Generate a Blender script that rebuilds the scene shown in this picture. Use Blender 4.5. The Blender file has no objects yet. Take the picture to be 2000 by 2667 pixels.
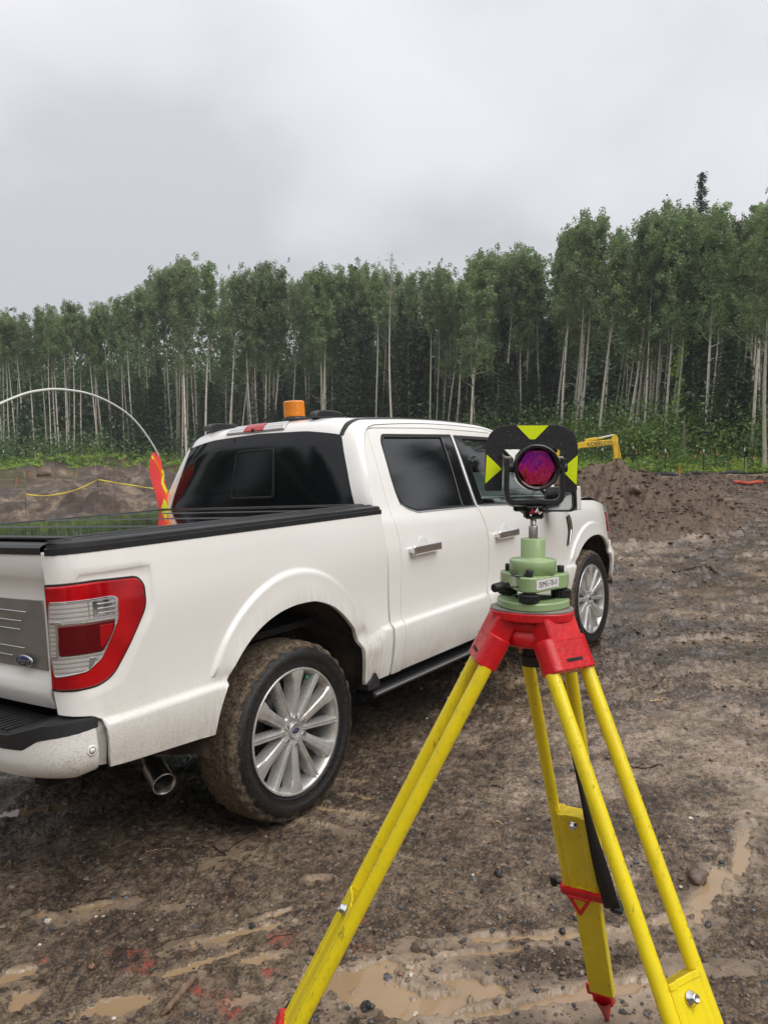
import bpy, math, random
import numpy as np
from mathutils import Vector, Matrix, geometry
random.seed(7); RNG = np.random.default_rng(11)
SC = bpy.context.scene; COL = SC.collection
# ------------------------------------------------------------------ camera
CAM = np.array([-2.61957, -3.33693, 1.66458]); YAW = math.radians(36.238); PIT = math.radians(-3.06); FPX = 2001.45
FWD = np.array([math.cos(PIT)*math.cos(YAW), math.cos(PIT)*math.sin(YAW), math.sin(PIT)])
RGT = np.cross(FWD, [0, 0, 1.0]); RGT /= np.linalg.norm(RGT); UPV = np.cross(RGT, FWD)
cd = bpy.data.cameras.new('camera'); cam = bpy.data.objects.new('camera', cd); COL.objects.link(cam)
cam.matrix_world = Matrix([[RGT[0], UPV[0], -FWD[0], CAM[0]], [RGT[1], UPV[1], -FWD[1], CAM[1]], [RGT[2], UPV[2], -FWD[2], CAM[2]], [0, 0, 0, 1]])
cd.sensor_fit = 'VERTICAL'; cd.sensor_height = 36; cd.lens = FPX/2667*36; cd.clip_start = .05; cd.clip_end = 1500
SC.camera = cam
# ------------------------------------------------------------------ exposure, sky, sun
SC.view_settings.view_transform = 'Standard'; SC.view_settings.look = 'None'
SC.view_settings.exposure = 0.48; SC.view_settings.gamma = 1; SC.view_settings.use_curve_mapping = False
w = bpy.data.worlds.new('World'); SC.world = w; w.use_nodes = True
nt = w.node_tree; nt.nodes.clear()
def wn(t, **k):
    n = nt.nodes.new(t)
    for a, b in k.items(): setattr(n, a, b)
    return n
def wl(a, b): nt.links.new(a, b)
def wmath(op, a, b=None, c=None):
    n = wn('ShaderNodeMath', operation=op)
    for i, v in enumerate((a, b, c)):
        if v is None: continue
        if isinstance(v, (int, float)): n.inputs[i].default_value = v
        else: wl(v, n.inputs[i])
    return n.outputs[0]
out = wn('ShaderNodeOutputWorld')
SUN_EL = math.radians(52); SUN_AZ = math.radians(-95)   # direction towards the sun (from +x, ccw)
sky = wn('ShaderNodeTexSky', sky_type='NISHITA'); sky.sun_disc = False
sky.sun_elevation = SUN_EL; sky.sun_rotation = math.pi/2 - SUN_AZ
bg1 = wn('ShaderNodeBackground'); bg1.inputs['Strength'].default_value = .07; wl(sky.outputs[0], bg1.inputs[0])
tc = wn('ShaderNodeTexCoord'); sep = wn('ShaderNodeSeparateXYZ'); wl(tc.outputs['Generated'], sep.inputs[0])
zz = wmath('MAXIMUM', sep.outputs[2], 0.0)
den = wmath('ADD', zz, .38)
cx = wmath('DIVIDE', sep.outputs[0], den); cy = wmath('DIVIDE', sep.outputs[1], den)
cmb = wn('ShaderNodeCombineXYZ'); wl(cx, cmb.inputs[0]); wl(cy, cmb.inputs[1])
n1 = wn('ShaderNodeTexNoise'); n1.inputs['Scale'].default_value = 1.15; n1.inputs['Detail'].default_value = 3.5; n1.inputs['Roughness'].default_value = .42; n1.inputs['Distortion'].default_value = .35
wl(cmb.outputs[0], n1.inputs['Vector'])
n2 = wn('ShaderNodeTexNoise'); n2.inputs['Scale'].default_value = 3.4; n2.inputs['Detail'].default_value = 4; n2.inputs['Roughness'].default_value = .5; n2.inputs['Distortion'].default_value = .2
wl(cmb.outputs[0], n2.inputs['Vector'])
nn = wmath('ADD', wmath('MULTIPLY', n1.outputs[0], .75), wmath('MULTIPLY', n2.outputs[0], .25))
cr = wn('ShaderNodeValToRGB'); wl(nn, cr.inputs[0])
el = cr.color_ramp.elements
el[0].position = .40; el[0].color = (.44, .444, .468, 1)
el[1].position = .57; el[1].color = (.575, .577, .602, 1)
e = el.new(.475); e.color = (.52, .523, .545, 1)
gain = wmath('MULTIPLY_ADD', wmath('MULTIPLY', zz, zz), .80, 1.0)
bg2 = wn('ShaderNodeBackground'); wl(cr.outputs[0], bg2.inputs[0]); wl(gain, bg2.inputs[1])
mix = wn('ShaderNodeMixShader'); mix.inputs[0].default_value = .95
wl(bg1.outputs[0], mix.inputs[1]); wl(bg2.outputs[0], mix.inputs[2]); wl(mix.outputs[0], out.inputs[0])
sd = bpy.data.lights.new('sun', 'SUN'); sd.energy = 1.5; sd.angle = math.radians(50); sd.color = (1, .975, .94)
so = bpy.data.objects.new('sun', sd); COL.objects.link(so)
sdir = Vector((math.cos(SUN_EL)*math.cos(SUN_AZ), math.cos(SUN_EL)*math.sin(SUN_AZ), math.sin(SUN_EL)))
so.rotation_euler = sdir.to_track_quat('Z', 'Y').to_euler(); so.location = (0, 0, 40)
# ------------------------------------------------------------------ truck pose (it stands on ground that tilts a little)
RT = np.array([[0.99945, -0.00225, -0.03323], [0.00375, 0.99897, 0.0452], [0.03309, -0.0453, 0.99843]])
SLX, SLY = 0.03328, -0.04527
def at(px, py, d):      # point seen in direction (px,py) of the 2000x2667 frame at depth d
    return CAM + d*(FWD + RGT*(px-1000)/FPX - UPV*(py-1333.5)/FPX)
def azdir(px):
    v = FWD + RGT*(px-1000)/FPX; v = v[:2]/np.linalg.norm(v[:2]); return v
def onground(px, py):
    r = FWD + RGT*(px-1000)/FPX - UPV*(py-1333.5)/FPX
    t = (SLX*CAM[0]+SLY*CAM[1]-CAM[2])/(r[2]-SLX*r[0]-SLY*r[1]); return CAM + r*t
# ------------------------------------------------------------------ object helpers
def tag(o, label=None, cat=None, group=None, kind=None):
    if label: o['label'] = label
    if cat: o['category'] = cat
    if group: o['group'] = group
    if kind: o['kind'] = kind
    return o
def empty(name, loc=(0, 0, 0), rot=None):
    o = bpy.data.objects.new(name, None); COL.objects.link(o); o.location = loc; o.empty_display_size = .2
    if rot is not None: o.rotation_euler = rot
    return o
def link(name, me, mat, parent=None):
    o = bpy.data.objects.new(name, me); COL.objects.link(o)
    if mat is not None and len(me.materials) == 0:
        for m in (mat if isinstance(mat, (list, tuple)) else [mat]): me.materials.append(m)
    if parent is not None: o.parent = parent
    return o
def copy_tree(o, parent=None):
    c = o.copy(); COL.objects.link(c); c.parent = parent
    for ch in list(o.children): copy_tree(ch, c)
    return c
def npmesh(name, V, F, smooth=True, mi=None):
    V = np.asarray(V, np.float32); F = np.asarray(F, np.int32); k = F.shape[1]
    me = bpy.data.meshes.new(name); me.vertices.add(len(V)); me.vertices.foreach_set('co', V.ravel())
    me.loops.add(F.size); me.loops.foreach_set('vertex_index', F.ravel())
    me.polygons.add(len(F)); me.polygons.foreach_set('loop_start', np.arange(0, F.size, k, dtype=np.int32))
    try: me.polygons.foreach_set('loop_total', np.full(len(F), k, np.int32))
    except Exception: pass
    me.polygons.foreach_set('use_smooth', np.full(len(F), smooth, bool))
    if mi is not None: me.polygons.foreach_set('material_index', np.asarray(mi, np.int32))
    me.update(calc_edges=True); return me
def frame(o, z, x=None):    # matrix with local z along z
    z = Vector(z).normalized(); x = Vector(x) if x is not None else (Vector((1, 0, 0)) if abs(z.x) < .9 else Vector((0, 1, 0)))
    y = z.cross(x).normalized(); x = y.cross(z)
    return Matrix(((x.x, y.x, z.x, o[0]), (x.y, y.y, z.y, o[1]), (x.z, y.z, z.z, o[2]), (0, 0, 0, 1)))
class MB:
    def __init__(s): s.v = []; s.f = []; s.m = []; s.sm = []
    def add(s, vs, fs, M=None, mi=0, smooth=False):
        b = len(s.v)
        for p in vs:
            p = Vector(p); s.v.append(tuple(M @ p if M is not None else p))
        for f in fs: s.f.append(tuple(b+i for i in f)); s.m.append(mi); s.sm.append(smooth)
        return s
    def box(s, c, d, M=None, b=.0, mi=0):      # centre, full size, chamfer
        x, y, z = [q/2 for q in d]; b = min(b, x*.9, y*.9, z*.9)
        if b <= 0:
            v = [(c[0]+i*x, c[1]+j*y, c[2]+k*z) for i in (-1, 1) for j in (-1, 1) for k in (-1, 1)]
            return s.add(v, [(0, 1, 3, 2), (4, 6, 7, 5), (0, 4, 5, 1), (2, 3, 7, 6), (0, 2, 6, 4), (1, 5, 7, 3)], M, mi)
        v = []; idx = {}
        for i in (-1, 1):
            for j in (-1, 1):
                for k in (-1, 1):
                    for a in range(3):
                        q = [x-b, y-b, z-b]; q[a] += b
                        idx[(i, j, k, a)] = len(v); v.append((c[0]+i*q[0], c[1]+j*q[1], c[2]+k*q[2]))
        f = []
        I = lambda i, j, k, a: idx[(i, j, k, a)]
        for g in (-1, 1):
            f.append([I(g, -1, -1, 0), I(g, 1, -1, 0), I(g, 1, 1, 0), I(g, -1, 1, 0)][::g])
            f.append([I(-1, g, -1, 1), I(-1, g, 1, 1), I(1, g, 1, 1), I(1, g, -1, 1)][::g])
            f.append([I(-1, -1, g, 2), I(1, -1, g, 2), I(1, 1, g, 2), I(-1, 1, g, 2)][::g])
            for h in (-1, 1):
                f.append([I(g, h, -1, 0), I(g, h, 1, 0), I(g, h, 1, 1), I(g, h, -1, 1)][::-g*h])
                f.append([I(g, -1, h, 0), I(g, 1, h, 0), I(g, 1, h, 2), I(g, -1, h, 2)][::g*h])
                f.append([I(-1, g, h, 1), I(1, g, h, 1), I(1, g, h, 2), I(-1, g, h, 2)][::-g*h])
                for k in (-1, 1): f.append([I(g, h, k, 0), I(g, h, k, 1), I(g, h, k, 2)][::g*h*k])
        return s.add(v, f, M, mi)
    def lathe(s, prof, n=32, M=None, mi=0, smooth=True, a0=0., a1=2*math.pi):   # prof [(r,z)] about z
        full = abs(a1-a0-2*math.pi) < 1e-6; m = n if full else n+1; v = []; f = []
        for k in range(m):
            a = a0+(a1-a0)*k/n; c, q = math.cos(a), math.sin(a)
            for r, z in prof: v.append((r*c, r*q, z))
        L = len(prof)
        for k in range(n):
            k2 = (k+1) % m
            for i in range(L-1): f.append((k*L+i, k2*L+i, k2*L+i+1, k*L+i+1))
        return s.add(v, f, M, mi, smooth)
    def cyl(s, p0, p1, r0, r1=None, n=16, caps=True, mi=0, ch=0., smooth=True):
        r1 = r0 if r1 is None else r1; p0 = Vector(p0); p1 = Vector(p1); L = (p1-p0).length
        M = frame(p0, p1-p0)
        prof = [(r0, 0), (r1, L)]
        if ch: prof = [(r0-ch, 0), (r0, ch), (r1, L-ch), (r1-ch, L)]
        s.lathe(prof, n, M, mi, smooth)
        if caps:
            for r, z, rv in ((prof[0][0], 0, 1), (prof[-1][0], L, 0)):
                v = [(r*math.cos(2*math.pi*k/n), r*math.sin(2*math.pi*k/n), z) for k in range(n)]
                s.add(v, [tuple(range(n))[::-1] if rv else tuple(range(n))], M, mi)
        return s
    def tube(s, pts, r, n=8, mi=0, caps=True):
        pts = [Vector(p) for p in pts]; rr = r if hasattr(r, '__len__') else [r]*len(pts)
        v = []; f = []; x = None
        for i, p in enumerate(pts):
            t = (pts[min(i+1, len(pts)-1)]-pts[max(i-1, 0)]).normalized()
            if x is None: x = Vector((1, 0, 0)) if abs(t.x) < .8 else Vector((0, 1, 0))
            x = (x-t*x.dot(t)).normalized(); y = t.cross(x)
            for k in range(n):
                a = 2*math.pi*k/n; v.append(p+(x*math.cos(a)+y*math.sin(a))*rr[i])
        for i in range(len(pts)-1):
            for k in range(n): f.append((i*n+k, i*n+(k+1) % n, (i+1)*n+(k+1) % n, (i+1)*n+k))
        s.add(v, f, None, mi, True)
        if caps: s.add(v[:n], [tuple(range(n))[::-1]], None, mi); s.add(v[-n:], [tuple(range(n))], None, mi)
        return s
    def prism(s, poly, z0, z1, M=None, mi=0, ch=0.):   # extruded outline (ccw), optional chamfer on top and bottom
        n = len(poly)
        if ch:
            P = np.array(poly, float); E = np.roll(P, -1, 0)-P; Nn = np.stack([-E[:, 1], E[:, 0]], 1); Nn /= np.linalg.norm(Nn, axis=1)[:, None]+1e-12
            B = Nn+np.roll(Nn, 1, 0); B /= np.maximum(np.linalg.norm(B, axis=1)[:, None], .5); Q = P+B*ch
            rings = [(Q, z0), (P, z0+ch), (P, z1-ch), (Q, z1)]
        else: rings = [(np.array(poly), z0), (np.array(poly), z1)]
        for (A, za), (B_, zb) in zip(rings[:-1], rings[1:]):
            v = [(p[0], p[1], za) for p in A]+[(p[0], p[1], zb) for p in B_]
            s.add(v, [(i, (i+1) % n, n+(i+1) % n, n+i) for i in range(n)], M, mi)
        s.add([(p[0], p[1], z0) for p in rings[0][0]], [tuple(range(n))[::-1]], M, mi)
        s.add([(p[0], p[1], z1) for p in rings[-1][0]], [tuple(range(n))], M, mi)
        return s
    def grid(s, P, mi=0, smooth=True, flip=False):    # P [i][j] of points
        P = np.asarray(P); a, b = P.shape[:2]
        f = [(i*b+j, (i+1)*b+j, (i+1)*b+j+1, i*b+j+1) for i in range(a-1) for j in range(b-1)]
        if flip: f = [q[::-1] for q in f]
        return s.add([tuple(p) for p in P.reshape(-1, 3)], f, None, mi, smooth)
    def build(s, name, mat, parent=None, mirror=False):
        me = bpy.data.meshes.new(name)
        V = [(p[0], -p[1], p[2]) for p in s.v] if mirror else s.v
        F = [q[::-1] for q in s.f] if mirror else s.f
        me.from_pydata(V, [], F); me.polygons.foreach_set('use_smooth', s.sm); me.polygons.foreach_set('material_index', s.m); me.update()
        return link(name, me, mat, parent)
def rnd(poly, r, n=5):      # round the corners of a polygon; r may be a list
    out = []; N = len(poly)
    for i in range(N):
        p = np.array(poly[i], float); a = np.array(poly[i-1], float); b = np.array(poly[(i+1) % N], float)
        rr = r[i] if hasattr(r, '__len__') else r
        da = np.linalg.norm(a-p); db = np.linalg.norm(b-p); q = min(rr, da*.48, db*.48)
        if q < 1e-5: out.append(tuple(p)); continue
        A = p+(a-p)/da*q; B = p+(b-p)/db*q
        for k in range(n+1):
            t = k/n; out.append(tuple((1-t)**2*A+2*t*(1-t)*p+t*t*B))
    return out
def dens(poly, d):
    out = []; N = len(poly)
    for i in range(N):
        a = np.array(poly[i], float); b = np.array(poly[(i+1) % N], float); L = np.linalg.norm(b-a)
        if L < 1e-6: continue
        k = max(1, int(math.ceil(L/d)))
        for j in range(k): out.append(a+(b-a)*j/k)
    return np.array(out)
def area(P):
    x, y = P[:, 0], P[:, 1]; return .5*np.sum(x*np.roll(y, -1)-np.roll(x, -1)*y)
def inpoly(P, Q):
    x, y = Q[:, 0], Q[:, 1]; ins = np.zeros(len(Q), bool); n = len(P)
    for i in range(n):
        x1, y1 = P[i]; x2, y2 = P[(i+1) % n]
        if y1 == y2: continue
        c = ((y1 > y) != (y2 > y)) & (x < (x2-x1)*(y-y1)/(y2-y1)+x1); ins ^= c
    return ins
def dseg(P, Q, closed=True):
    best = np.full(len(Q), 1e9); n = len(P)
    for i in range(n if closed else n-1):
        a = P[i]; b = P[(i+1) % n]; ab = b-a; L = ab@ab+1e-12
        t = np.clip(((Q-a)@ab)/L, 0, 1); d = np.linalg.norm(Q-(a+t[:, None]*ab), axis=1); best = np.minimum(best, d)
    return best
def offp(P, d):     # shift a ccw outline inward by d
    E = np.roll(P, -1, 0)-P; Nn = np.stack([-E[:, 1], E[:, 0]], 1); Nn /= np.linalg.norm(Nn, axis=1)[:, None]+1e-12
    B = Nn+np.roll(Nn, 1, 0); B /= np.maximum(np.linalg.norm(B, axis=1)[:, None]**2/2, .4)*1.0
    return P+B*d
def panel(name, poly, S, mat, parent, res=.05, thick=.02, holes=(), lines=(), gap=.0025, bev=.002, off=0., sgn=1, mirror=False, xg=None):
    """a sheet-metal panel: outline in the (u,v) space of surface S, with a rolled edge"""
    loops = []
    for k, pl in enumerate([poly]+list(holes)):
        P = dens(pl, res)
        if (area(P) > 0) != (k == 0): P = P[::-1]
        loops.append((P, offp(P, gap), offp(P, gap+bev)))
    V2 = []; E2 = []; rng = []
    for P, A, B in loops:
        b = len(V2); V2 += [tuple(q) for q in B]; n = len(B); E2 += [(b+i, b+(i+1) % n) for i in range(n)]; rng.append((b, n))
    allB = [B for _, _, B in loops]
    def inside(Q):
        r = inpoly(allB[0], Q)
        for B in allB[1:]: r &= ~inpoly(B, Q)
        return r
    lp = []
    for ln in lines:
        L = np.array(ln, float); pts = [L[0]]
        for a, b_ in zip(L[:-1], L[1:]):
            k = max(1, int(np.linalg.norm(b_-a)/res+.5)); pts += [a+(b_-a)*j/k for j in range(1, k+1)]
        pts = np.array(pts); ok = inside(pts)
        for B in allB: ok &= dseg(B, pts) > .25*res
        lp.append((pts, ok)); prev = None
        for q, o_ in zip(pts, ok):
            if o_:
                V2.append(tuple(q)); i = len(V2)-1
                if prev is not None: E2.append((prev, i))
                prev = i
            else: prev = None
    lo = allB[0].min(0); hi = allB[0].max(0)
    gu = np.arange(lo[0], hi[0], res); gv = np.arange(lo[1], hi[1], res) if xg is None else np.arange(lo[1], hi[1], xg)
    G = np.stack(np.meshgrid(gu, gv), -1).reshape(-1, 2)
    if len(G):
        ok = inside(G)
        G = G[ok]
    if len(G):
        d = np.full(len(G), 1e9)
        for B in allB: d = np.minimum(d, dseg(B, G))
        for pts, _ in lp: d = np.minimum(d, dseg(pts, G, False))
        G = G[d > .4*min(res, xg or res)]; V2 += [tuple(q) for q in G]
    r = geometry.delaunay_2d_cdt([Vector(q) for q in V2], E2, [], 0, 1e-7)
    VO = np.array([tuple(q) for q in r[0]]); F = np.array([tuple(f) for f in r[2] if len(f) == 3])
    cen = VO[F].mean(1); F = F[inside(cen)]
    vf = VO[F]; ar = (vf[:, 1, 0]-vf[:, 0, 0])*(vf[:, 2, 1]-vf[:, 0, 1])-(vf[:, 1, 1]-vf[:, 0, 1])*(vf[:, 2, 0]-vf[:, 0, 0])
    F[ar < 0] = F[ar < 0][:, ::-1]
    omap = {}
    for i, lst in enumerate(r[3]):
        for j in lst: omap[j] = i
    def mp(Q, o):
        h = 1e-3; u, v = Q[:, 0], Q[:, 1]
        P = S(u, v); T1 = S(u+h, v)-S(u-h, v); T2 = S(u, v+h)-S(u, v-h)
        Nn = np.cross(T1, T2)*sgn; Nn /= np.linalg.norm(Nn, axis=1)[:, None]+1e-12
        return P+Nn*o, Nn
    top, _ = mp(VO, off); verts = [top]; nb = len(top); faces = [tuple(f) for f in F]; sharp = set()
    for (b, n), (P, A, B) in zip(rng, loops):
        r1, _ = mp(A, off-bev); r2, _ = mp(A, off-thick)
        b1 = nb; b2 = nb+n; verts += [r1, r2]; nb += 2*n
        for i in range(n):
            j = (i+1) % n; ti, tj = omap.get(b+i), omap.get(b+j)
            if ti is None or tj is None: continue
            if ti != tj: faces.append((tj, ti, b1+i, b1+j))
            faces.append((b1+j, b1+i, b2+i, b2+j)); sharp.add((ti, tj)); sharp.add((b1+i, b1+j))
    V = np.concatenate(verts)
    if mirror: V = V*np.array([1, -1, 1])
    if (sgn < 0) != mirror: faces = [f[::-1] for f in faces]
    me = bpy.data.meshes.new(name); me.from_pydata(V.tolist(), [], faces); me.polygons.foreach_set('use_smooth', [True]*len(faces)); me.update()
    sh = {tuple(sorted((int(a), int(b_)))) for a, b_ in sharp}
    for ed in me.edges:
        if tuple(sorted(ed.vertices)) in sh: ed.use_edge_sharp = True
    return link(name, me, mat, parent)
def text_mesh(body, size, mat, name, parent, fn, shear=0, ext=.0, sx=1.):   # flat lettering mapped by fn(x,y)->point; x,y centred
    cu = bpy.data.curves.new('text', 'FONT'); cu.body = body; cu.size = size; cu.align_x = 'CENTER'; cu.align_y = 'CENTER'; cu.shear = shear; cu.resolution_u = 3
    o = bpy.data.objects.new('text', cu); COL.objects.link(o); dg = bpy.context.evaluated_depsgraph_get(); dg.update()
    me = bpy.data.meshes.new_from_object(o.evaluated_get(dg)); bpy.data.objects.remove(o)
    for v in me.vertices: v.co = Vector(fn(v.co.x*sx, v.co.y))
    me.materials.clear(); me.name = name
    return link(name, me, mat, parent)
# ------------------------------------------------------------------ noise on arrays
def _hash(ix, iy, s):
    n = (ix*374761393+iy*668265263+s*1442695041) & 0xffffffff
    n = ((n ^ (n >> 13))*1274126177) & 0xffffffff
    return ((n ^ (n >> 16)) & 0xffff)/65535.
def vnoise(x, y, s=0):
    ix = np.floor(x).astype(np.int64); iy = np.floor(y).astype(np.int64); fx = x-ix; fy = y-iy
    ux = fx*fx*fx*(fx*(fx*6-15)+10); uy = fy*fy*fy*(fy*(fy*6-15)+10)
    def g(a, b, dx, dy):
        t = _hash(a, b, s)*2*np.pi; return np.cos(t)*dx+np.sin(t)*dy
    n0 = g(ix, iy, fx, fy)*(1-ux)+g(ix+1, iy, fx-1, fy)*ux
    n1 = g(ix, iy+1, fx, fy-1)*(1-ux)+g(ix+1, iy+1, fx-1, fy-1)*ux
    return (n0*(1-uy)+n1*uy)*1.4
def fbm(x, y, o=4, s=0, g=.5):
    t = 0; a = 1
    for k in range(o): t = t+a*vnoise(x, y, s+k*17); x = x*2.03+11.3; y = y*2.03-7.1; a *= g
    return t
def sst(a, b, x):
    t = np.clip((x-a)/(b-a), 0, 1); return t*t*(3-2*t)
# ------------------------------------------------------------------ materials
class NT:
    def __init__(s, name):
        s.m = bpy.data.materials.new(name); s.m.use_nodes = True; s.t = s.m.node_tree
        s.b = s.t.nodes['Principled BSDF']; s.o = s.t.nodes['Material Output']
    def n(s, t, **k):
        x = s.t.nodes.new(t)
        for a, b in k.items(): setattr(x, a, b)
        return x
    def l(s, a, b): s.t.links.new(a, b)
    def put(s, sock, v):
        if v is None: return
        if isinstance(v, bpy.types.NodeSocket): s.l(v, sock)
        elif isinstance(v, tuple) and len(v) == 3 and sock.type == 'RGBA': sock.default_value = (*v, 1)
        else: sock.default_value = v
    def coord(s, kind='Object'): return s.n('ShaderNodeTexCoord').outputs[kind]
    def sepz(s, v): n = s.n('ShaderNodeSeparateXYZ'); s.l(v, n.inputs[0]); return n.outputs
    def scale(s, v, sc, loc=(0, 0, 0)):
        n = s.n('ShaderNodeMapping'); s.l(v, n.inputs[0]); n.inputs['Scale'].default_value = sc; n.inputs['Location'].default_value = loc; return n.outputs[0]
    def noise(s, v, sc, det=4, ro=.55, dist=0., col=False):
        n = s.n('ShaderNodeTexNoise'); s.l(v, n.inputs['Vector']); n.inputs['Scale'].default_value = sc; n.inputs['Detail'].default_value = det
        n.inputs['Roughness'].default_value = ro; n.inputs['Distortion'].default_value = dist; return n.outputs[1 if col else 0]
    def vor(s, v, sc, out=0, feat='F1', rnd=1.):
        n = s.n('ShaderNodeTexVoronoi', feature=feat); s.l(v, n.inputs['Vector']); n.inputs['Scale'].default_value = sc; n.inputs['Randomness'].default_value = rnd; return n.outputs[out]
    def ma(s, op, a, b=None, c=None, clamp=False):
        n = s.n('ShaderNodeMath', operation=op); n.use_clamp = clamp
        for i, v in enumerate((a, b, c)):
            if v is not None: s.put(n.inputs[i], v)
        return n.outputs[0]
    def ramp(s, f, stops, interp='LINEAR'):
        n = s.n('ShaderNodeValToRGB'); s.l(f, n.inputs[0]); n.color_ramp.interpolation = interp; e = n.color_ramp.elements
        while len(e) < len(stops): e.new(.5)
        for i, (p, c) in enumerate(stops):
            e[i].position = p; e[i].color = (c, c, c, 1) if isinstance(c, (int, float)) else (*c, 1)
        return n.outputs[0]
    def mix(s, f, a, b):
        n = s.n('ShaderNodeMix', data_type='RGBA'); s.put(n.inputs[0], f); s.put(n.inputs[6], a); s.put(n.inputs[7], b); return n.outputs[2]
    def mr(s, v, a, b, c=0., d=1.):
        n = s.n('ShaderNodeMapRange'); s.put(n.inputs[0], v)
        for i, q in enumerate((a, b, c, d)): n.inputs[i+1].default_value = q
        return n.outputs[0]
    def attr(s, name): return s.n('ShaderNodeAttribute', attribute_name=name).outputs['Fac']
    def bump(s, h, strength=.3, dist=.01, base=None):
        n = s.n('ShaderNodeBump'); s.l(h, n.inputs['Height']); n.inputs['Strength'].default_value = strength; n.inputs['Distance'].default_value = dist
        if base is not None: s.l(base, n.inputs['Normal'])
        return n.outputs[0]
    def set(s, **k):
        nm = dict(col='Base Color', rough='Roughness', metal='Metallic', spec='Specular IOR Level', coat='Coat Weight', coatr='Coat Roughness', trans='Transmission Weight', ior='IOR', emi='Emission Color', emis='Emission Strength', alpha='Alpha', normal='Normal', sub='Subsurface Weight', coatn='Coat Normal', sheen='Sheen Weight')
        for a, v in k.items(): s.put(s.b.inputs[nm[a]], v)
        return s.m
M = {}
def simple(name, col, rough=.5, metal=0., spec=.5, var=.0, vs=30., bump=0., bs=60., coat=0., dirt=0.):
    a = NT(name); c = a.coord(); colr = col
    if var:
        f = a.noise(c, vs, 4); colr = a.mix(a.mr(f, .35, .7), tuple(q*(1-var) for q in col), tuple(min(1, q*(1+var)) for q in col))
    if dirt:
        f = a.noise(c, 14, 6, .65); colr = a.mix(a.mr(f, .62-dirt*.3, .75, 0, .8), colr, (.20, .155, .11))
    k = dict(col=colr, rough=rough, metal=metal, spec=spec, coat=coat, coatr=.05)
    if bump: k['normal'] = a.bump(a.noise(c, bs, 3), bump, .003)
    M[name] = a.set(**k); return M[name]
# white pearl paint with mud film low on the body
a = NT('white_paint'); c = a.coord(); X, Y, Z = a.sepz(c)
f1 = a.noise(c, 5, 5, .6); f2 = a.noise(a.scale(c, (60, 60, 3)), 1, 4, .6); f3 = a.noise(c, 140, 3, .7)
lowz = a.mr(Z, 1.02, .48, 0, 1)
d = a.ma('MULTIPLY', a.ma('POWER', lowz, 2.2), a.mr(a.ma('ADD', a.ma('MULTIPLY', f1, .6), a.ma('MULTIPLY', f2, .4)), .40, .66, .04, .62))
dx1 = a.ma('SUBTRACT', X, 0.); dist = a.ma('SQRT', a.ma('ADD', a.ma('POWER', a.ma('SUBTRACT', X, .05), 2.), a.ma('POWER', a.ma('SUBTRACT', Z, .42), 2.)))
spl = a.ma('MULTIPLY', a.mr(dist, .70, .5, 0, .5), a.mr(f2, .4, .65))
dist2 = a.ma('SQRT', a.ma('ADD', a.ma('POWER', a.ma('SUBTRACT', X, 3.72), 2.), a.ma('POWER', a.ma('SUBTRACT', Z, .42), 2.)))
spl2 = a.ma('MULTIPLY', a.mr(dist2, .68, .5, 0, .45), a.mr(f2, .4, .65))
behind = a.ma('MULTIPLY', a.ma('MULTIPLY', a.ma('MULTIPLY', a.mr(X, -.35, -.85), a.mr(X, -1.03, -1.0)), a.mr(Z, 1.0, .62)), a.mr(f3, .44, .60, .25, 1.0))
bsp = a.ma('MULTIPLY', a.ma('MULTIPLY', a.mr(Y, -.76, -.95), a.mr(X, -.98, -1.1)), a.ma('MULTIPLY', a.mr(Z, .8, .6), a.mr(a.noise(a.scale(c, (90, 90, 200), (1, 2, 3)), 1, 3, .6), .52, .60)))
d = a.ma('MULTIPLY', d, a.mr(X, -1.02, -.99, .25, 1))
d = a.ma('ADD', d, a.ma('ADD', a.ma('MULTIPLY', spl, .8), a.ma('MULTIPLY', spl2, .8)))
d = a.ma('MINIMUM', a.ma('ADD', d, a.ma('ADD', a.ma('MULTIPLY', behind, .38), a.ma('MULTIPLY', bsp, .7))), .93)
sp = a.ma('MULTIPLY', a.mr(a.vor(c, 55), .10, .04), a.mr(a.noise(c, 3, 2), .5, .66, 0, a and 1))
d = a.ma('MAXIMUM', d, a.ma('MULTIPLY', sp, a.mr(Z, 1.35, .8, 0, .8)))
col = a.mix(d, (.84, .822, .775), (.33, .262, .185))
M['white_paint'] = a.set(col=col, rough=a.mr(d, 0, .7, .28, .65), coat=a.mr(d, 0, .6, 1., 0.), coatr=.04, spec=.5,
    normal=a.bump(a.noise(c, 260, 2), .03, .002), coatn=a.bump(a.vor(a.scale(c, (1, 1, .6)), 170), .05, .002))
simple('black_plastic', (.018, .018, .019), .42, spec=.45, bump=.25, bs=300, var=.2)
simple('gloss_black', (.006, .006, .007), .08, coat=.5)
simple('seal_black', (.008, .008, .008), .35)
simple('under_black', (.011, .010, .009), .8, bump=.4, bs=30, var=.5)
simple('chrome', (.72, .72, .73), .09, 1.0, bump=.12, bs=120)
simple('steel', (.46, .43, .40), .33, 1.0, var=.15, vs=20, bump=.1)
simple('satin_grey', (.31, .30, .285), .32, .6, var=.08, vs=6)
simple('bright_line', (.62, .62, .61), .2, 1.0)
simple('badge_blue', (.010, .018, .10), .35, coat=.1, spec=.3)
simple('red_plastic', (.60, .004, .009), .38, coat=.15, var=.15, vs=25, bump=.35, bs=110)
simple('amber', (.80, .24, .005), .18, coat=.6, spec=.6)
simple('white_plastic', (.72, .72, .70), .35, coat=.3)
simple('wood_stake', (.48, .36, .22), .7, var=.25)
simple('orange_paint', (.82, .17, .03), .6)
simple('ribbon_orange', (.62, .22, .10), .6)
simple('yellow_tape', (.72, .58, .04), .4)
simple('orange_mesh', (.62, .09, .04), .5, var=.35, vs=12)
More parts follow.
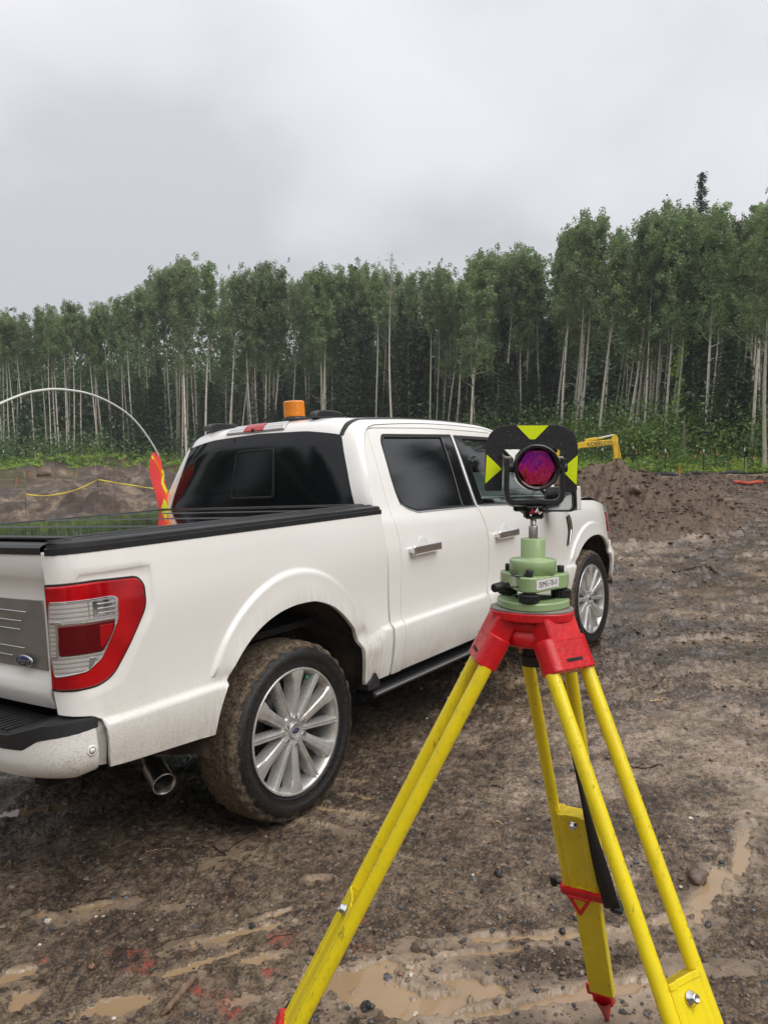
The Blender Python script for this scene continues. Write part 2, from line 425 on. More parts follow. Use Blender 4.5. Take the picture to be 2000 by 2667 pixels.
simple('log_bark', (.115, .078, .050), .85, var=.5, vs=18, bump=.9, bs=40)
simple('stick_bark', (.19, .12, .075), .6, var=.4, vs=40, bump=.8, bs=80)
simple('dark_twig', (.035, .022, .016), .6, var=.4, vs=40)
simple('pale_wood', (.42, .30, .17), .6, var=.3)
simple('exc_yellow', (.85, .56, .03), .45, var=.15, vs=3, dirt=.25)
simple('exc_dark', (.03, .03, .032), .6)
simple('strap_black', (.008, .008, .009), .55)
simple('valve_green', (.0, .30, .16), .4)
simple('label_white', (.72, .71, .70), .5, var=.05)
simple('ink', (.03, .035, .05), .6)
simple('red_ink', (.60, .03, .02), .5)
simple('rubber_cable', (.01, .01, .01), .5)
simple('seat_dark', (.03, .028, .026), .7)
# tinted privacy glass with rain streaks
a = NT('dark_glass'); c = a.coord(); f = a.noise(a.scale(c, (90, 90, 7)), 1, 4, .65); f2 = a.noise(c, 260, 2, .6)
M['dark_glass'] = a.set(col=(.005, .006, .007), rough=a.mr(f, .45, .75, .012, .10), spec=.42, coat=0., normal=a.bump(a.ma('ADD', f, a.ma('MULTIPLY', f2, .35)), .07, .002))
M['side_glass'] = M['dark_glass'].copy(); M['side_glass'].name = 'side_glass'; M['side_glass'].node_tree.nodes['Principled BSDF'].inputs['Specular IOR Level'].default_value = .95
# lightly tinted side glass, one can see through
a = NT('clear_glass'); tr = a.n('ShaderNodeBsdfTransparent'); tr.inputs[0].default_value = (.50, .60, .57, 1)
gl = a.n('ShaderNodeBsdfGlossy'); gl.inputs['Roughness'].default_value = .03; fr = a.n('ShaderNodeFresnel'); fr.inputs[0].default_value = 1.5
mx = a.n('ShaderNodeMixShader'); a.l(a.ma('MULTIPLY_ADD', fr.outputs[0], 1.3, .03), mx.inputs[0]); a.l(tr.outputs[0], mx.inputs[1]); a.l(gl.outputs[0], mx.inputs[2]); a.l(mx.outputs[0], a.o.inputs[0]); M['clear_glass'] = a.m
# tonneau
a = NT('tonneau_black'); c = a.coord(); f = a.noise(c, 4, 4, .6)
M['tonneau_black'] = a.set(col=(.009, .009, .009), rough=a.mr(f, .4, .7, .035, .10), spec=.65, coat=.4, coatr=.02, normal=a.bump(a.noise(a.scale(c, (3, 3, 3)), 2, 3), .08, .003))
# tyre: rubber wall, mud on tread
a = NT('tyre_rubber'); c = a.coord(); X, Y, Z = a.sepz(c)
r = a.ma('SQRT', a.ma('ADD', a.ma('POWER', X, 2.), a.ma('POWER', Z, 2.)))
f = a.noise(c, 16, 6, .65); f2 = a.noise(c, 70, 5, .7)
edge = a.ma('ADD', r, a.ma('MULTIPLY', a.ma('SUBTRACT', f, .5), .085))
mud = a.mr(edge, .380, .402); mud = a.ma('MULTIPLY', mud, a.mr(f2, .24, .46, .72, 1.))
film = a.ma('MULTIPLY', a.mr(f2, .52, .74), .14); ms = a.ma('MAXIMUM', mud, film)
tan = a.mix(a.mr(f2, .40, .60), (.070, .050, .034), (.25, .19, .13)); tan = a.mix(a.mr(f, .56, .72, 0, .5), tan, (.26, .20, .14))
M['tyre_rubber'] = a.set(col=a.mix(ms, (.0085, .0085, .009), tan), rough=a.mr(mud, 0, 1, .26, .72), spec=a.mr(mud, 0, 1, .55, .25), normal=a.bump(a.ma('ADD', a.ma('MULTIPLY', f2, mud), a.ma('MULTIPLY', a.noise(c, 220, 3), .3)), .9, .014))
# alloy
a = NT('alloy'); c = a.coord(); f = a.noise(c, 9, 5, .6)
M['alloy'] = a.set(col=a.mix(a.mr(f, .44, .70, 0, .6), (.66, .65, .63), (.34, .28, .215)), metal=.62, rough=a.mr(f, .4, .7, .24, .45), spec=.5)
simple('alloy_dark', (.045, .042, .04), .5, .8, var=.3, vs=14)
# lamp lenses
a = NT('red_lens'); c = a.coord()
M['red_lens'] = a.set(col=a.mix(a.mr(a.noise(c, 7, 2), .35, .7), (.26, .001, .004), (.48, .003, .006)), rough=.14, coat=.3, coatr=.02, spec=.25)
a = NT('dark_red_lens'); c = a.coord()
M['dark_red_lens'] = a.set(col=(.10, .0005, .003), rough=.12, coat=.25, coatr=.02, spec=.25)
a = NT('clear_lens'); c = a.coord(); X, Y, Z = a.sepz(c)
g = a.ma('FRACT', a.ma('MULTIPLY', Z, 62.)); g2 = a.ma('FRACT', a.ma('MULTIPLY', Y, 90.))
M['clear_lens'] = a.set(col=a.mix(a.mr(g, .1, .5), (.30, .28, .26), (.62, .60, .59)), metal=.25, rough=.16, coat=1., coatr=.02, normal=a.bump(a.ma('ADD', g, a.ma('MULTIPLY', g2, .4)), .5, .003))
# tripod lacquer
a = NT('tripod_yellow'); c = a.coord(); f = a.noise(c, 22, 5, .6); s_ = a.noise(a.scale(c, (60, 60, 14)), 1, 4, .7)
cc = a.mix(a.mr(f, .4, .72, 0, .35), (.86, .68, .008), (.64, .47, .010)); cc = a.mix(a.mr(s_, .63, .72, 0, .85), cc, (.14, .10, .02))
M['tripod_yellow'] = a.set(col=cc, rough=a.mr(f, .4, .7, .27, .42), spec=.5, coat=.25, coatr=.12, normal=a.bump(a.noise(c, 160, 3), .12, .002))
a = NT('tribrach_green'); c = a.coord(); f = a.noise(c, 45, 5, .65)
M['tribrach_green'] = a.set(col=a.mix(a.mr(f, .5, .72, 0, .5), (.285, .40, .185), (.38, .46, .25)), rough=.36, coat=.2, normal=a.bump(a.noise(c, 220, 3), .12, .001))
a = NT('plate_black'); c = a.coord(); v = a.vor(a.scale(c, (1, 1, 1.6)), 150); dr = a.mr(v, .30, .12); dm = a.mr(a.noise(c, 60, 2), .42, .5)
M['plate_black'] = a.set(col=(.016, .016, .018), rough=a.mr(a.ma('MULTIPLY', dr, dm), 0, 1, .45, .05), normal=a.bump(a.ma('MULTIPLY', dr, dm), .8, .002))
simple('fluor_yellow', (.74, .88, .0), .4, coat=.3, bump=.15, bs=200)
# coated prism glass, its inner reflections put into the colour
a = NT('prism_glass'); c = a.coord(); f = a.vor(c, 190, 1); X, Y, Z = a.sepz(c)
g = a.ma('ADD', a.noise(c, 55, 4, .65, 1.), a.ma('MULTIPLY', a.ma('SUBTRACT', Z, .109), 6.))
cc = a.ramp(g, [(.34, (.30, .012, .03)), (.43, (.58, .02, .07)), (.50, (.60, .02, .20)), (.57, (.42, .012, .32)), (.64, (.10, .008, .42)), (.72, (.60, .02, .20))])
n_ = a.noise(a.scale(c, (260, 260, 420)), 1, 3, .7); lo_ = a.mr(Z, .122, .098); cc = a.mix(a.ma('MULTIPLY', a.mr(n_, .60, .66, 0, .95), lo_), cc, (.80, .17, .06)); cc = a.mix(a.ma('MULTIPLY', a.mr(n_, .43, .38, 0, .9), lo_), cc, (.03, .002, .02))
M['prism_glass'] = a.set(col=cc, rough=.12, coat=1., coatr=.02, spec=.7, metal=.35)
# flag cloth
a = NT('flag_red'); c = a.coord(); w_ = a.noise(c, 260, 2)
M['flag_red'] = a.set(col=a.mix(a.mr(w_, .3, .7), (.80, .045, .045), (.95, .09, .08)), rough=.7, normal=a.bump(w_, .3, .002))
simple('flag_yellow', (.82, .86, .03), .45, bump=.2, bs=300); simple('flag_orange', (.95, .16, .01), .6, bump=.2, bs=300)
simple('pole_white', (.66, .68, .62), .4)
# vegetation
def leafmat(name, c1, c2, sc=1.1, tl=.35, tint=.0):
    a = NT(name); c = a.coord(); f = a.noise(c, sc, 3, .6); oi = a.n('ShaderNodeObjectInfo').outputs['Random']
    col = a.mix(a.mr(f, .34, .66), c1, c2); hs = a.n('ShaderNodeHueSaturation'); a.l(col, hs.inputs['Color'])
    a.l(a.mr(oi, 0, 1, .485, .512), hs.inputs['Hue']); a.l(a.mr(oi, 0, 1, .82, 1.22), hs.inputs['Value']); col = hs.outputs[0]
    d_ = a.n('ShaderNodeBsdfDiffuse'); a.l(col, d_.inputs[0]); t_ = a.n('ShaderNodeBsdfTranslucent'); a.l(col, t_.inputs[0])
    g_ = a.n('ShaderNodeBsdfGlossy'); g_.inputs['Roughness'].default_value = .4; g_.inputs[0].default_value = (.8, .8, .8, 1)
    m1 = a.n('ShaderNodeMixShader'); m1.inputs[0].default_value = tl; a.l(d_.outputs[0], m1.inputs[1]); a.l(t_.outputs[0], m1.inputs[2])
    m2 = a.n('ShaderNodeMixShader'); m2.inputs[0].default_value = .04; a.l(m1.outputs[0], m2.inputs[1]); a.l(g_.outputs[0], m2.inputs[2]); a.l(m2.outputs[0], a.o.inputs[0])
    M[name] = a.m
leafmat('aspen_leaf', (.145, .205, .085), (.275, .355, .145), .9, .45)
leafmat('spruce_needle', (.028, .050, .020), (.070, .105, .040), 1.5, .15)
leafmat('brush_leaf', (.075, .140, .030), (.20, .30, .060), .5, .4)
leafmat('dark_leaf', (.065, .105, .042), (.13, .185, .07), .3, .3)
leafmat('bright_leaf', (.23, .35, .06), (.42, .54, .09), .6, .45)
def bark(name, pale, dark, topdark=.0):
    a = NT(name); c = a.coord(); oi = a.n('ShaderNodeObjectInfo').outputs['Random']
    f = a.noise(a.scale(c, (7, 7, 2.6)), 1, 5, .7); g = a.noise(a.scale(c, (3, 3, .7)), 1, 4, .6); X, Y, Z = a.sepz(c)
    m = a.mr(f, .57, .64); col = a.mix(m, pale, dark); col = a.mix(a.mr(g, .5, .72, 0, .45), col, tuple(q*.45 for q in pale))
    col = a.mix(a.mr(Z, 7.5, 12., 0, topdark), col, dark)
    hs = a.n('ShaderNodeHueSaturation'); a.l(col, hs.inputs['Color']); a.l(a.mr(oi, 0, 1, .66, 1.12), hs.inputs['Value'])
    M[name] = a.set(col=hs.outputs[0], rough=.8, spec=.2, normal=a.bump(f, .5, .02))
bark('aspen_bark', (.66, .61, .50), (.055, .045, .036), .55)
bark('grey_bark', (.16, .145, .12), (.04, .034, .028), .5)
bark('spruce_bark', (.07, .055, .042), (.03, .024, .02))
# mud
a = NT('wet_mud'); c = a.coord(); X, Y, Z = a.sepz(c)
big = a.noise(c, .35, 4, .6); mid = a.noise(c, 3.2, 7, .66); fine = a.noise(c, 26, 6, .7); grit = a.noise(c, 110, 4, .75)
tone = a.attr('tone'); film = a.attr('film'); wet = a.attr('wet'); pnt = a.attr('paint')
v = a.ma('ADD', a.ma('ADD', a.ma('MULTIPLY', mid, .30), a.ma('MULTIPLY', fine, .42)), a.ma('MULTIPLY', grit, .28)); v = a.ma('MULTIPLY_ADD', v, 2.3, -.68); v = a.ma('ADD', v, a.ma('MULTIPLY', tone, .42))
base = a.ramp(v, [(.30, (.050, .033, .021)), (.42, (.135, .090, .056)), (.54, (.255, .182, .120)), (.68, (.37, .275, .185)), (.92, (.46, .345, .235))])
sp = a.vor(c, 120, 1); sr = a.n('ShaderNodeSeparateColor'); a.l(sp, sr.inputs[0])
base = a.mix(a.mr(sr.outputs[0], .86, .88, 0, .7), base, (.055, .060, .068)); base = a.mix(a.mr(sr.outputs[1], .965, .97, 0, .65), base, (.34, .29, .24)); base = a.mix(a.mr(sr.outputs[2], .95, .96, 0, .5), base, (.24, .15, .09))
fl_ = a.mr(a.ma('ADD', film, a.ma('ADD', a.ma('MULTIPLY', a.ma('SUBTRACT', fine, .5), 1.1), a.ma('MULTIPLY', a.ma('SUBTRACT', grit, .5), .9))), .22, .78)
base = a.mix(a.ma('MULTIPLY', fl_, .80), base, a.ramp(a.ma('ADD', mid, a.ma('MULTIPLY', tone, .55)), [(.26, (.095, .068, .048)), (.45, (.185, .135, .092)), (.68, (.32, .238, .16))]))
base = a.mix(a.ma('MULTIPLY', pnt, a.mr(fine, .46, .62, 0, .8)), base, (.52, .045, .035))
h = a.ma('ADD', a.ma('MULTIPLY', fine, .55), a.ma('MULTIPLY', grit, .45)); cell = a.vor(c, 42)
h = a.ma('SUBTRACT', h, a.ma('MULTIPLY', cell, .35))
wm = a.ma('ADD', a.ma('MULTIPLY', wet, 1.), a.mr(mid, .40, .60, -.45, .45), clamp=True)
h = a.ma('MULTIPLY', h, a.mr(wm, .3, 1., 1., .16)); h = a.ma('MULTIPLY', h, a.mr(fl_, 0, 1, 1, .10))
M['wet_mud'] = a.set(col=base, rough=a.ma('MULTIPLY', a.mr(wm, 0, 1, .55, .15), a.mr(fl_, 0, 1, 1, .42)), spec=a.mr(wm, 0, 1, .38, .75), normal=a.bump(h, 1.0, .035))
a = NT('muddy_water'); c = a.coord(); f = a.noise(c, 3.5, 4, .6)
M['muddy_water'] = a.set(col=a.mix(f, (.27, .18, .10), (.38, .262, .155)), rough=.035, spec=.5, normal=a.bump(a.noise(c, 30, 3), .025, .004))
a = NT('mound_soil'); c = a.coord(); f = a.noise(c, 7, 7, .72); g = a.noise(c, 1.3, 3); 
M['mound_soil'] = a.set(col=a.ramp(a.ma('ADD', a.ma('MULTIPLY', f, .7), a.ma('MULTIPLY', g, .3)), [(.30, (.035, .022, .014)), (.45, (.10, .067, .045)), (.60, (.18, .125, .085)), (.75, (.27, .20, .14))]), rough=.62, spec=.3, normal=a.bump(f, .9, .06))
for i, (n_, c_) in enumerate((('stone_grey', (.085, .090, .10)), ('stone_dark', (.035, .034, .034)), ('stone_tan', (.20, .155, .11)), ('stone_white', (.58, .54, .46)), ('stone_rust', (.20, .11, .065)), ('clod_brown', (.15, .105, .075)))):
    simple(n_, c_, .30 if i != 5 else .5, spec=.5, var=.35, vs=60, bump=.5, bs=140)
# ------------------------------------------------------------------ ground heights
AZ0 = YAW
colpx = np.array([-900., 0, 300, 600, 1000, 1300, 1600, 2000, 2700])
rn = np.array([14., 20, 30, 38, 46, 54, 65, 80, 95, 120, 175])
EYE = CAM[2]
# eye-relative height of the land: rows = distance, columns = direction
tab = np.array([
 # -900    0    300    600   1000  1300  1600  2000  2700
 [-1.95,-1.95,-1.90,-1.80,-1.60,-1.48,-1.38,-1.28,-1.1],
 [-2.30,-2.25,-2.15,-2.00,-1.70,-1.45,-1.25,-1.12,-.9],
 [-2.70,-2.55,-2.40,-2.20,-1.60,-1.15,-.85,-.72,-.5],
 [-2.60,-2.25,-2.05,-1.90,-1.30,-.65,-.20,-.12, .1],
 [-2.05,-1.55,-1.35,-1.30,-.80, .10, .45, .50, .8],
 [-1.25,-.95,-.75,-.70,-.10, .85,1.25,1.30,1.7],
 [-.30,-.10, .05, .25, .80,2.0,2.6,2.8,3.2],
 [ .80,1.05,1.25,1.40,2.0,3.5,4.4,4.8,5.2],
 [2.0,2.4,2.6,2.8,3.4,5.0,5.8,6.2,6.6],
 [4.0,4.6,4.8,5.0,6.0,7.0,8.0,8.4,9.0],
 [12.0,13.0,13.0,13.5,14.5,15.5,16.5,17.0,17.5]])
def interp2(tb, rr, pp):
    i = np.clip(np.searchsorted(rn, rr)-1, 0, len(rn)-2); j = np.clip(np.searchsorted(colpx, pp)-1, 0, len(colpx)-2)
    a = np.clip((rr-rn[i])/(rn[i+1]-rn[i]), 0, 1); b = np.clip((pp-colpx[j])/(colpx[j+1]-colpx[j]), 0, 1)
    a = a*a*(3-2*a)*.5+a*.5
    return (tb[i, j]*(1-a)+tb[i+1, j]*a)*(1-b)+(tb[i, j+1]*(1-a)+tb[i+1, j+1]*a)*b
def polar(x, y):
    dx = x-CAM[0]; dy = y-CAM[1]; r = np.hypot(dx, dy); az = (np.arctan2(dy, dx)-AZ0+np.pi) % (2*np.pi)-np.pi
    t = np.tan(np.clip(-az, -1.3, 1.3)); return r, 1000+FPX*t*.9986, az
def xy(px, r): d = azdir(px); return CAM[0]+d[0]*r, CAM[1]+d[1]*r
RC = xy(1430, 19.0); A1 = np.array([math.cos(YAW), math.sin(YAW)]); B1 = np.array([math.sin(YAW), -math.cos(YAW)])
def mound(x, y, c, la, lb, h, rot=0., p=1.0):
    dx = x-c[0]; dy = y-c[1]; u = dx*A1[0]+dy*A1[1]; v = dx*B1[0]+dy*B1[1]
    cr_, sr_ = math.cos(rot), math.sin(rot); uu = u*cr_+v*sr_; vv = -u*sr_+v*cr_
    n_ = fbm(x*.5, y*.5, 3, 5)*.22
    q = np.sqrt((uu/la)**2+(vv/lb)**2)+n_; t_ = np.clip(1.05-q, 0, 1); return h*(.35*t_+.65*t_**1.6)*1.05
MC = [((*xy(1585, 19.2),), 4.4, 3.3, 1.34, .2, .85), ((*xy(1430, 19.5),), 4.2, 4.2, 1.28, 0., .85), ((*xy(1835, 30.5),), 3.6, 4.6, .52, .1, .9), ((*xy(2080, 31.5),), 3.6, 4.2, .34, 0., .9), ((*xy(1690, 22.6),), 2.8, 2.2, .40, 0., .9)]
def moundh(x, y):
    h = np.zeros_like(x)
    for c, la, lb, hh, ro, p in MC: h = np.maximum(h, mound(x, y, c, la, lb, hh, ro, p))
    return h
# puddles: (px,py of the photo, half length m, half width m, rotation deg in the view frame)
PUD = [(905, 2550, .24, .11, 10), (985, 2600, .20, .12, 0), (520, 2510, .22, .045, 28), (640, 2430, .34, .05, 18), (30, 2545, .14, .05, 20), (60, 2600, .06, .08, 0), (250, 2360, .10, .03, 15), (260, 2630, .22, .07, 20), (110, 2385, .09, .03, -20),
       (870, 2110, .30, .035, -28), (960, 2080, .22, .03, -30), (820, 2145, .16, .022, -30), (940, 2035, .26, .02, -20), (1245, 2115, .06, .015, 0), (820, 2290, .05, .03, 0), (1290, 2480, .3, .025, 5), (1400, 2440, .4, .04, 0), (1760, 2390, .30, .035, 20), (1840, 2330, .35, .06, 55), (1930, 2220, .35, .06, 60), (1240, 2570, .35, .08, -25), (1480, 2600, .5, .05, 10), (680, 2500, .14, .05, 10), (730, 2380, .12, .03, 20), (20, 2120, .4, .10, 10), (1120, 2620, .22, .08, 10), (1720, 1800, .35, .03, 15)]
PW = []
for px, py, la, lb, ro in PUD:
    g = onground(px, py); PW.append((g[0], g[1], la*.72, lb*.66, math.radians(ro)))
def pudf(x, y):
    f = np.full(x.shape, -9.); wob = fbm(x*6, y*6, 4, 31)*.42+fbm(x*24, y*24, 3, 77)*.34-.18
    for gx, gy, la, lb, ro in PW:
        dx = x-gx; dy = y-gy; u = dx*B1[0]+dy*B1[1]; v = dx*A1[0]+dy*A1[1]
        uu = u*math.cos(ro)+v*math.sin(ro); vv = -u*math.sin(ro)+v*math.cos(ro)
        f = np.maximum(f, 1-np.sqrt((uu/la)**2+(vv/lb)**2))
    return np.where(f > -3, f+wob, -9)
def smooth_h(x, y):
    r, px, az = polar(x, y)
    pl = SLX*x+SLY*y; far = EYE+interp2(tab, r, px)
    back = sst(1.25, 1.6, np.abs(az)); far = far*(1-back)+(pl*.6)*back
    t = sst(9., 16., r); return pl*(1-t)+far*t
def height(x, y):
    r, px, az = polar(x, y); h = smooth_h(x, y)
    u = (x-CAM[0])*B1[0]+(y-CAM[1])*B1[1]; v = (x-CAM[0])*A1[0]+(y-CAM[1])*A1[1]
    near = sst(16, 6, r); mh = moundh(x, y); mm = sst(.02, .3, mh)
    pf = pudf(x, y)
    # mud relief
    n = .012*fbm(x*1.6, y*1.6, 3, 1)+.0115*fbm(x*7, y*7, 4, 2, .6)*near+.0065*fbm(x*30, y*30, 3, 3, .6)*near
    rid = 1-np.abs(vnoise(x*13, y*13, 9)); n = n+.005*(rid**3)*near
    # churned lumps further off
    lump = sst(7, 14, r)*sst(60, 40, r); n = n+lump*(.050*fbm(x*1.1, y*1.1, 4, 6)+.040*np.abs(fbm(x*3.1, y*3.1, 3, 8)))
    n = n+sst(3.0, 7, r)*sst(34, 20, r)*(.050*np.maximum(fbm(x*4.2, y*4.2, 4, 12, .6)-.12, 0)+.018*fbm(x*12, y*12, 3, 13))
    # clods on the heaps
    n = n+mm*(.15*np.abs(fbm(x*1.5, y*1.5, 4, 21))+.11*(1-np.abs(vnoise(x*2.6, y*2.6, 23)))**2-.08+.085*fbm(x*6, y*6, 3, 25, .7))
    # the dug ground on the left: terraces and vehicle tracks
    dug = sst(20, 26, r)*sst(84, 74, r)*sst(1250, 650, px)
    tr_ = np.sin((u*.8+v*.35)*2.2+2*vnoise(u*.12, v*.12, 40)); ter = fbm(x*.10, y*.10, 3, 48)*3; ter = (np.floor(ter)+sst(.35, .65, ter-np.floor(ter)))*.30; n = n+dug*(ter+.30*fbm(x*.16, y*.16, 4, 41)+.13*tr_*sst(-.2, .4, vnoise(u*.07, v*.1, 43))+.16*fbm(x*.9, y*.9, 4, 44, .6))
    lip = np.exp(-((r-34-1.5*vnoise(u*.3, v*.3, 45))/1.6)**2)*sst(700, 300, px)*.55; n = n+lip*(1+.5*fbm(x*1.6, y*1.6, 3, 46))
    # pressed tracks left by the tyres
    for off in (0., ):
        tl = np.exp(-((y+.84-.03*np.sin(x*1.3))/.13)**2)*sst(3.2, 3.0, x)*sst(.15, .5, x)*(-.010)+np.exp(-((np.abs(y+.84)-.17)/.04)**2)*sst(.2, .5, x)*sst(3.0, 2.6, x)*.010
        n = n+tl
        n = n+np.exp(-((y+.84)/.12)**2)*sst(.15, .5, x)*sst(3, 2.6, x)*.008*np.sin(x*50+np.abs(y+.84)*40)
    lv = film_level(x, y, r, px, pf); dd = .0035; k_ = n-lv; nn_ = np.where(k_ > 0, n, lv+np.tanh(k_/.03)*.0012); nn_ = np.where(mm > .02, n, nn_)
    pud = sst(-.02, .22, pf)*near_p(r); nn_ = nn_*(1-.8*pud)-.016*pud
    return h+mh+nn_
def film_level(x, y, r, px, pf):
    z = .012*fbm(x*.55, y*.55, 3, 33)-.0135; z = z+.016*sst(-2.6, -.3, pf)*sst(9, 5, r)
    z = z+.010*sst(1500, 1850, px)*sst(2.0, 3.2, r)*sst(16, 8, r)+.011*sst(700, 1100, px)*sst(2.9, 2.2, r)+.008*sst(400, 100, px)*sst(2.5, 2.1, r)+.010*sst(5, 9, r)*sst(24, 14, r)*(.55+1.2*fbm(x*.45, y*.9, 3, 34))
    return z-.05*sst(24, 30, r)
def near_p(r): return sst(19, 14, r)
# polar sheet: fine inside the view, coarse around it
fine_a = np.radians(np.arange(-31, 31.001, .11)); coarse = np.radians(np.array(list(range(-180, -31, 5))+[-31+0]))
angs = np.concatenate([np.radians(np.arange(-176, -44, 6.)), np.radians(np.arange(-44, -31, .8)), fine_a, np.radians(np.arange(31.8, 44, .8)), np.radians(np.arange(44, 180, 6.))])
inv = np.arange(1/1.55, 1/9.2, -.00128); rad = list(1/inv); r_ = rad[-1]
while r_ < 24: r_ += .098; rad.append(r_)
while r_ < 38: r_ += .20; rad.append(r_)
while r_ < 60: r_ *= 1.009; rad.append(r_)
while r_ < 700: r_ *= 1.06; rad.append(r_)
rad = np.array([.02, .3, .7, 1.0, 1.2, 1.35, 1.45]+rad)
AA, RR = np.meshgrid(AZ0-angs, rad, indexing='ij'); GX = CAM[0]+RR*np.cos(AA); GY = CAM[1]+RR*np.sin(AA)
GZ = height(GX, GY); na, nr = GX.shape
print('ground', na, nr)
ia = np.arange(na)[:, None]; ir = np.arange(nr-1)[None]; ib = (ia+1) % na
Fq = np.stack([ia*nr+ir, ib*nr+ir, ib*nr+ir+1, ia*nr+ir+1], -1).reshape(-1, 4)[:, ::-1]
me = npmesh('ground', np.stack([GX, GY, GZ], -1).reshape(-1, 3), Fq)
gr, gpx, gaz = polar(GX, GY); PF = pudf(GX, GY); MH = moundh(GX, GY)
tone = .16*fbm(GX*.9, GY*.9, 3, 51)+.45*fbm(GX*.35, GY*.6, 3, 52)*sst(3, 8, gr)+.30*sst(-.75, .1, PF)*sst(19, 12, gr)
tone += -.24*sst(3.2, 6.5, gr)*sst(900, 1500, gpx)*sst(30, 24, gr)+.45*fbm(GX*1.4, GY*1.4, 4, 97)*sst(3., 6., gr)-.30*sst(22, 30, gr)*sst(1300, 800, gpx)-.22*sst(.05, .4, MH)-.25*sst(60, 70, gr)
tone += .22*sst(24, 30, gr)*sst(84, 70, gr)*sst(1250, 700, gpx)*np.sin(((GX-CAM[0])*B1[0]+(GY-CAM[1])*B1[1])*.7+((GX-CAM[0])*A1[0]+(GY-CAM[1])*A1[1])*.45+2*fbm(GX*.2, GY*.2, 3, 95))*.6
tone += .20*fbm(GX*.25, GY*.9, 3, 96)*sst(6, 12, gr)
tone += .10*sst(1500, 1800, gpx)*sst(3.0, 4.5, gr)*sst(24, 14, gr)  # lighter to the right, the sky sheen put into the tone
tone -= .10*sst(1.4, .6, np.abs(GY+.2))*sst(-1.4, -.8, GX)*sst(4.2, 3.6, GX)  # darker under the truck, its shade put into the tone
wetv = (.35+.75*sst(1000, 1500, gpx))*sst(2.6, 4.5, gr)*sst(30, 18, gr)+.35*sst(-.4, .1, PF)-.8*sst(.05, .3, MH)-.45*sst(28, 36, gr)+.25*fbm(GX*.6, GY*.6, 3, 61)
pnt = np.zeros_like(GX)
for px, py, ra in ((335, 2495, .07), (375, 2520, .05), (580, 2600, .06), (505, 2580, .035), (740, 2445, .05), (940, 2401, .018), (930, 2480, .05), (610, 2635, .04), (700, 2540, .03), (110, 2500, .02)):
    g = onground(px, py); pnt = np.maximum(pnt, sst(1.25, .1, np.hypot(GX-g[0], (GY-g[1]))/ra+.6*fbm(GX*16, GY*16, 3, 71)))
LV = film_level(GX, GY, gr, gpx, PF); NH = GZ-smooth_h(GX, GY); film = np.clip(.5+(LV+.0015-NH)/.004, -.2, 1.1)*(MH < .04)
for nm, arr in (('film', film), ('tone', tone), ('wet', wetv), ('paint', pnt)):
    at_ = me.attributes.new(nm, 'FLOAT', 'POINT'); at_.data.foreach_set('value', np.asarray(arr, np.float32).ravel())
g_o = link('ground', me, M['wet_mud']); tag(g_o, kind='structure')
me.materials.append(M['mound_soil'])
mi = ((MH[:, :-1] > .07)[:, :, None]).reshape(-1).astype(np.int32); me.polygons.foreach_set('material_index', mi)
# puddle water: its own level sheet
wl_ = smooth_h(GX, GY)-.0045
msk = (PF > -.02) & (gr < 18) & (np.abs(gaz) < math.radians(31)); mk = msk.reshape(-1)
fm = mk[Fq].any(1); FF = Fq[fm]; used = np.unique(FF); rm = -np.ones(na*nr, int); rm[used] = np.arange(len(used))
pw = npmesh('puddle_water', np.stack([GX, GY, wl_], -1).reshape(-1, 3)[used], rm[FF]); tag(link('puddle_water', pw, M['muddy_water']), kind='structure')
def gh(x, y): return float(height(np.array([float(x)]), np.array([float(y)]))[0])
def ghs(x, y): return height(np.asarray(x, float), np.asarray(y, float))
# ------------------------------------------------------------------ gravel strewn in the mud (too many to count)
def stone_protos(k=6):
    out = []
    for i in range(k):
        t = (1+5**.5)/2; v = np.array([(-1, t, 0), (1, t, 0), (-1, -t, 0), (1, -t, 0), (0, -1, t), (0, 1, t), (0, -1, -t), (0, 1, -t), (t, 0, -1), (t, 0, 1), (-t, 0, -1), (-t, 0, 1)], float); v /= np.linalg.norm(v[0])
        v *= (1+RNG.uniform(-.28, .28, (12, 1)))*np.array([1, RNG.uniform(.6, 1), RNG.uniform(.4, .75)])
        out.append(v)
    f = np.array([(0, 11, 5), (0, 5, 1), (0, 1, 7), (0, 7, 10), (0, 10, 11), (1, 5, 9), (5, 11, 4), (11, 10, 2), (10, 7, 6), (7, 1, 8), (3, 9, 4), (3, 4, 2), (3, 2, 6), (3, 6, 8), (3, 8, 9), (4, 9, 5), (2, 4, 11), (6, 2, 10), (8, 6, 7), (9, 8, 1)])
    return out, f
SP, SF = stone_protos()
N = 12000; ru = 1/RNG.uniform(1/9., 1/1.75, N); an = AZ0+np.radians(RNG.uniform(-30, 30, N)); sx = CAM[0]+ru*np.cos(an); sy = CAM[1]+ru*np.sin(an)
cl = fbm(sx*1.3, sy*1.3, 3, 90); keep = (RNG.uniform(-.5, .6, N) < cl+.05) & (pudf(sx, sy) < .02); sx = sx[keep]; sy = sy[keep]; ru = ru[keep]; N = len(sx)
sz = (.0016+.0085*RNG.random(N)**3.2)*(1+ru*.14); hz = ghs(sx, sy); ang = RNG.uniform(0, 6.28, N); which = RNG.integers(0, 6, N)
P = np.array(SP)[which]; ca, sa = np.cos(ang), np.sin(ang)
Vx = P[:, :, 0]*ca[:, None]-P[:, :, 1]*sa[:, None]; Vy = P[:, :, 0]*sa[:, None]+P[:, :, 1]*ca[:, None]
V = np.stack([sx[:, None]+Vx*sz[:, None], sy[:, None]+Vy*sz[:, None], hz[:, None]+(P[:, :, 2]+.15)*sz[:, None]], -1).reshape(-1, 3)
F = (SF[None]+12*np.arange(N)[:, None, None]).reshape(-1, 3)
mats = RNG.choice(6, N, p=[.14, .16, .20, .018, .10, .382])
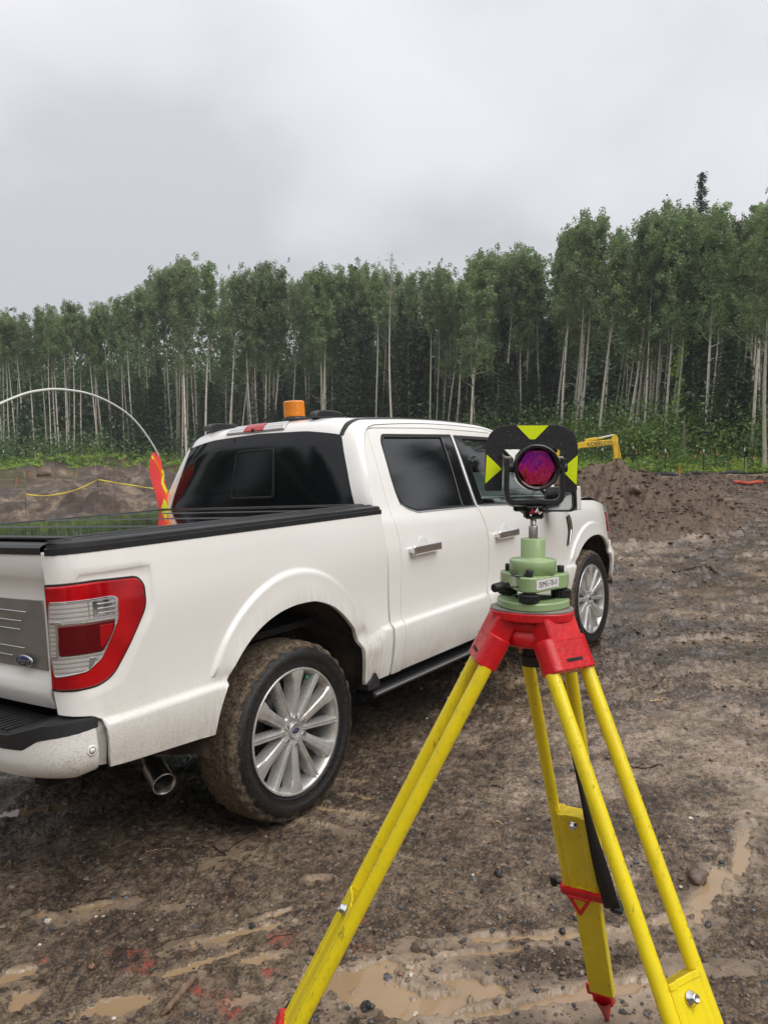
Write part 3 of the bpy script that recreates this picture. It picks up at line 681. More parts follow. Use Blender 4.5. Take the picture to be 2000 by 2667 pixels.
gm = npmesh('gravel', V, F, False, np.repeat(mats, 20))
link('gravel', gm, [M[k] for k in ('stone_grey', 'stone_dark', 'stone_tan', 'stone_white', 'stone_rust', 'clod_brown')])['kind'] = 'stuff'
# clods on the heaps and churned ground
N = 15000; k = RNG.integers(0, len(MC), N); cc_ = np.array([m[0] for m in MC])[k]; la = np.array([m[1] for m in MC])[k]*1.05; th = RNG.uniform(0, 6.28, N); rr_ = np.sqrt(RNG.random(N))
sx = cc_[:, 0]+la*rr_*np.cos(th); sy = cc_[:, 1]+la*1.15*rr_*np.sin(th); n2 = 9000
rr2 = 1/RNG.uniform(1/34., 1/5.5, n2); an = AZ0-np.radians(RNG.uniform(0, 29, n2)); sx = np.concatenate([sx, CAM[0]+rr2*np.cos(an)]); sy = np.concatenate([sy, CAM[1]+rr2*np.sin(an)])
kp = np.ones(len(sx), bool); kp[N:] = RNG.uniform(-.5, .5, n2) < fbm(sx[N:]*.8, sy[N:]*.8, 3, 91); sx = sx[kp]; sy = sy[kp]; N = len(sx)
r, _, _ = polar(sx, sy); sz = (.012+.060*RNG.random(N)**2.5)*np.clip(r/16, .35, 1.2); hz = ghs(sx, sy); ang = RNG.uniform(0, 6.28, N); which = RNG.integers(0, 6, N)
P = np.array(SP)[which]; ca, sa = np.cos(ang), np.sin(ang); Vx = P[:, :, 0]*ca[:, None]-P[:, :, 1]*sa[:, None]; Vy = P[:, :, 0]*sa[:, None]+P[:, :, 1]*ca[:, None]
V = np.stack([sx[:, None]+Vx*sz[:, None], sy[:, None]+Vy*sz[:, None], hz[:, None]+(P[:, :, 2]*1.0-.05)*sz[:, None]], -1).reshape(-1, 3)
F = (SF[None]+12*np.arange(N)[:, None, None]).reshape(-1, 3)
mm_ = moundh(sx, sy) > .05
link('soil_clods', npmesh('soil_clods', V, F, False, np.repeat(np.where(mm_, 0, 1), 20)), [M['mound_soil'], M['wet_mud']])['kind'] = 'stuff'
# ------------------------------------------------------------------ body surfaces
def _cr(tab):
    tab=np.array(tab,float)
    x=tab[:,0]; y=tab[:,1:]
    # monotone-ish cubic hermite
    d=(y[1:]-y[:-1])/(x[1:]-x[:-1])[:,None]
    m=np.zeros_like(y); m[0]=d[0]; m[-1]=d[-1]
    for i in range(1,len(x)-1):
        a,b=d[i-1],d[i]
        m[i]=np.where(a*b<=0,0,2*a*b/np.where(np.abs(a+b)<1e-12,1,a+b))
    def f(q):
        q=np.asarray(q,float); i=np.clip(np.searchsorted(x,q)-1,0,len(x)-2)
        h=x[i+1]-x[i]; t=np.clip((q-x[i])/h,-0.5,1.5)
        t=t[...,None]; h=h[...,None]
        return (2*t**3-3*t**2+1)*y[i]+(t**3-2*t**2+t)*h*m[i]+(-2*t**3+3*t**2)*y[i+1]+(t**3-t**2)*h*m[i+1]
    return f
ycab=_cr([(.30,.86),(.40,.91),(.48,.95),(.55,.975),(.62,.99),(.70,1.0),(.74,1.0),(.757,.998),(.768,.977),(.82,.970),(.95,.974),(1.08,.980),(1.15,.978),(1.24,.963),(1.31,.947),(1.35,.925),(1.40,.903),(1.50,.865),(1.65,.808),(1.80,.745),(1.88,.705),(1.95,.66)])
ybed=_cr([(.30,.86),(.40,.91),(.48,.95),(.55,.970),(.62,.985),(.70,.997),(.74,.999),(.757,.998),(.768,.977),(.85,.972),(.95,.974),(1.08,.982),(1.15,.984),(1.25,.976),(1.33,.966),(1.385,.955),(1.43,.95)])
yfen=_cr([(.30,.86),(.40,.91),(.48,.95),(.55,.970),(.62,.985),(.70,.997),(.74,.999),(.757,.998),(.768,.977),(.85,.968),(.95,.968),(1.08,.965),(1.15,.955),(1.22,.93),(1.26,.90),(1.29,.86)])
def sst(a,b,x):
    t=np.clip((x-a)/(b-a),0,1); return t*t*(3-2*t)
def flare(x,z,cx,kz=.83,zc=.42):
    dx=(x-cx); dz=np.maximum(z-zc,0)*1.0
    d=np.sqrt((dx*1.03)**2+(dz*kz)**2) # opening about .5 at side, z 1.0 top
    return .018*sst(.624,.611,d)*sst(.765,.83,z)+.012*sst(.60,.5,d)
def Yside(x,z):
    x=np.asarray(x,float); z=np.asarray(z,float)
    wb=sst(.7415,.7395,x); wf=sst(3.14,3.30,x)
    zb=z+.045*np.exp(-((z-.745)/.07)**2)*sst(.40,.45,x)*sst(.66,.58,x)
    y=ycab(z)[...,0]*(1-wb)*(1-wf)+ybed(zb)[...,0]*wb+yfen(z)[...,0]*wf
    y=y+flare(x,z,0.0)+flare(x,z,3.694,.955)
    y=y-.05*sst(3.9,4.35,x)-.16*sst(4.2,4.6,x)
    # gentle pull-in of the cab sides toward the windscreen
    y=y-.02*sst(1.38,1.6,z)*sst(1.6,2.8,x)
    return y
# bed corner path (u<-0.86 goes round the corner)
_th=np.linspace(0,np.pi/2,400)
_px=-.86-.264*np.sin(_th)**(2/3.0); _py=np.cos(_th)**(2/3.0)
_w=.175
_L=np.concatenate([[0],np.cumsum(np.hypot(np.diff(_px),np.diff(_py)*_w))])
def Sbed(u,z):
    u=np.asarray(u,float); z=np.asarray(z,float)
    q=np.clip(-.86-u,0,_L[-1])
    xx=np.where(u<-.86,np.interp(q,_L,_px),u); g=np.where(u<-.86,np.interp(q,_L,_py),1.0)
    sd=np.maximum(np.maximum(z-1.262,u+.80),np.maximum(.83*u-.556*z+1.30,.218*u-.976*z+1.10))
    Y=Yside(xx,z); y=.80+(Y-.80)*g-.009*(1-sst(.022,.036,sd))*sst(-1.17,-1.05,u)
    # the corner leans forward a little with height
    xx=xx+np.where(u<-.86,(1-g)*0,0)
    return np.stack([xx,-y,z],-1)
def Sside(x,z):
    return np.stack([np.asarray(x,float)+0*z,-Yside(x,z),np.asarray(z,float)+0*x],-1)
# cab hoop: s, xe,ze, xc,zc
_h=np.array([(0,.7425,.50,.735,.50),(.88,.748,1.38,.715,1.38),(1.20,.840,1.68,.760,1.70),(1.36,.905,1.790,.800,1.850),(1.44,.960,1.842,.845,1.905),(1.54,1.05,1.868,.945,1.935),(2.1,1.6,1.885,1.6,1.947),(2.8,2.3,1.866,2.3,1.925),(3.15,2.62,1.80,2.66,1.875),(4.10,3.24,1.30,3.40,1.30)])
hoopf=_cr(_h)
def Shoop(u,s):  # u in [-.75,.75]
    u=np.asarray(u,float); s=np.asarray(s,float)
    t=np.clip(np.abs(u)/.75,0,1); r=hoopf(s); xe,ze,xc,zc=[r[...,i] for i in range(4)]
    k=np.sqrt(np.clip(1-t**4.5,0,1))
    w=Yside(xe,ze)
    return np.stack([xe+(xc-xe)*k,np.sign(u)*t*w,ze+(zc-ze)*k],-1)
def Xgate(y,z):
    pf=gprof(z)[...,0]
    return -(pf)+.02*(np.abs(y)/.8)**3
gprof=_cr([(.70,1.06),(.78,1.085),(.80,1.10),(.86,1.125),(.905,1.115),(.93,1.10),(.95,1.10),(1.18,1.10),(1.21,1.100),(1.262,1.098),(1.278,1.110),(1.32,1.117),(1.37,1.115),(1.40,1.112)])
def Sgate(y,z):
    y=np.asarray(y,float)+0*z; z=np.asarray(z,float)+0*y
    return np.stack([Xgate(y,z),y,z],-1)
# ================================================================== pickup truck (truck frame: x forward, y left, z up, origin on the ground at the rear axle)
TR = empty('pickup_truck'); TR.matrix_world = Matrix([[*RT[0], 0], [*RT[1], 0], [*RT[2], 0], [0, 0, 0, 1]])
tag(TR, 'white crew cab pickup truck with mud splashed sides, black bed cover and tinted windows', 'pickup truck')
def t2w(p): return RT @ np.array(p, float)
WP = M['white_paint']
def ell(cx, kz, d, a0, a1, n=28):
    return [(cx+d*math.cos(a)/1.03, .42+d*math.sin(a)/kz) for a in np.linspace(a0, a1, n)]
def ridge(cx): return [[q for q in ell(cx, .83 if cx < 1 else .955, d, math.pi*.94, math.pi*.06, 40) if q[1] > .77] for d in (.632, .6245, .6175, .611, .600, .56)]
crease = [[(-1.2, z), (4.3, z)] for z in (.70, .742, .757, .7625, .768, .78, .80)]
LAMP = rnd([(-1.186, 1.262), (-.995, 1.266), (-.828, 1.258), (-.800, 1.225), (-.803, 1.139), (-.885, 1.005), (-.953, .915), (-1.010, .889), (-1.087, .885), (-1.186, .889)], [0, 0, .03, .03, .03, .03, .05, .03, 0, 0])
ARCH = [(-.514, .556), (-.495, .65), (-.455, .74), (-.415, .80), (-.345, .875), (-.265, .935), (-.18, .975), (-.09, .999), (0, 1.008), (.09, 1.005), (.17, .985), (.25, .950), (.33, .890), (.395, .82), (.44, .75), (.468, .66), (.49, .53)]
BED = [(-1.19, 1.376)]+LAMP+[(-1.172, .80), (-1.05, .787), (-1.018, .770), (-1.008, .70), (-1.003, .591), (-.824, .578)]+ARCH+[(.50, .49), (.731, .49), (.731, .79), (.738, 1.05), (.738, 1.235), (.730, 1.376)]
_ar = _cr([(i, *p) for i, p in enumerate(ARCH)]); ARCH = [tuple(_ar(np.array(t))) for t in np.linspace(0, len(ARCH)-1, 60)]
BED = BED[:len(BED)-6-17]+ARCH+BED[-6:]
DR_R = [(.965, 1.846), (.940, 1.80), (.920, 1.678), (.893, 1.51), (.873, 1.347), (.872, 1.227), (.864, 1.035), (.852, .90), (.847, .778), (.848, .708), (.838, .593), (.838, .49), (1.830, .49), (1.825, .63), (1.822, .765), (1.868, .89), (1.872, 1.10), (1.858, 1.22), (1.822, 1.33), (1.836, 1.55), (1.868, 1.852), (1.60, 1.858), (1.20, 1.855), (1.02, 1.853)]
DR_F = [(1.868, 1.852), (1.836, 1.55), (1.822, 1.33), (1.858, 1.22), (1.872, 1.10), (1.868, .89), (1.822, .765), (1.825, .63), (1.830, .49), (3.13, .49), (3.118, .648), (3.085, .764), (3.10, .9), (3.11, 1.188), (3.12, 1.245), (3.07, 1.315), (2.70, 1.675), (2.56, 1.79), (2.43, 1.832), (2.2, 1.842)]
W_R = rnd([(1.005, 1.57), (1.038, 1.765), (1.075, 1.812), (1.862, 1.812), (1.832, 1.55), (1.812, 1.335), (1.137, 1.352), (1.063, 1.374), (.999, 1.404), (.997, 1.48)], [.0, .02, .03, .005, 0, .005, .02, .02, .02, 0])
W_F = rnd([(1.890, 1.808), (1.866, 1.58), (1.836, 1.336), (2.225, 1.318), (2.31, 1.300), (2.42, 1.243), (2.99, 1.235), (3.01, 1.285), (2.64, 1.65), (2.51, 1.755), (2.41, 1.795)], [.005, 0, .005, .02, .02, .02, .01, .01, .02, .02, .02])
h_edge = [tuple(hoopf(np.array(s))[0:2]) for s in np.concatenate([np.linspace(0, 1.2, 12), np.linspace(1.25, 1.6, 12), np.linspace(1.7, 4.08, 30)])]
CABS = h_edge+[(3.15, 1.26), (3.12, 1.245), (3.07, 1.315), (2.70, 1.675), (2.56, 1.79), (2.43, 1.832), (2.2, 1.842), (1.868, 1.852), (1.60, 1.858), (1.20, 1.855), (1.02, 1.853), (.965, 1.846), (.940, 1.80), (.920, 1.678), (.893, 1.51), (.873, 1.347), (.872, 1.227), (.864, 1.035), (.852, .90), (.847, .778), (.848, .708), (.838, .593), (.838, .49), (.745, .49)]
FARCH = [(3.694+x*1.0, .42+(z-.42)*.905) for x, z in ARCH]
FEN = [(3.13, .49), (3.118, .648), (3.085, .764), (3.10, .9), (3.11, 1.188), (3.12, 1.245), (3.2, 1.262), (3.5, 1.272), (3.9, 1.245), (4.08, 1.205), (4.10, 1.10), (4.16, .93), (4.235, .86), (4.24, .66), (4.205, .56)]+[q for q in FARCH[::-1]][0:0]+[(p[0], p[1]) for p in FARCH[::-1]]
def both(fn):
    for mir in (False, True): fn(mir)
def mk_sides(m):
    b = panel('bed_side', BED, Sbed, WP, TR, res=.04, thick=.02, lines=ridge(0.)+crease+[[(-1.2, 1.32), (.74, 1.32)]]+[[(-1.05, 1.262+q), (-.80+q, 1.262+q), (-.80+q, 1.143-q*.5), (-.943+q, .905-q), (-1.05, .872-q)] for q in (.022, .029, .036)], mirror=m)
    # black backing added behind the gaps to make them look dark
    panel('gap_backing', [(-.97, 1.36), (-.97, .62), (-.54, .60)]+[(x*1.02, z+.02) for x, z in ARCH[4:-4]]+[(.50, .46), (3.16, .46)]+[(3.694+(x)*1.02, z) for x, z in ARCH[4:-4]]+[(4.25, .60), (4.25, 1.15), (3.5, 1.22), (3.0, 1.22), (1.9, 1.28), (.74, 1.30), (.70, 1.36)], Sbed, M['under_black'], TR, res=.10, thick=.03, off=-.035, mirror=m)
    lamp = panel('tail_light', LAMP, Sbed, M['red_lens'], TR, res=.025, thick=.05, gap=.004, bev=.006, off=.008, mirror=m)
    cl = [(-1.163, 1.206), (-1.03, 1.205), (-.951, 1.206), (-.925, 1.198), (-.930, 1.12), (-.945, 1.087), (-.996, .99), (-1.046, .95), (-1.160, .938), (-1.172, 1.01), (-1.172, 1.132)]
    panel('clear_lens', rnd(cl, .012), Sbed, M['clear_lens'], lamp, res=.025, thick=.006, bev=.002, off=.0105, mirror=m)
    panel('lens_bezel', rnd(cl, .012), Sbed, M['chrome'], lamp, res=.02, thick=.006, gap=0, bev=.001, off=.0125, mirror=m, holes=[[(-1.055+(x+1.055)*.955, 1.075+(z-1.075)*.965) for x, z in rnd(cl, .012)]])
    panel('lens_bar', [(-1.170, 1.136), (-1.125, 1.136), (-1.118, 1.130), (-.94, 1.128), (-.94, 1.122), (-1.130, 1.126), (-1.140, 1.010), (-1.172, 1.010), (-1.172, 1.016), (-1.146, 1.016), (-1.142, 1.130), (-1.170, 1.130)], Sbed, M['chrome'], lamp, res=.02, thick=.004, gap=0, bev=.0004, off=.0135, mirror=m)
    panel('reflector_pad', [(-1.040, 1.006), (-1.010, .998), (-1.035, .955), (-1.046, .952)], Sbed, M['satin_grey'], lamp, res=.02, thick=.004, off=.0125, mirror=m)
    panel('reflector_fin', rnd([(-1.022, 1.200), (-.932, 1.200), (-.935, 1.135), (-1.022, 1.135)], .006), Sbed, M['chrome'], lamp, res=.02, thick=.004, off=.0125, mirror=m)
    for k in range(3):
        z = 1.150+k*.016; panel('reflector_line', [(-1.005, z), (-.938, z), (-.938, z+.004), (-1.005, z+.004)], Sbed, M['clear_lens'], lamp, res=.02, thick=.004, gap=0, bev=.0005, off=.0145, mirror=m)
    panel('divider', [(-1.040, 1.203), (-1.026, 1.203), (-1.026, 1.131), (-1.036, 1.131)], Sbed, M['satin_grey'], lamp, res=.02, thick=.004, off=.0105, mirror=m)
    panel('brake_lens', rnd([(-1.138, 1.124), (-.940, 1.124), (-.946, 1.087), (-.990, 1.012), (-1.138, 1.012)], .012), Sbed, M['dark_red_lens'], lamp, res=.025, thick=.010, bev=.004, off=.016, mirror=m)
    panel('side_marker', rnd([(-1.006, 1.112), (-.952, 1.112), (-.958, 1.075), (-.992, 1.030), (-1.006, 1.030)], .006), Sbed, M['red_lens'], lamp, res=.02, thick=.004, bev=.001, off=.0185, mirror=m)
    panel('lamp_seal', LAMP, Sbed, M['seal_black'], lamp, res=.03, thick=.05, gap=-.002, bev=.001, off=.001, mirror=m, holes=[[(x*.96-.038, 1.07+(z-1.07)*.94) for x, z in LAMP]])
    cs = panel('cab_side', CABS, Sside, WP, TR, res=.035, thick=.02, gap=.0, bev=.0015, lines=crease, mirror=m)
    # doors
    for nm, poly, win, hx in (('rear_door', DR_R, W_R, .942), ('front_door', DR_F, W_F, 1.955)):
        d = panel(nm, poly, Sside, WP, TR, res=.045, thick=.035, gap=.0035, holes=[win], lines=crease+[[(.7, 1.30), (3.2, 1.30)], [(.7, 1.345), (1.8, 1.345)]], mirror=m)
        rear = nm == 'rear_door'
        if rear:
            gp = [p for p in dens(win, .05)]
            panel('window', [(1.0, 1.4), (1.06, 1.37), (1.13, 1.345), (1.672, 1.333), (1.70, 1.5), (1.738, 1.82), (1.06, 1.82), (1.03, 1.77), (1.0, 1.58), (.99, 1.48)], Sside, M['side_glass'], d, res=.06, thick=.005, gap=0, off=-.014, mirror=m)
            panel('pillar_trim', [(1.655, 1.33), (1.818, 1.33), (1.838, 1.55), (1.872, 1.815), (1.735, 1.815), (1.70, 1.55)], Sside, M['gloss_black'], d, res=.05, thick=.01, off=-.004, mirror=m)
            panel('window_seal', [(q[0], q[1]) for q in W_R], Sside, M['seal_black'], d, res=.04, thick=.012, gap=0, off=-.003, holes=[[(1.43+(x-1.43)*.965, 1.585+(z-1.585)*.93) for x, z in W_R]], mirror=m)
            bel = [(.995, 1.412), (1.060, 1.376), (1.134, 1.353), (1.812, 1.337), (1.812, 1.329), (1.132, 1.343), (1.052, 1.368), (.985, 1.408)]
        else:
            panel('window', [(1.97, 1.34), (2.22, 1.31), (2.31, 1.29), (2.43, 1.232), (3.0, 1.225), (3.02, 1.285), (2.65, 1.66), (2.51, 1.765), (2.41, 1.80), (2.0, 1.815)], Sside, M['clear_glass'], d, res=.06, thick=.005, gap=0, off=-.014, mirror=m)
            panel('pillar_trim', [(1.830, 1.33), (1.935, 1.33), (1.962, 1.55), (2.012, 1.812), (1.885, 1.812), (1.86, 1.58)], Sside, M['gloss_black'], d, res=.05, thick=.01, off=-.004, mirror=m)
            panel('window_seal', W_F, Sside, M['seal_black'], d, res=.04, thick=.012, gap=0, off=-.003, holes=[[(2.40+(x-2.40)*.965, 1.55+(z-1.55)*.93) for x, z in W_F]], mirror=m)
            bel = [(1.835, 1.340), (2.225, 1.322), (2.312, 1.303), (2.423, 1.246), (2.99, 1.238), (2.99, 1.230), (2.42, 1.236), (2.305, 1.294), (2.222, 1.313), (1.835, 1.331)]
        panel('belt_trim', bel, Sside, M['bright_line'], d, res=.03, thick=.01, gap=0, bev=.001, off=.003, mirror=m)
        hh = MB(); y = -(float(Yside(hx+.14, 1.145)))
        z1 = 1.146 if rear else 1.128
        hh.box((hx+.145, y-.034, z1), (.285, .022, .052), b=.007)
        for q in (.02, .265): hh.box((hx+q, y-.014, z1), (.028, .045, .034), b=.006)
        hh.build('handle', M['chrome'], d, mirror=m)
        cup = MB(); pr = [(.074*math.cos(t), .006*math.sin(t)) for t in np.linspace(0, math.pi/2, 7)]
        cup.lathe(pr, 28, Matrix.Translation((hx+.145, y+.002, z1))@Matrix.Rotation(math.pi/2, 4, 'X')@Matrix.Diagonal((.82, .95, 1, 1))); cup.build('handle_cup', WP, d, mirror=m)
    f = panel('fender', FEN, Sside, WP, TR, res=.045, thick=.02, gap=.0035, lines=[l for l in ridge(3.694)]+crease, mirror=m)
    panel('fender_vent', rnd([(3.150, 1.160), (3.268, 1.168), (3.290, 1.055), (3.190, .925), (3.150, .925), (3.185, 1.04)], .008), Sside, M['gloss_black'], f, res=.03, thick=.012, off=.008, mirror=m)
    panel('vent_trim', rnd([(3.225, 1.150), (3.262, 1.150), (3.278, 1.055), (3.192, .930), (3.172, .930), (3.235, 1.05)], .004), Sside, M['chrome'], f, res=.03, thick=.008, off=.014, mirror=m)
    hl = panel('headlight', rnd([(4.085, 1.195), (4.36, 1.15), (4.42, .93), (4.18, .92), (4.11, 1.08)], .02), Sside, M['clear_lens'], TR, res=.05, thick=.03, off=.004, mirror=m)
    panel('marker_lens', rnd([(4.098, 1.12), (4.15, 1.12), (4.20, .94), (4.165, .94)], .006), Sside, M['red_lens'], hl, res=.03, thick=.01, off=.008, mirror=m)
    panel('front_bumper', rnd([(4.20, .70), (4.235, .86), (4.62, .86), (4.62, .50), (4.25, .46), (4.18, .52)], .02), Sside, WP, TR, res=.06, thick=.03, off=.012, mirror=m)
    # running board
    rb = MB(); rb.box((1.83, -.90, .425), (2.52, .14, .034), b=.008); rb.box((1.83, -.84, .47), (2.5, .03, .09), b=.006)
    r = rb.build('running_board', M['black_plastic'], TR, mirror=m)
    rs = MB(); rs.box((1.83, -.972, .428), (2.5, .006, .012), b=.002); rs.build('board_trim', M['satin_grey'], r, mirror=m)
    fl = MB(); fl.prism([(.50, .47), (.60, .47), (.60, .50), (.575, .545), (.555, .52), (.50, .50)], -.985, -.90, Matrix(((1, 0, 0, 0), (0, 0, 1, 0), (0, 1, 0, 0), (0, 0, 0, 1)))); fl.build('bracket', M['black_plastic'], r, mirror=m)
    # wheel-well liners
    for cx, zt in ((0., 1.035), (3.694, 1.0)):
        L = MB(); P = []
        for k in range(25):
            a = math.pi*(.99-.98*k/24); x = cx+.53*math.cos(a); z = .44+(zt-.42)*math.sin(a)
            rib = .012*math.sin(k*1.9)
            P.append([(x, -.945, z), (x+rib, -.85, z+.004), (x-rib, -.74, z-.02), (x, -.56, z-.05)])
        L.grid(P, flip=True); lo = [(p[3][0], p[3][1], p[3][2]) for p in P]; L.add(lo+[(cx, -.56, .62)], [tuple([i, i+1, len(lo)]) for i in range(len(lo)-1)], None, 0)
        L.build('wheel_liner', M['liner'], TR, mirror=m)
    # mirror
    mm = MB(); mm.prism(rnd([(-.985, 1.245), (-1.01, 1.225), (-1.195, 1.222), (-1.225, 1.25), (-1.225, 1.385), (-1.195, 1.415), (-1.0, 1.410), (-.985, 1.38)], .02)[::-1], 2.745, 2.86, Matrix(((0, 0, 1, 0), (1, 0, 0, 0), (0, 1, 0, 0), (0, 0, 0, 1))), ch=.012)
    mm.box((2.80, -.95, 1.235), (.07, .12, .035), b=.01)
    mo = mm.build('side_mirror', M['gloss_black'], TR, mirror=m)
    mg = MB(); mg.prism(rnd([(-1.0, 1.26), (-1.02, 1.242), (-1.185, 1.240), (-1.203, 1.26), (-1.203, 1.38), (-1.185, 1.398), (-1.01, 1.395), (-1.0, 1.375)], .01)[::-1], 2.738, 2.744, Matrix(((0, 0, 1, 0), (1, 0, 0, 0), (0, 1, 0, 0), (0, 0, 0, 1)))); mg.build('mirror_glass', M['mirror_glass'], mo, mirror=m)
    mc = MB(); mc.box((2.80, -1.232, 1.32), (.06, .016, .175), b=.006); mc.build('mirror_cap', WP, mo, mirror=m)
    # head restraints and seats seen through the front glass
    st = MB()
    st.box((2.05, -.38, 1.02), (.16, .50, .62), Matrix.Rotation(0, 4, 'Y'), b=.05); st.box((2.0, -.38, 1.44), (.12, .26, .20), b=.05); st.box((2.3, -.38, .78), (.5, .5, .16), b=.05)
    st.build('front_seat', M['seat_dark'], TR, mirror=m)
a = NT('liner'); c = a.coord(); f_ = a.noise(c, 6, 6, .65)
M['liner'] = a.set(col=a.ramp(f_, [(.35, (.02, .015, .012)), (.6, (.085, .062, .044)), (.75, (.15, .115, .08))]), rough=.75, normal=a.bump(f_, .6, .02))
a = NT('mirror_glass'); M['mirror_glass'] = a.set(col=(.5, .52, .53), metal=1., rough=.05)
both(mk_sides)
# cab shell: back, roof, and the glass let into it
GL = [(-.660, .87), (-.655, 1.1), (-.643, 1.338), (-.40, 1.368), (0, 1.382), (.40, 1.368), (.643, 1.338), (.655, 1.1), (.660, .87)]
GL = rnd(GL[::-1], [.02, 0, .03, 0, 0, 0, .03, 0, .02])[::-1]
el_ = [[(s*.748, .86), (s*.748, 3.14)] for s in (-1, 1)]+[[(s*q, .86), (s*q, 3.14)] for s in (-1, 1) for q in (.735, .715, .69)]
LAMP3 = rnd([(.300, 1.395), (.262, 1.488), (-.212, 1.486), (-.222, 1.392)], .012)
cab = panel('cab_shell', [(-.7495, .84), (.7495, .84), (.7495, 3.13), (-.7495, 3.13)], Shoop, WP, TR, res=.05, thick=.015, gap=0, bev=.0, sgn=-1, holes=[GL, LAMP3], lines=el_+[[(-.74, s), (.74, s)] for s in (1.36, 1.40, 1.44, 1.48, 1.52, 1.58)])
cabl = panel('cab_back', [(-.7495, .0), (.7495, .0), (.7495, .84), (-.7495, .84)], Shoop, WP, TR, res=.1, thick=.015, gap=0, bev=.0, sgn=-1)
rg = panel('rear_window', GL, Shoop, M['dark_glass'], TR, res=.05, thick=.005, gap=0, off=-.004, sgn=-1)
panel('sliding_pane', rnd([(-.150, .985), (.148, .985), (.148, 1.262), (-.150, 1.262)], .02), Shoop, M['dark_glass'], rg, res=.05, thick=.004, gap=0, off=.0015, sgn=-1)
panel('pane_seal', rnd([(-.162, .970), (.160, .970), (.160, 1.272), (-.162, 1.272)], .028), Shoop, M['seal_black'], rg, res=.03, thick=.01, gap=0, off=.005, sgn=-1, holes=[rnd([(-.150, .985), (.148, .985), (.148, 1.262), (-.150, 1.262)], .02)])
l3 = panel('high_brake_light', LAMP3, Shoop, M['clear_lens'], TR, res=.03, thick=.03, gap=.002, bev=.004, off=.012, sgn=-1)
panel('red_lens', rnd([(.128, 1.397), (.150, 1.482), (-.020, 1.482), (-.046, 1.397)], .006), Shoop, M['red_lens'], l3, res=.03, thick=.006, gap=0, off=.016, sgn=-1)
ck = MB(); q = Shoop(np.array(.045), np.array(1.425)); ck.cyl((q[0]+.01, q[1], q[2]), (q[0]-.030, q[1], q[2]-.006), .016, .011, 14); ck.build('camera_pod', M['seal_black'], l3)
both(lambda m: panel('roof_channel', [(.628, 1.335), (.650, 1.330), (.675, 1.40), (.694, 1.485), (.694, 3.1), (.684, 3.1), (.682, 1.56), (.664, 1.478), (.648, 1.40)][::1] if True else 0, Shoop, M['seal_black'], TR, res=.03, thick=.006, gap=0, bev=.001, off=.004, sgn=-1, mirror=not m))
panel('windscreen', rnd([(-.70, 3.19), (.70, 3.19), (.72, 4.05), (-.72, 4.05)], .03), Shoop, M['clear_glass'], TR, res=.08, thick=.005, gap=0, off=-.003, sgn=-1)
wsf = panel('windscreen_frame', [(-.7495, 3.135), (.7495, 3.135), (.7495, 4.09), (-.7495, 4.09)], Shoop, WP, TR, res=.06, thick=.012, gap=0, sgn=-1, holes=[rnd([(-.705, 3.185), (.705, 3.185), (.725, 4.055), (-.725, 4.055)], .03)], lines=el_[:2]+el_[2:])
# inside of the cab: floor, dash, dark back wall
ib = MB(); ib.box((1.9, 0, .56), (2.5, 1.74, .10)); ib.box((2.98, 0, 1.08), (.34, 1.7, .34), b=.06); ib.box((.84, 0, 1.0), (.02, 1.6, .9)); ib.box((1.05, 0, .95), (.2, 1.6, .7), b=.05)
ib.build('cabin_interior', M['seat_dark'], TR)
sw = MB(); sw.tube([(2.72+.05*math.sin(a_), .38+.19*math.cos(a_), 1.13+.19*math.sin(a_)) for a_ in np.linspace(0, 6.283, 24)], .014, 6); sw.build('steering_wheel', M['black_plastic'], TR)
# bonnet
hd = MB(); P = []
for i, x in enumerate(np.linspace(3.14, 4.5, 24)):
    row = []; zt = 1.262+.012*math.sin((x-3.1)*1.4)-.20*max(0, (x-3.75)/.75)**2.2; w_ = float(Yside(min(x, 4.1), 1.262))-(.02 if x < 4.1 else .02+.25*(x-4.1))
    for t in np.linspace(-1, 1, 25): row.append((x, t*w_, zt+.055*(1-abs(t)**2.2)+(-.018 if .35 < abs(t) < .62 else 0)))
    P.append(row)
hd.grid(P, flip=False); hd.build('bonnet', WP, TR)
gl_ = MB(); gl_.box((4.46, 0, .86), (.10, 1.45, .62), b=.04); gr_ = gl_.build('grille', M['black_plastic'], TR)
for k in range(5):
    b_ = MB(); b_.box((4.52, 0, .66+k*.09), (.03, 1.3, .035), b=.008); b_.build('grille_bar', M['chrome'], gr_)
# bed floor box, front wall
bb = MB(); bb.box((-.2, 0, .86), (1.72, 1.6, .03)); bb.box((.69, 0, 1.12), (.03, 1.68, .52)); bb.build('bed_floor', M['under_black'], TR)
# underbody
ub = MB()
for s in (-1, 1):
    ub.box((1.6, s*.48, .50), (5.2, .09, .16), b=.01); ub.box((-.1, s*.56, .46), (1.1, .05, .02)); ub.cyl((-.12, s*.60, .40), (-.24, s*.52, .80), .032, n=10)
ub.cyl((0, -.80, .41), (0, .80, .41), .05, n=14); ub.lathe([(0, -.16), (.10, -.13), (.16, -.05), (.17, 0), (.16, .05), (.10, .13), (0, .16)], 16, Matrix.Translation((.02, .05, .41)))
ub.box((1.9, 0, .56), (2.4, 1.4, .08)); ub.box((-.75, .1, .58), (.5, .9, .22), b=.05); ub.cyl((-.98, -.7, .60), (-.98, .7, .60), .04, n=8); ub.cyl((3.694, -.75, .41), (3.694, .75, .41), .04, n=8)
ub.box((3.7, 0, .62), (1.3, .9, .5)); ub.build('chassis', M['under_black'], TR)
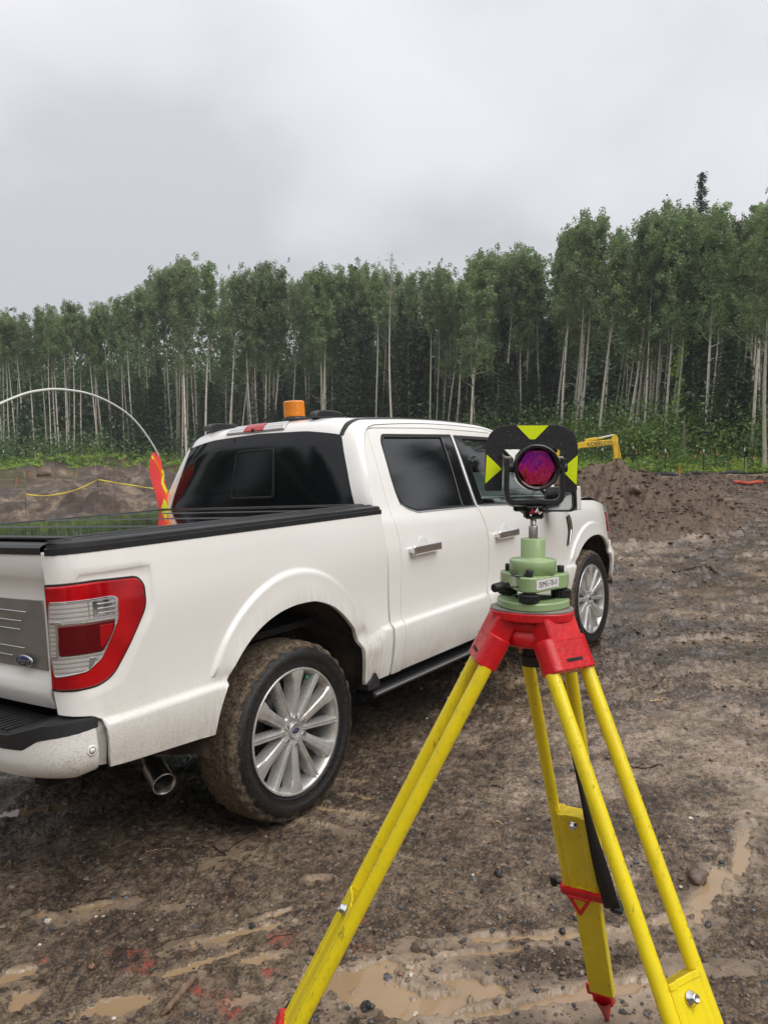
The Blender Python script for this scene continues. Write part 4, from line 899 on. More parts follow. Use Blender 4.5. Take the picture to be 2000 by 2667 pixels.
# exhaust
d_ = np.array([-.30, -.88, -.30]); d_ /= np.linalg.norm(d_); T = np.array([-.585, -.712, .325])
ex = MB(); pts = [T-d_*.55+np.array([.18, 0, .02]), T-d_*.36+np.array([.04, 0, .0]), T-d_*.24, T-d_*.02]
ex.tube(pts, [.034, .034, .036, .036], 18, caps=False)
exo = ex.build('exhaust_pipe', M['steel_dirty'] if 'steel_dirty' in M else simple('steel_dirty', (.22, .20, .18), .45, .8, var=.4, vs=25, bump=.3), TR)
et = MB(); et.lathe([(.040, -.14), (.049, -.13), (.0505, -.01), (.0525, 0), (.050, .004), (.0455, 0), (.044, -.13)], 28, frame(T, d_)); et.build('exhaust_tip', M['steel'], exo)
ei = MB(); ei.lathe([(.0, -.06), (.045, -.06)], 20, frame(T, d_)); ei.build('dark_bore', M['under_black'], exo)  # black disc stands in for the unlit inside of the pipe
# ------------------------------------------------------------------ tailgate
gate = panel('tailgate', rnd([(-.797, .800), (-.797, 1.376), (.797, 1.376), (.797, .800)][::-1], .006), Sgate, WP, TR, res=.05, thick=.03, gap=0, bev=.003, sgn=-1, lines=[[(-.83, z), (.83, z)] for z in (.93, .90, .875, 1.205, 1.255, 1.275, 1.30, 1.34)], mirror=False)
both(lambda m: panel('gate_seam', [(-1.20, .80), (-1.165, .80), (-1.165, 1.37), (-1.20, 1.37)], Sbed, M['under_black'], TR, res=.05, thick=.02, off=-.014, mirror=m))  # black strip added behind the gate gap so it looks dark
gt = panel('gate_trim', [(-.762, .942), (-.762, 1.200), (.762, 1.200), (.762, .942)][::-1], Sgate, M['satin_grey'], gate, res=.06, thick=.008, gap=0, off=.005, sgn=-1)
for z, ln in ((1.156, .08), (1.12, .12), (1.088, .13), (1.02, .11), (.985, .20)):
    b_ = MB(); b_.box((-1.1065, -.0, z), (.006, 2*(.762-ln), .005), b=.002); b_.build('trim_line', M['bright_line'], gt)
bz = MB(); bz.lathe([(0, .006), (.034, .006), (.041, .004), (.043, 0)], 36, Matrix.Translation((-1.104, -.640, .972))@Matrix.Rotation(-math.pi/2, 4, 'Y')@Matrix.Diagonal((.52, 1.32, 1, 1))); bo = bz.build('badge', M['bright_line'], gate)
bz = MB(); bz.lathe([(0, .0075), (.0365, .0075), (.037, .006)], 36, Matrix.Translation((-1.104, -.640, .972))@Matrix.Rotation(-math.pi/2, 4, 'Y')@Matrix.Diagonal((.50, 1.32, 1, 1))); bz.build('badge_face', M['badge_blue'], bo)
text_mesh('Ford', .040, M['bright_line'], 'badge_script', bo, lambda x, y: (-1.1125, -.640-x, .972+y), shear=.45, sx=1.05)
# bumper
_bp = np.array([(-1.27, 0), (-1.268, .35), (-1.262, .55), (-1.248, .70), (-1.222, .80), (-1.180, .885), (-1.130, .935), (-1.080, .958), (-1.030, .965)])
_bl = np.concatenate([[0], np.cumsum(np.hypot(*np.diff(_bp, axis=0).T))]); BL = _bl[-1]; _bf = _cr(np.column_stack([_bl, _bp]))
_bo = _cr([(.54, .10), (.575, .055), (.60, .022), (.63, .006), (.66, .0), (.72, .0), (.76, .003), (.80, .012)])
def Sbump(u, v):
    u = np.asarray(u, float)+0*v; v = np.asarray(v, float)+0*u; r = _bf(np.abs(u)); r2 = _bf(np.abs(u)+1e-3); t = r2-r; L = np.hypot(t[..., 0], t[..., 1])+1e-9
    nx, ny = -t[..., 1]/L, t[..., 0]/L; o = -_bo(v)[..., 0]; nx, ny = np.where(True, -np.abs(nx), nx), np.abs(ny)
    x = r[..., 0]+nx*o; y = r[..., 1]+ny*o; return np.stack([x, -np.sign(u+1e-9)*y, v], -1)
BT = [(-BL, .588), (-BL+.09, .568), (-.86, .580), (-.55, .605), (0, .605), (.55, .605), (.86, .580), (BL-.09, .568), (BL, .588), (BL-.008, .752), (.90, .738), (.86, .732), (.80, .700), (.4, .705), (0, .705), (-.4, .705), (-.80, .700), (-.86, .732), (-.90, .738), (-BL+.008, .752)]
bmp = panel('rear_bumper', rnd(BT, .012), Sbump, WP, TR, res=.04, thick=.03, gap=0, bev=.004, lines=[[(-BL, z), (BL, z)] for z in (.60, .63, .66)])
bk = MB(); bk.box((-1.12, 0, .67), (.12, 1.50, .10), b=.02); bk.build('bumper_core', M['under_black'], bmp)
PB = rnd([(-BL, .748), (-.90, .734), (-.86, .728), (-.80, .696), (-.4, .700), (0, .700), (.4, .700), (.80, .696), (.86, .728), (.90, .734), (BL, .748), (BL, .786), (.88, .785), (.74, .752), (0, .750), (-.74, .752), (-.88, .785), (-BL, .786)], .006)
pad = panel('step_pad', PB, Sbump, M['black_plastic'], bmp, res=.04, thick=.02, gap=0, bev=.004, off=.003)
pt = MB(); P = []
for u in np.linspace(-BL, BL, 61):
    p = Sbump(np.array(u), np.array(.78)); zt = .786 if abs(u) > .88 else (.752 if abs(u) < .74 else .752+.034*(abs(u)-.74)/.14)
    inx = -1.06 if abs(p[1]) < .8 else -1.03; P.append([(p[0]+.002, p[1], zt), (p[0]+.02, p[1]*.99, zt+.002), (inx, p[1]*.96, zt+.006), (inx, p[1]*.96, zt-.05)])
pt.grid(P, smooth=False); pto = pt.build('step_top', M['black_plastic'], bmp)
for k in range(46):
    y = -.70+1.40*k/45
    if abs(y) < .06: continue
    b_ = MB(); b_.box((-1.175, y, .758), (.105, .011, .008), b=.002); b_.build('tread_rib', M['black_plastic'], bmp)
for u, z in ((.66, .653), (1.045, .672), (-.66, .653), (-1.045, .672)):
    p = Sbump(np.array(u), np.array(z)); h_ = 1e-3; n_ = np.cross(Sbump(np.array(u+h_), np.array(z))-p, Sbump(np.array(u), np.array(z+h_))-p); n_ /= np.linalg.norm(n_)
    s1 = MB(); s1.lathe([(.019, -.002), (.019, .0015), (.016, .003), (.0115, .002)], 24, frame(p, n_)); so_ = s1.build('parking_sensor', WP, bmp)
    s2 = MB(); s2.lathe([(.0125, 0), (.0125, .0022), (.0105, .0022)], 20, frame(p, n_)); s2.build('sensor_seal', M['seal_black'], bmp)
    s2 = MB(); s2.lathe([(.0105, .0), (.0105, .004), (0, .005)], 20, frame(p, n_)); s2.build('sensor_face', WP, bmp)
# inner flange between bumper and body
both(lambda m: panel('bumper_end_cap', [(-1.11, .60), (-1.0, .59), (-1.0, .80), (-1.15, .81), (-1.15, .75), (-1.11, .75)], Sbed, M['black_grey'] if 'black_grey' in M else simple('black_grey', (.42, .40, .37), .5, dirt=.3), TR, res=.03, thick=.02, off=-.028, mirror=m))
# ------------------------------------------------------------------ bed rails, gate cap, tonneau cover
def rail(m):
    us = list(np.linspace(-1.165, -.86, 22))+list(np.linspace(-.80, .735, 20)); P = []
    for u in us:
        p = Sbed(np.array(u), np.array(1.376)); q = Sbed(np.array(u+1e-3), np.array(1.376)); t = q-p; t /= np.linalg.norm(t); n_ = np.array([-t[1], t[0], 0])  # inward
        if n_[1] < 0: n_ = -n_
        k = 1 if u > -1.05 else max(.15, (u+1.19)/.14)
        row = [(.002, 1.366), (-.004, 1.370), (-.004, 1.391), (.006, 1.394), (.008, 1.406), (.018, 1.411), (.060, 1.414), (.064, 1.420), (.105, 1.420), (.110, 1.38)]
        P.append([p*np.array([1, 1, 0])+n_*(o if o < .01 else o*k)+np.array([0, 0, z+.0]) for o, z in row])
    r = MB(); r.grid(P, smooth=False, flip=True)
    L = len(P[0]); r.add([tuple(q) for q in P[-1]], [tuple(range(L))]); r.add([tuple(q) for q in P[0]], [tuple(range(L))[::-1]]); r.build('bed_rail', M['black_plastic'], TR, mirror=m)
both(rail)
gc = MB(); P = []
for y in np.linspace(-.797, .797, 24):
    x = float(Xgate(y, np.array(1.376))); P.append([(x-.004, y, 1.368), (x-.006, y, 1.392), (x+.008, y, 1.402), (x+.10, y, 1.404), (x+.10, y, 1.36)])
gc.grid(P, smooth=False, flip=True); gc.build('gate_cap', M['black_plastic'], gate)
TN = empty('tonneau_cover'); TN.parent = TR
xs = [-.985, -.56, -.13, .30, .70]
for a_, b_ in zip(xs[:-1], xs[1:]):
    q = MB(); q.box(((a_+b_)/2, 0, 1.412), (b_-a_-.030, 1.66, .018), b=.003); q.build('cover_panel', M['tonneau_black'], TN)
    q = MB(); q.box((a_+.002 if a_ > -.9 else a_-.012, 0, 1.417), (.022 if a_ > -.9 else .035, 1.67, .014), b=.004); q.build('cover_hinge', M['satin_black'] if 'satin_black' in M else simple('satin_black', (.05, .05, .05), .3, .5), TN)
for s in (-1, 1):
    q = MB(); q.box((-.14, s*.842, 1.418), (1.72, .028, .016), b=.004); q.build('cover_frame', M['satin_black'], TN)
q = MB(); q.box((.715, 0, 1.416), (.03, 1.67, .022), b=.004); q.build('cover_frame', M['satin_black'], TN)
# roof mounts
for y, x in ((-.40, 1.02), (.30, .98)):
    pass
# ------------------------------------------------------------------ wheels
def wheel(x, left, front):
    W = empty('wheel'); W.parent = TR; W.location = (x, -.83 if not left else .83, .41)
    if left: W.rotation_euler = (0, 0, math.pi)
    return W
prof = [(.286, -.100), (.290, -.112), (.300, -.1165), (.306, -.122), (.309, -.1225), (.312, -.120), (.335, -.1365), (.352, -.139), (.368, -.136), (.380, -.130), (.3815, -.1265), (.392, -.124), (.402, -.114), (.409, -.100), (.4125, -.080), (.4115, -.078), (.4155, -.060), (.4165, -.03), (.417, 0), (.4165, .03), (.4155, .06), (.4125, .08), (.409, .1), (.402, .114), (.380, .130), (.352, .139), (.310, .12), (.286, .1)]
def tyre_mesh():
    n = 220; P = []; pr_ = np.array(prof)
    for k in range(n+1):
        th = 2*math.pi*(k % n)/n; row = []
        for r, y in pr_:
            q = r
            if r > .392:
                q += .0045*float(vnoise(np.array(th*9+y*30), np.array(y*40+3.), 5))*1.0+.006*max(0, float(vnoise(np.array(math.cos(th)*7), np.array(math.sin(th)*7+y*14), 8)))
                if abs(y) > .095: q += .004*(1 if int(th*34/6.283*2) % 2 else -1)
            z = q*math.sin(th)
            row.append((q*math.cos(th), y, max(z, -.412+.0)))
        P.append(row)
    m = MB(); m.grid(P, flip=False); return m
tm = tyre_mesh()
def rim_mesh():
    m = MB(); R = Matrix.Rotation(math.pi/2, 4, 'X')      # local z -> -y ... (x,y,z)->(x,-z,y)
    m.lathe([(.292, .110), (.2945, .117), (.292, .122), (.283, .120), (.276, .108), (.268, .085), (.262, .02), (.262, -.09)], 96, R)
    for k in range(6):
        a = math.radians(90+60*k-6)
        # broad faceted spokes
        st = [(.045, .024, .098), (.085, .019, .101), (.13, .0205, .106), (.185, .0235, .111), (.222, .027, .115), (.252, .037, .118), (.270, .041, .119), (.287, .045, .118)]
        P = []
        for r, w_, d in st:
            P.append([(r, -w_-.009, d-.055), (r, -w_-.003, d-.022), (r, -w_, d-.006), (r, -w_*.80, d), (r, -w_*.0, d+.002), (r, w_*.80, d), (r, w_, d-.006), (r, w_+.003, d-.022), (r, w_+.009, d-.055)])
        P = np.array(P); c, s = math.cos(a), math.sin(a); Q = np.stack([P[..., 0]*c-P[..., 1]*s, -P[..., 2], P[..., 0]*s+P[..., 1]*c], -1); m.grid(Q, smooth=False, flip=True)
        # slim ridged spokes
        a += math.radians(30); st = [(.052, .011, .100), (.075, .0125, .104), (.16, .0135, .111), (.25, .0145, .117), (.286, .015, .119)]; P = []
        for r, w_, d in st:
            P.append([(r, -w_-.006, d-.055), (r, -w_-.003, d-.024), (r, -w_, d-.009), (r, -w_*.75, d), (r, -w_*.40, d+.001), (r, -w_*.18, d-.007), (r, w_*.18, d-.007), (r, w_*.40, d+.001), (r, w_*.75, d), (r, w_, d-.009), (r, w_+.003, d-.024), (r, w_+.006, d-.055)])
        P = np.array(P); c, s = math.cos(a), math.sin(a); Q = np.stack([P[..., 0]*c-P[..., 1]*s, -P[..., 2], P[..., 0]*s+P[..., 1]*c], -1); m.grid(Q, smooth=False, flip=True)
    m.lathe([(.088, .04), (.086, .088), (.080, .097), (.038, .098), (.036, .094)], 48, R)
    return m
rm_ = rim_mesh()
R = Matrix.Rotation(math.pi/2, 4, 'X')
lug = MB(); lug.lathe([(.0155, .080), (.0155, .0985), (.0135, .0992), (.0115, .090)], 16, R@Matrix.Translation((0, 0, 0))); lug.lathe([(.0105, .085), (.0105, .106), (.0085, .111), (.004, .113), (0, .1132)], 6, R, smooth=False)
hub = MB(); hub.lathe([(.037, .09), (.037, .1035), (.0345, .106), (.033, .1045), (0, .1055)], 40, R)
br = MB(); br.lathe([(.06, .0), (.175, .0), (.175, -.03), (.06, -.03)], 48, R); br.box((.13, -.01, .02), (.09, .07, .22), b=.02)
bar = MB(); bar.lathe([(.262, -.09), (.265, .02), (.278, .10)], 64, R, smooth=True); bar.lathe([(.0, -.085), (.262, -.085)], 48, R)
W0 = None
for x in (0., 3.694):
    for left in (False, True):
        if W0 is None:
            W = wheel(x, left, x > 1); W0 = W
            link('tyre', tm.build('tyre', M['tyre_rubber'], W).data, None, None) if False else tm.build('tyre', M['tyre_rubber'], W)
            rm_.build('rim', M['alloy'], W); bar.build('rim_barrel', M['alloy_dark'], W); br.build('brake_disc', M['alloy_dark'], W); hub.build('centre_cap', M['alloy'], W)
            l0 = lug.build('wheel_nut', M['chrome'], W); l0.location = (.0635*math.cos(math.radians(30)), 0, .0635*math.sin(math.radians(30)))
            for k in range(1, 6):
                a_ = math.radians(30+60*k); o = l0.copy(); COL.objects.link(o); o.parent = W; o.location = (.0635*math.cos(a_), 0, .0635*math.sin(a_))
            cb = MB(); cb.lathe([(0, .1085), (.022, .1085), (.0225, .105)], 28, R@Matrix.Diagonal((1, .48, 1, 1))); cb.build('cap_badge', M['badge_blue'], W)
            text_mesh('Ford', .0205, M['bright_line'], 'cap_script', W, lambda x_, y_: (x_, -.1092, y_), shear=.4)
            vv = MB(); vv.cyl((.10, -.100, .232), (.092, -.112, .222), .006, n=8); vv.build('valve_cap', M['valve_green'], W)
        else:
            W = wheel(x, left, x > 1)
            for ch in list(W0.children): c_ = ch.copy(); COL.objects.link(c_); c_.parent = W
# ------------------------------------------------------------------ things standing on the truck
def tmw(o): o.matrix_world = TR.matrix_world
BC = empty('warning_beacon'); tag(BC, 'amber warning beacon with black base standing on the white cab roof', 'beacon')
bcx, bcy = 1.05, -.09
zt = 1.950; Mx = Matrix(TR.matrix_world) @ Matrix.Translation((bcx, bcy, zt-.01)); BC.matrix_world = Mx
q = MB(); q.lathe([(.0, 0), (.075, 0), (.079, .008), (.074, .022), (.064, .030), (0, .032)], 36); q.build('base', M['black_plastic'], BC)
q = MB(); pr_ = [(.064, .028)]
for k in range(9): z = .034+k*.0095; pr_ += [(.0685, z), (.0660, z+.0045), (.0685, z+.009)]
pr_ += [(.0665, .122), (.060, .128), (0, .131)]; q.lathe(pr_, 40); q.build('lens', M['amber'], BC)
cbp = [(bcx-.05, bcy+.03, zt+.0), (1.0, .0, 1.951), (.95, .09, 1.943), (.895, .165, 1.925), (.845, .19, 1.89), (.800, .205, 1.845), (.79, .205, 1.78), (.782, .150, 1.70)]
CB = MB(); CB.tube([t2w(p) for p in cbp], .0035, 6); CBo = CB.build('beacon_cable', M['rubber_cable']); tag(CBo, 'thin black cable running from the beacon over the roof edge and down the rear window', 'cable')
for (x, y, lab, sc) in ((1.03, -.375, 'small black roof mount just right of the amber beacon on the cab roof', 1.0), (.98, .50, 'small black roof mount at the far left end of the cab roof', 1.0)):
    rmn = empty('roof_mount'); zz_ = 1.937 if y < 0 else 1.928; rmn.matrix_world = Matrix(TR.matrix_world)@Matrix.Translation((x, y, zz_)); tag(rmn, lab, 'roof mount', 'black roof mounts on the cab')
    q = MB(); prf = rnd([(-.145, 0), (.145, 0), (.11, .034), (.04, .046), (-.08, .046), (-.13, .032)], .015)
    q.prism(prf, -.03, .03, Matrix(((1, 0, 0, 0), (0, 0, -1, 0), (0, 1, 0, 0), (0, 0, 0, 1))), ch=.008); q.build('cover', M['black_plastic'], rmn)
    q = MB(); q.box((0, 0, .002), (.30, .075, .010), b=.004); q.build('foot', M['seal_black'], rmn)
# whip flag
FL = empty('whip_flag'); tag(FL, 'bent white fibreglass whip with a red and yellow safety flag hanging onto the bed cover', 'whip flag'); FL.matrix_world = TR.matrix_world
q = MB(); arc = [(.70, 1.78), (.685, 1.81), (.61, 1.92), (.50, 2.035), (.385, 2.105), (.27, 2.15), (.14, 2.178), (0., 2.185), (-.15, 2.165), (-.33, 2.10), (-.55, 1.97), (-.78, 1.76), (-.98, 1.48), (-1.12, 1.15), (-1.20, .85), (-1.215, .66)]
af = _cr([(i, *p) for i, p in enumerate(arc)]); q.tube([(af(np.array(t))[0], .833-.004*t, af(np.array(t))[1]) for t in np.linspace(0, len(arc)-1, 70)], [.0062+.0022*t for t in np.linspace(0, 1, 70)], 10); q.build('pole', M['pole_white'], FL)
def Sfl(u, v):
    u = np.asarray(u, float)+0*v; v = np.asarray(v, float)+0*u; k = (v-1.42)/.38
    return np.stack([u, .833+.006*np.sin((u-.62)*42+k*5)*(.4+.6*(1-k))+.004*np.sin(k*9+u*14), v], -1)
fx = lambda X, Y: (.62+(X-925)*.00113, 1.80-(Y-548)*(.375/347))
fpoly = [fx(*p) for p in ((950, 548), (1000, 540), (1012, 600), (1028, 680), (1050, 800), (1058, 895), (975, 890), (960, 830), (950, 780), (930, 690), (925, 640), (930, 590), (945, 560))]
fo = panel('cloth', fpoly, Sfl, M['flag_red'], FL, res=.02, thick=.002, gap=0, bev=.0003)
for nm, pl, mt in (('stripe', [(955, 565), (975, 585), (1012, 650), (1028, 705), (1003, 690), (985, 640), (960, 600)], 'flag_orange'), ('stripe', [(1010, 648), (1025, 655), (1031, 690), (1024, 730), (1046, 780), (1046, 812), (1015, 770), (1003, 735), (1010, 700)], 'flag_yellow'), ('stripe', [(1010, 760), (1046, 800), (1055, 890), (1028, 893), (1022, 840)], 'flag_orange'), ('stripe', [(985, 888), (1008, 828), (1022, 850), (1026, 892)], 'flag_yellow'), ('stripe', [(941, 566), (952, 562), (962, 592), (946, 582)], 'flag_yellow')):
    for sg in (1, -1): panel(nm, [fx(*p) for p in pl][::-1], Sfl, M[mt], FL, res=.02, thick=.0008, gap=0, bev=.0002, off=.0018*(1 if sg > 0 else 1) if sg > 0 else -.0035)
# ================================================================== survey tripod with tribrach and prism target
AX = at(1386, 1570, 1.42); AXX, AXY = AX[0], AX[1]; A0 = math.atan2(FWD[1], FWD[0])
fx_ = np.array([math.sin(A0), -math.cos(A0), 0]); fy_ = np.array([math.cos(A0), math.sin(A0), 0])      # local x = right, y = away from the camera side
TF = Matrix([[fx_[0], fy_[0], 0, AXX], [fx_[1], fy_[1], 0, AXY], [0, 0, 1, 0], [0, 0, 0, 1]])
TY, RP = M['tripod_yellow'], M['red_plastic']
TP = empty('survey_tripod'); TP.location = (AXX, AXY, SLX*AXX+SLY*AXY); tag(TP, 'yellow and red surveying tripod standing in the mud in front of the truck', 'tripod')
def lp(p, o): return Vector(p)-o.location
def tbuild(m, name, mat, par, root):
    ob = m.build(name, mat, par)
    for v in ob.data.vertices: v.co -= root.location
    return ob
# head
q = MB(); hp = [(.0755*math.cos(a)*(1-.05*math.cos(3*a-.6)), .0755*math.sin(a)*(1-.05*math.cos(3*a-.6))) for a in np.linspace(0, 2*math.pi, 72, endpoint=False)]
q.prism(hp, 1.396, 1.413, TF, ch=.0025); head = tbuild(q, 'head_plate', RP, TP, TP)
q = MB(); q.prism([(x*.985, y*.985) for x, y in hp], 1.413, 1.4155, TF); tbuild(q, 'head_top', simple('worn_grey', (.24, .22, .19), .6, var=.3), head, TP).parent = head
q = MB(); q.lathe([(.0, 1.398), (.056, 1.398), (.056, 1.378), (.0535, 1.377), (.0535, 1.374), (.056, 1.373), (.056, 1.352), (.050, 1.346), (.0, 1.346)], 48, TF); tbuild(q, 'head_hub', RP, TP, TP)
q = MB(); q.cyl(TF@Vector((0, 0, 1.35)), TF@Vector((0, 0, 1.315)), .020, .020, 16); q.cyl(TF@Vector((0, 0, 1.325)), TF@Vector((0, 0, 1.305)), .024, .020, 14); tbuild(q, 'centre_screw', M['black_plastic'], TP, TP)
FT = onground(1582, 2655)
ang0 = math.atan2(FT[1]-AXY, FT[0]-AXX); DRO = []
def leg(k):
    a = ang0+k*2*math.pi/3; rad = Vector((math.cos(a), math.sin(a), 0)); side = Vector((-rad.y, rad.x, 0))
    sp = .7944 if k == 0 else .755
    F = Vector((AXX+sp*rad.x, AXY+sp*rad.y, 0)); F.z = SLX*F.x+SLY*F.y-.01
    H = Vector((AXX, AXY, 0))+rad*.060; H.z = 1.378
    d = (F-H).normalized(); L = (F-H).length; side = -side if k == 0 else side; n_ = side.cross(d); n_ = n_ if n_.dot(rad) > 0 else -n_
    Mx = Matrix(((side.x, n_.x, d.x, H.x), (side.y, n_.y, d.y, H.y), (side.z, n_.z, d.z, H.z), (0, 0, 0, 1)))   # x side, y outward, z down the leg
    if k != 0 and side.cross(n_).dot(d) < 0: Mx = Matrix(((-side.x, n_.x, d.x, H.x), (-side.y, n_.y, d.y, H.y), (-side.z, n_.z, d.z, H.z), (0, 0, 0, 1)))
    LG = bpy.data.objects.new('leg', None); COL.objects.link(LG); LG.parent = TP; LG.location = H-TP.location
    def tb(m, name, mat):
        ob = m.build(name, mat, LG)
        for v in ob.data.vertices: v.co -= H
        return ob
    q = MB(); q.box((0, .002, .002), (.076, .040, .045), Mx, b=.003); q.box((0, .002, -.018), (.066, .030, .03), Mx, b=.008); tb(q, 'hinge', RP)
    q = MB(); W2, T2 = .0555, .0215
    so = [(-W2, 0), (-W2+.006, -T2+.004), (-W2+.018, -T2), (W2-.018, -T2), (W2-.006, -T2+.004), (W2, 0), (W2-.006, T2-.004), (W2-.018, T2), (-W2+.018, T2), (-W2+.006, T2-.004)]
    q.prism(rnd(so, .006, 3), .014, .0735, Mx, ch=.002); tb(q, 'sleeve', RP)
    q = MB(); q.box((.0, .0218, .057), (.038, .0014, .006), Mx, b=.0006); tb(q, 'slot', M['under_black'])
    ty, cy, fe = .378*L, .575*L, .885*L
    for s in (-1, 1):
        q = MB(); q.cyl(Mx@Vector((s*.0420, 0, .0715)), Mx@Vector((s*.0425, 0, cy+.01)), .0128, .0128, 24); tb(q, 'tube', TY)
    # fluted panel between the tubes
    q = MB(); xs_ = [-.034, -.030, -.022, -.016, .016, .022, .030, .034]; ys = [.011, .013, .013, .0105, .0105, .013, .013, .011]
    outl = list(zip(xs_, ys))+[(x, -y) for x, y in list(zip(xs_, ys))[::-1]]
    q.prism(outl[::-1], ty, cy+.005, Mx); q.prism([(x*1.02, y*1.18) for x, y in outl][::-1], ty, ty+.010, Mx, ch=.001); tb(q, 'channel', TY)
    q = MB(); q.prism([(-.031, -.0125), (.031, -.0125), (.034, -.006), (.034, .006), (.031, .0125), (.012, .0110), (-.012, .0110), (-.031, .0125), (-.034, .006), (-.034, -.006)], cy-.02, fe, Mx, ch=.001); tb(q, 'lower_board', TY)
    q = MB()
    for s in (1, -1):
        M2 = Mx@Matrix.Translation((0, s*.0125, ty+.030))@Matrix.Rotation(-s*math.pi/2, 4, 'X')
        q.lathe([(.0, .0), (.0115, .0), (.0115, .0015), (.008, .003), (.0075, .0095), (.006, .0115), (.0045, .0115), (.004, .0085), (0, .0085)], 20, M2)
    tb(q, 'bolt', M['chrome'])
    # clamp
    q = MB(); q.box((0, 0, cy), (.118, .040, .030), Mx, b=.004)
    sn = -1 if k == 0 else 1
    for s in (-.038, .012): q.tube([Mx@Vector((s, sn*.020, cy+.010)), Mx@Vector((-.013, sn*.030, cy+.062))], .0045, 8)
    q.tube([Mx@Vector((-.038, sn*.020, cy+.012)), Mx@Vector((.012, sn*.020, cy+.012))], .0045, 8); tb(q, 'clamp', RP)
    q = MB(); q.cyl(Mx@Vector((-.059, 0, cy)), Mx@Vector((-.072, 0, cy)), .004, n=8); q.box((-.080, 0, cy), (.016, .012, .034), Mx, b=.004); tb(q, 'wing_knob', M['strap_black'])
    q = MB(); q.box((.064, -.004, cy+.018), (.012, .030, .030), Mx, b=.004); q.box((.074, -.004, cy+.034), (.030, .034, .012), Mx, b=.004); tb(q, 'buckle', M['strap_black'])
    if k == 0:
        q = MB(); P = []
        for t in np.linspace(0, 1, 26):
            z = .09+(cy-.07)*t; bow = .030*math.sin(math.pi*min(1, t*1.0)); xx = .020+.046*t; w_ = .004+.014*sst(.35, .9, t); tw = 1.3-1.0*t
            P.append([Mx@Vector((xx-w_*math.cos(tw), -.020-bow*.6-w_*math.sin(tw), z)), Mx@Vector((xx+w_*math.cos(tw), -.020-bow*.6+w_*math.sin(tw), z))])
        q.grid([[tuple(v) for v in r_] for r_ in P]); ob = tb(q, 'strap', M['strap_black']); sm_ = ob.modifiers.new('t', 'SOLIDIFY'); sm_.thickness = .002
    q = MB(); q.prism([(-.026, -.013), (.026, -.013), (.030, 0), (.026, .013), (-.026, .013), (-.030, 0)][::1], fe, fe+.05, Mx, ch=.003)
    q.lathe([(.0255, 0), (.0235, .02), (.016, .055), (.004, L-fe-.028), (0, L-fe-.025)], 14, Mx@Matrix.Translation((0, 0, fe+.03))); tb(q, 'foot', RP)
    q = MB(); q.box((-.030, .012, fe+.035), (.04, .008, .05), Mx, b=.003); tb(q, 'foot_step', RP)
    q = MB(); q.lathe([(0, .004), (.005, .004), (.006, 0)], 10, Mx@Matrix.Translation((0, .014, fe+.022))@Matrix.Rotation(-math.pi/2, 4, 'X')); tb(q, 'rivet', M['chrome'])
    # hand written mark on the left leg
    if k == 1:
        sc_ = [(0, .0), (.002, .012), (.006, .020), (.010, .016), (.007, .010), (.002, .009), (.008, .002)]
        for o_ in ([(0, 0), (.003, .022), (.010, .024), (.013, .018), (.009, .013), (.003, .012), (.012, 0)], [(.016, .004), (.018, .012), (.022, .012), (.023, .005), (.019, .002), (.016, .004)], [(.028, .012), (.025, .010), (.029, .006), (.026, .002)], [(.033, .012), (.033, .003), (.036, .006)], [(.038, .004), (.040, .012), (.043, .004)], [(.046, .003), (.047, .013), (.052, .013)]):
            q = MB(); q.tube([Mx@Vector((-.052+.9*y_-.0, .0092, .66*L+.0-1.6*x_)) for x_, y_ in o_], .0008, 5); tb(q, 'pen_stroke', M['red_ink'])
    # rain drops
    for s in (-1, 1):
        for _ in range(110):
            z = random.uniform(.085, cy); aa = random.uniform(-.4, 3.6); DRO.append((Mx@Vector((s*.0425+.0128*math.cos(aa), .0128*math.sin(aa), z)), random.uniform(.0010, .0023)))
    for _ in range(60): DRO.append((Mx@Vector((random.uniform(-.034, .034), .0215, random.uniform(.020, .078))), random.uniform(.0008, .0018)))
    return LG
for k in (0, 1, -1): leg(k)
a = NT('rain_drop'); a.set(col=(1, 1, 1), rough=.02, trans=1., ior=1.33); M['rain_drop'] = a.m
v8 = [(math.cos(t)*math.cos(p), math.sin(t)*math.cos(p), math.sin(p)) for p in (-.9, 0, .9) for t in np.linspace(0, 2*math.pi, 7)[:-1]]+[(0, 0, 1), (0, 0, -1)]
f8 = [(i, (i+1) % 6, 6+(i+1) % 6, 6+i) for i in range(6)]+[(6+i, 6+(i+1) % 6, 12+(i+1) % 6, 12+i) for i in range(6)]+[(12+i, 12+(i+1) % 6, 18) for i in range(6)]+[((i+1) % 6, i, 19) for i in range(6)]
q = MB()
for p, r in DRO: q.add([(p[0]+x*r, p[1]+y*r, p[2]+z*r*1.3) for x, y, z in v8], f8, None, 0, True)
o = q.build('rain_drops', M['rain_drop'], TP); o['kind'] = 'stuff'
for v in o.data.vertices: v.co -= TP.location
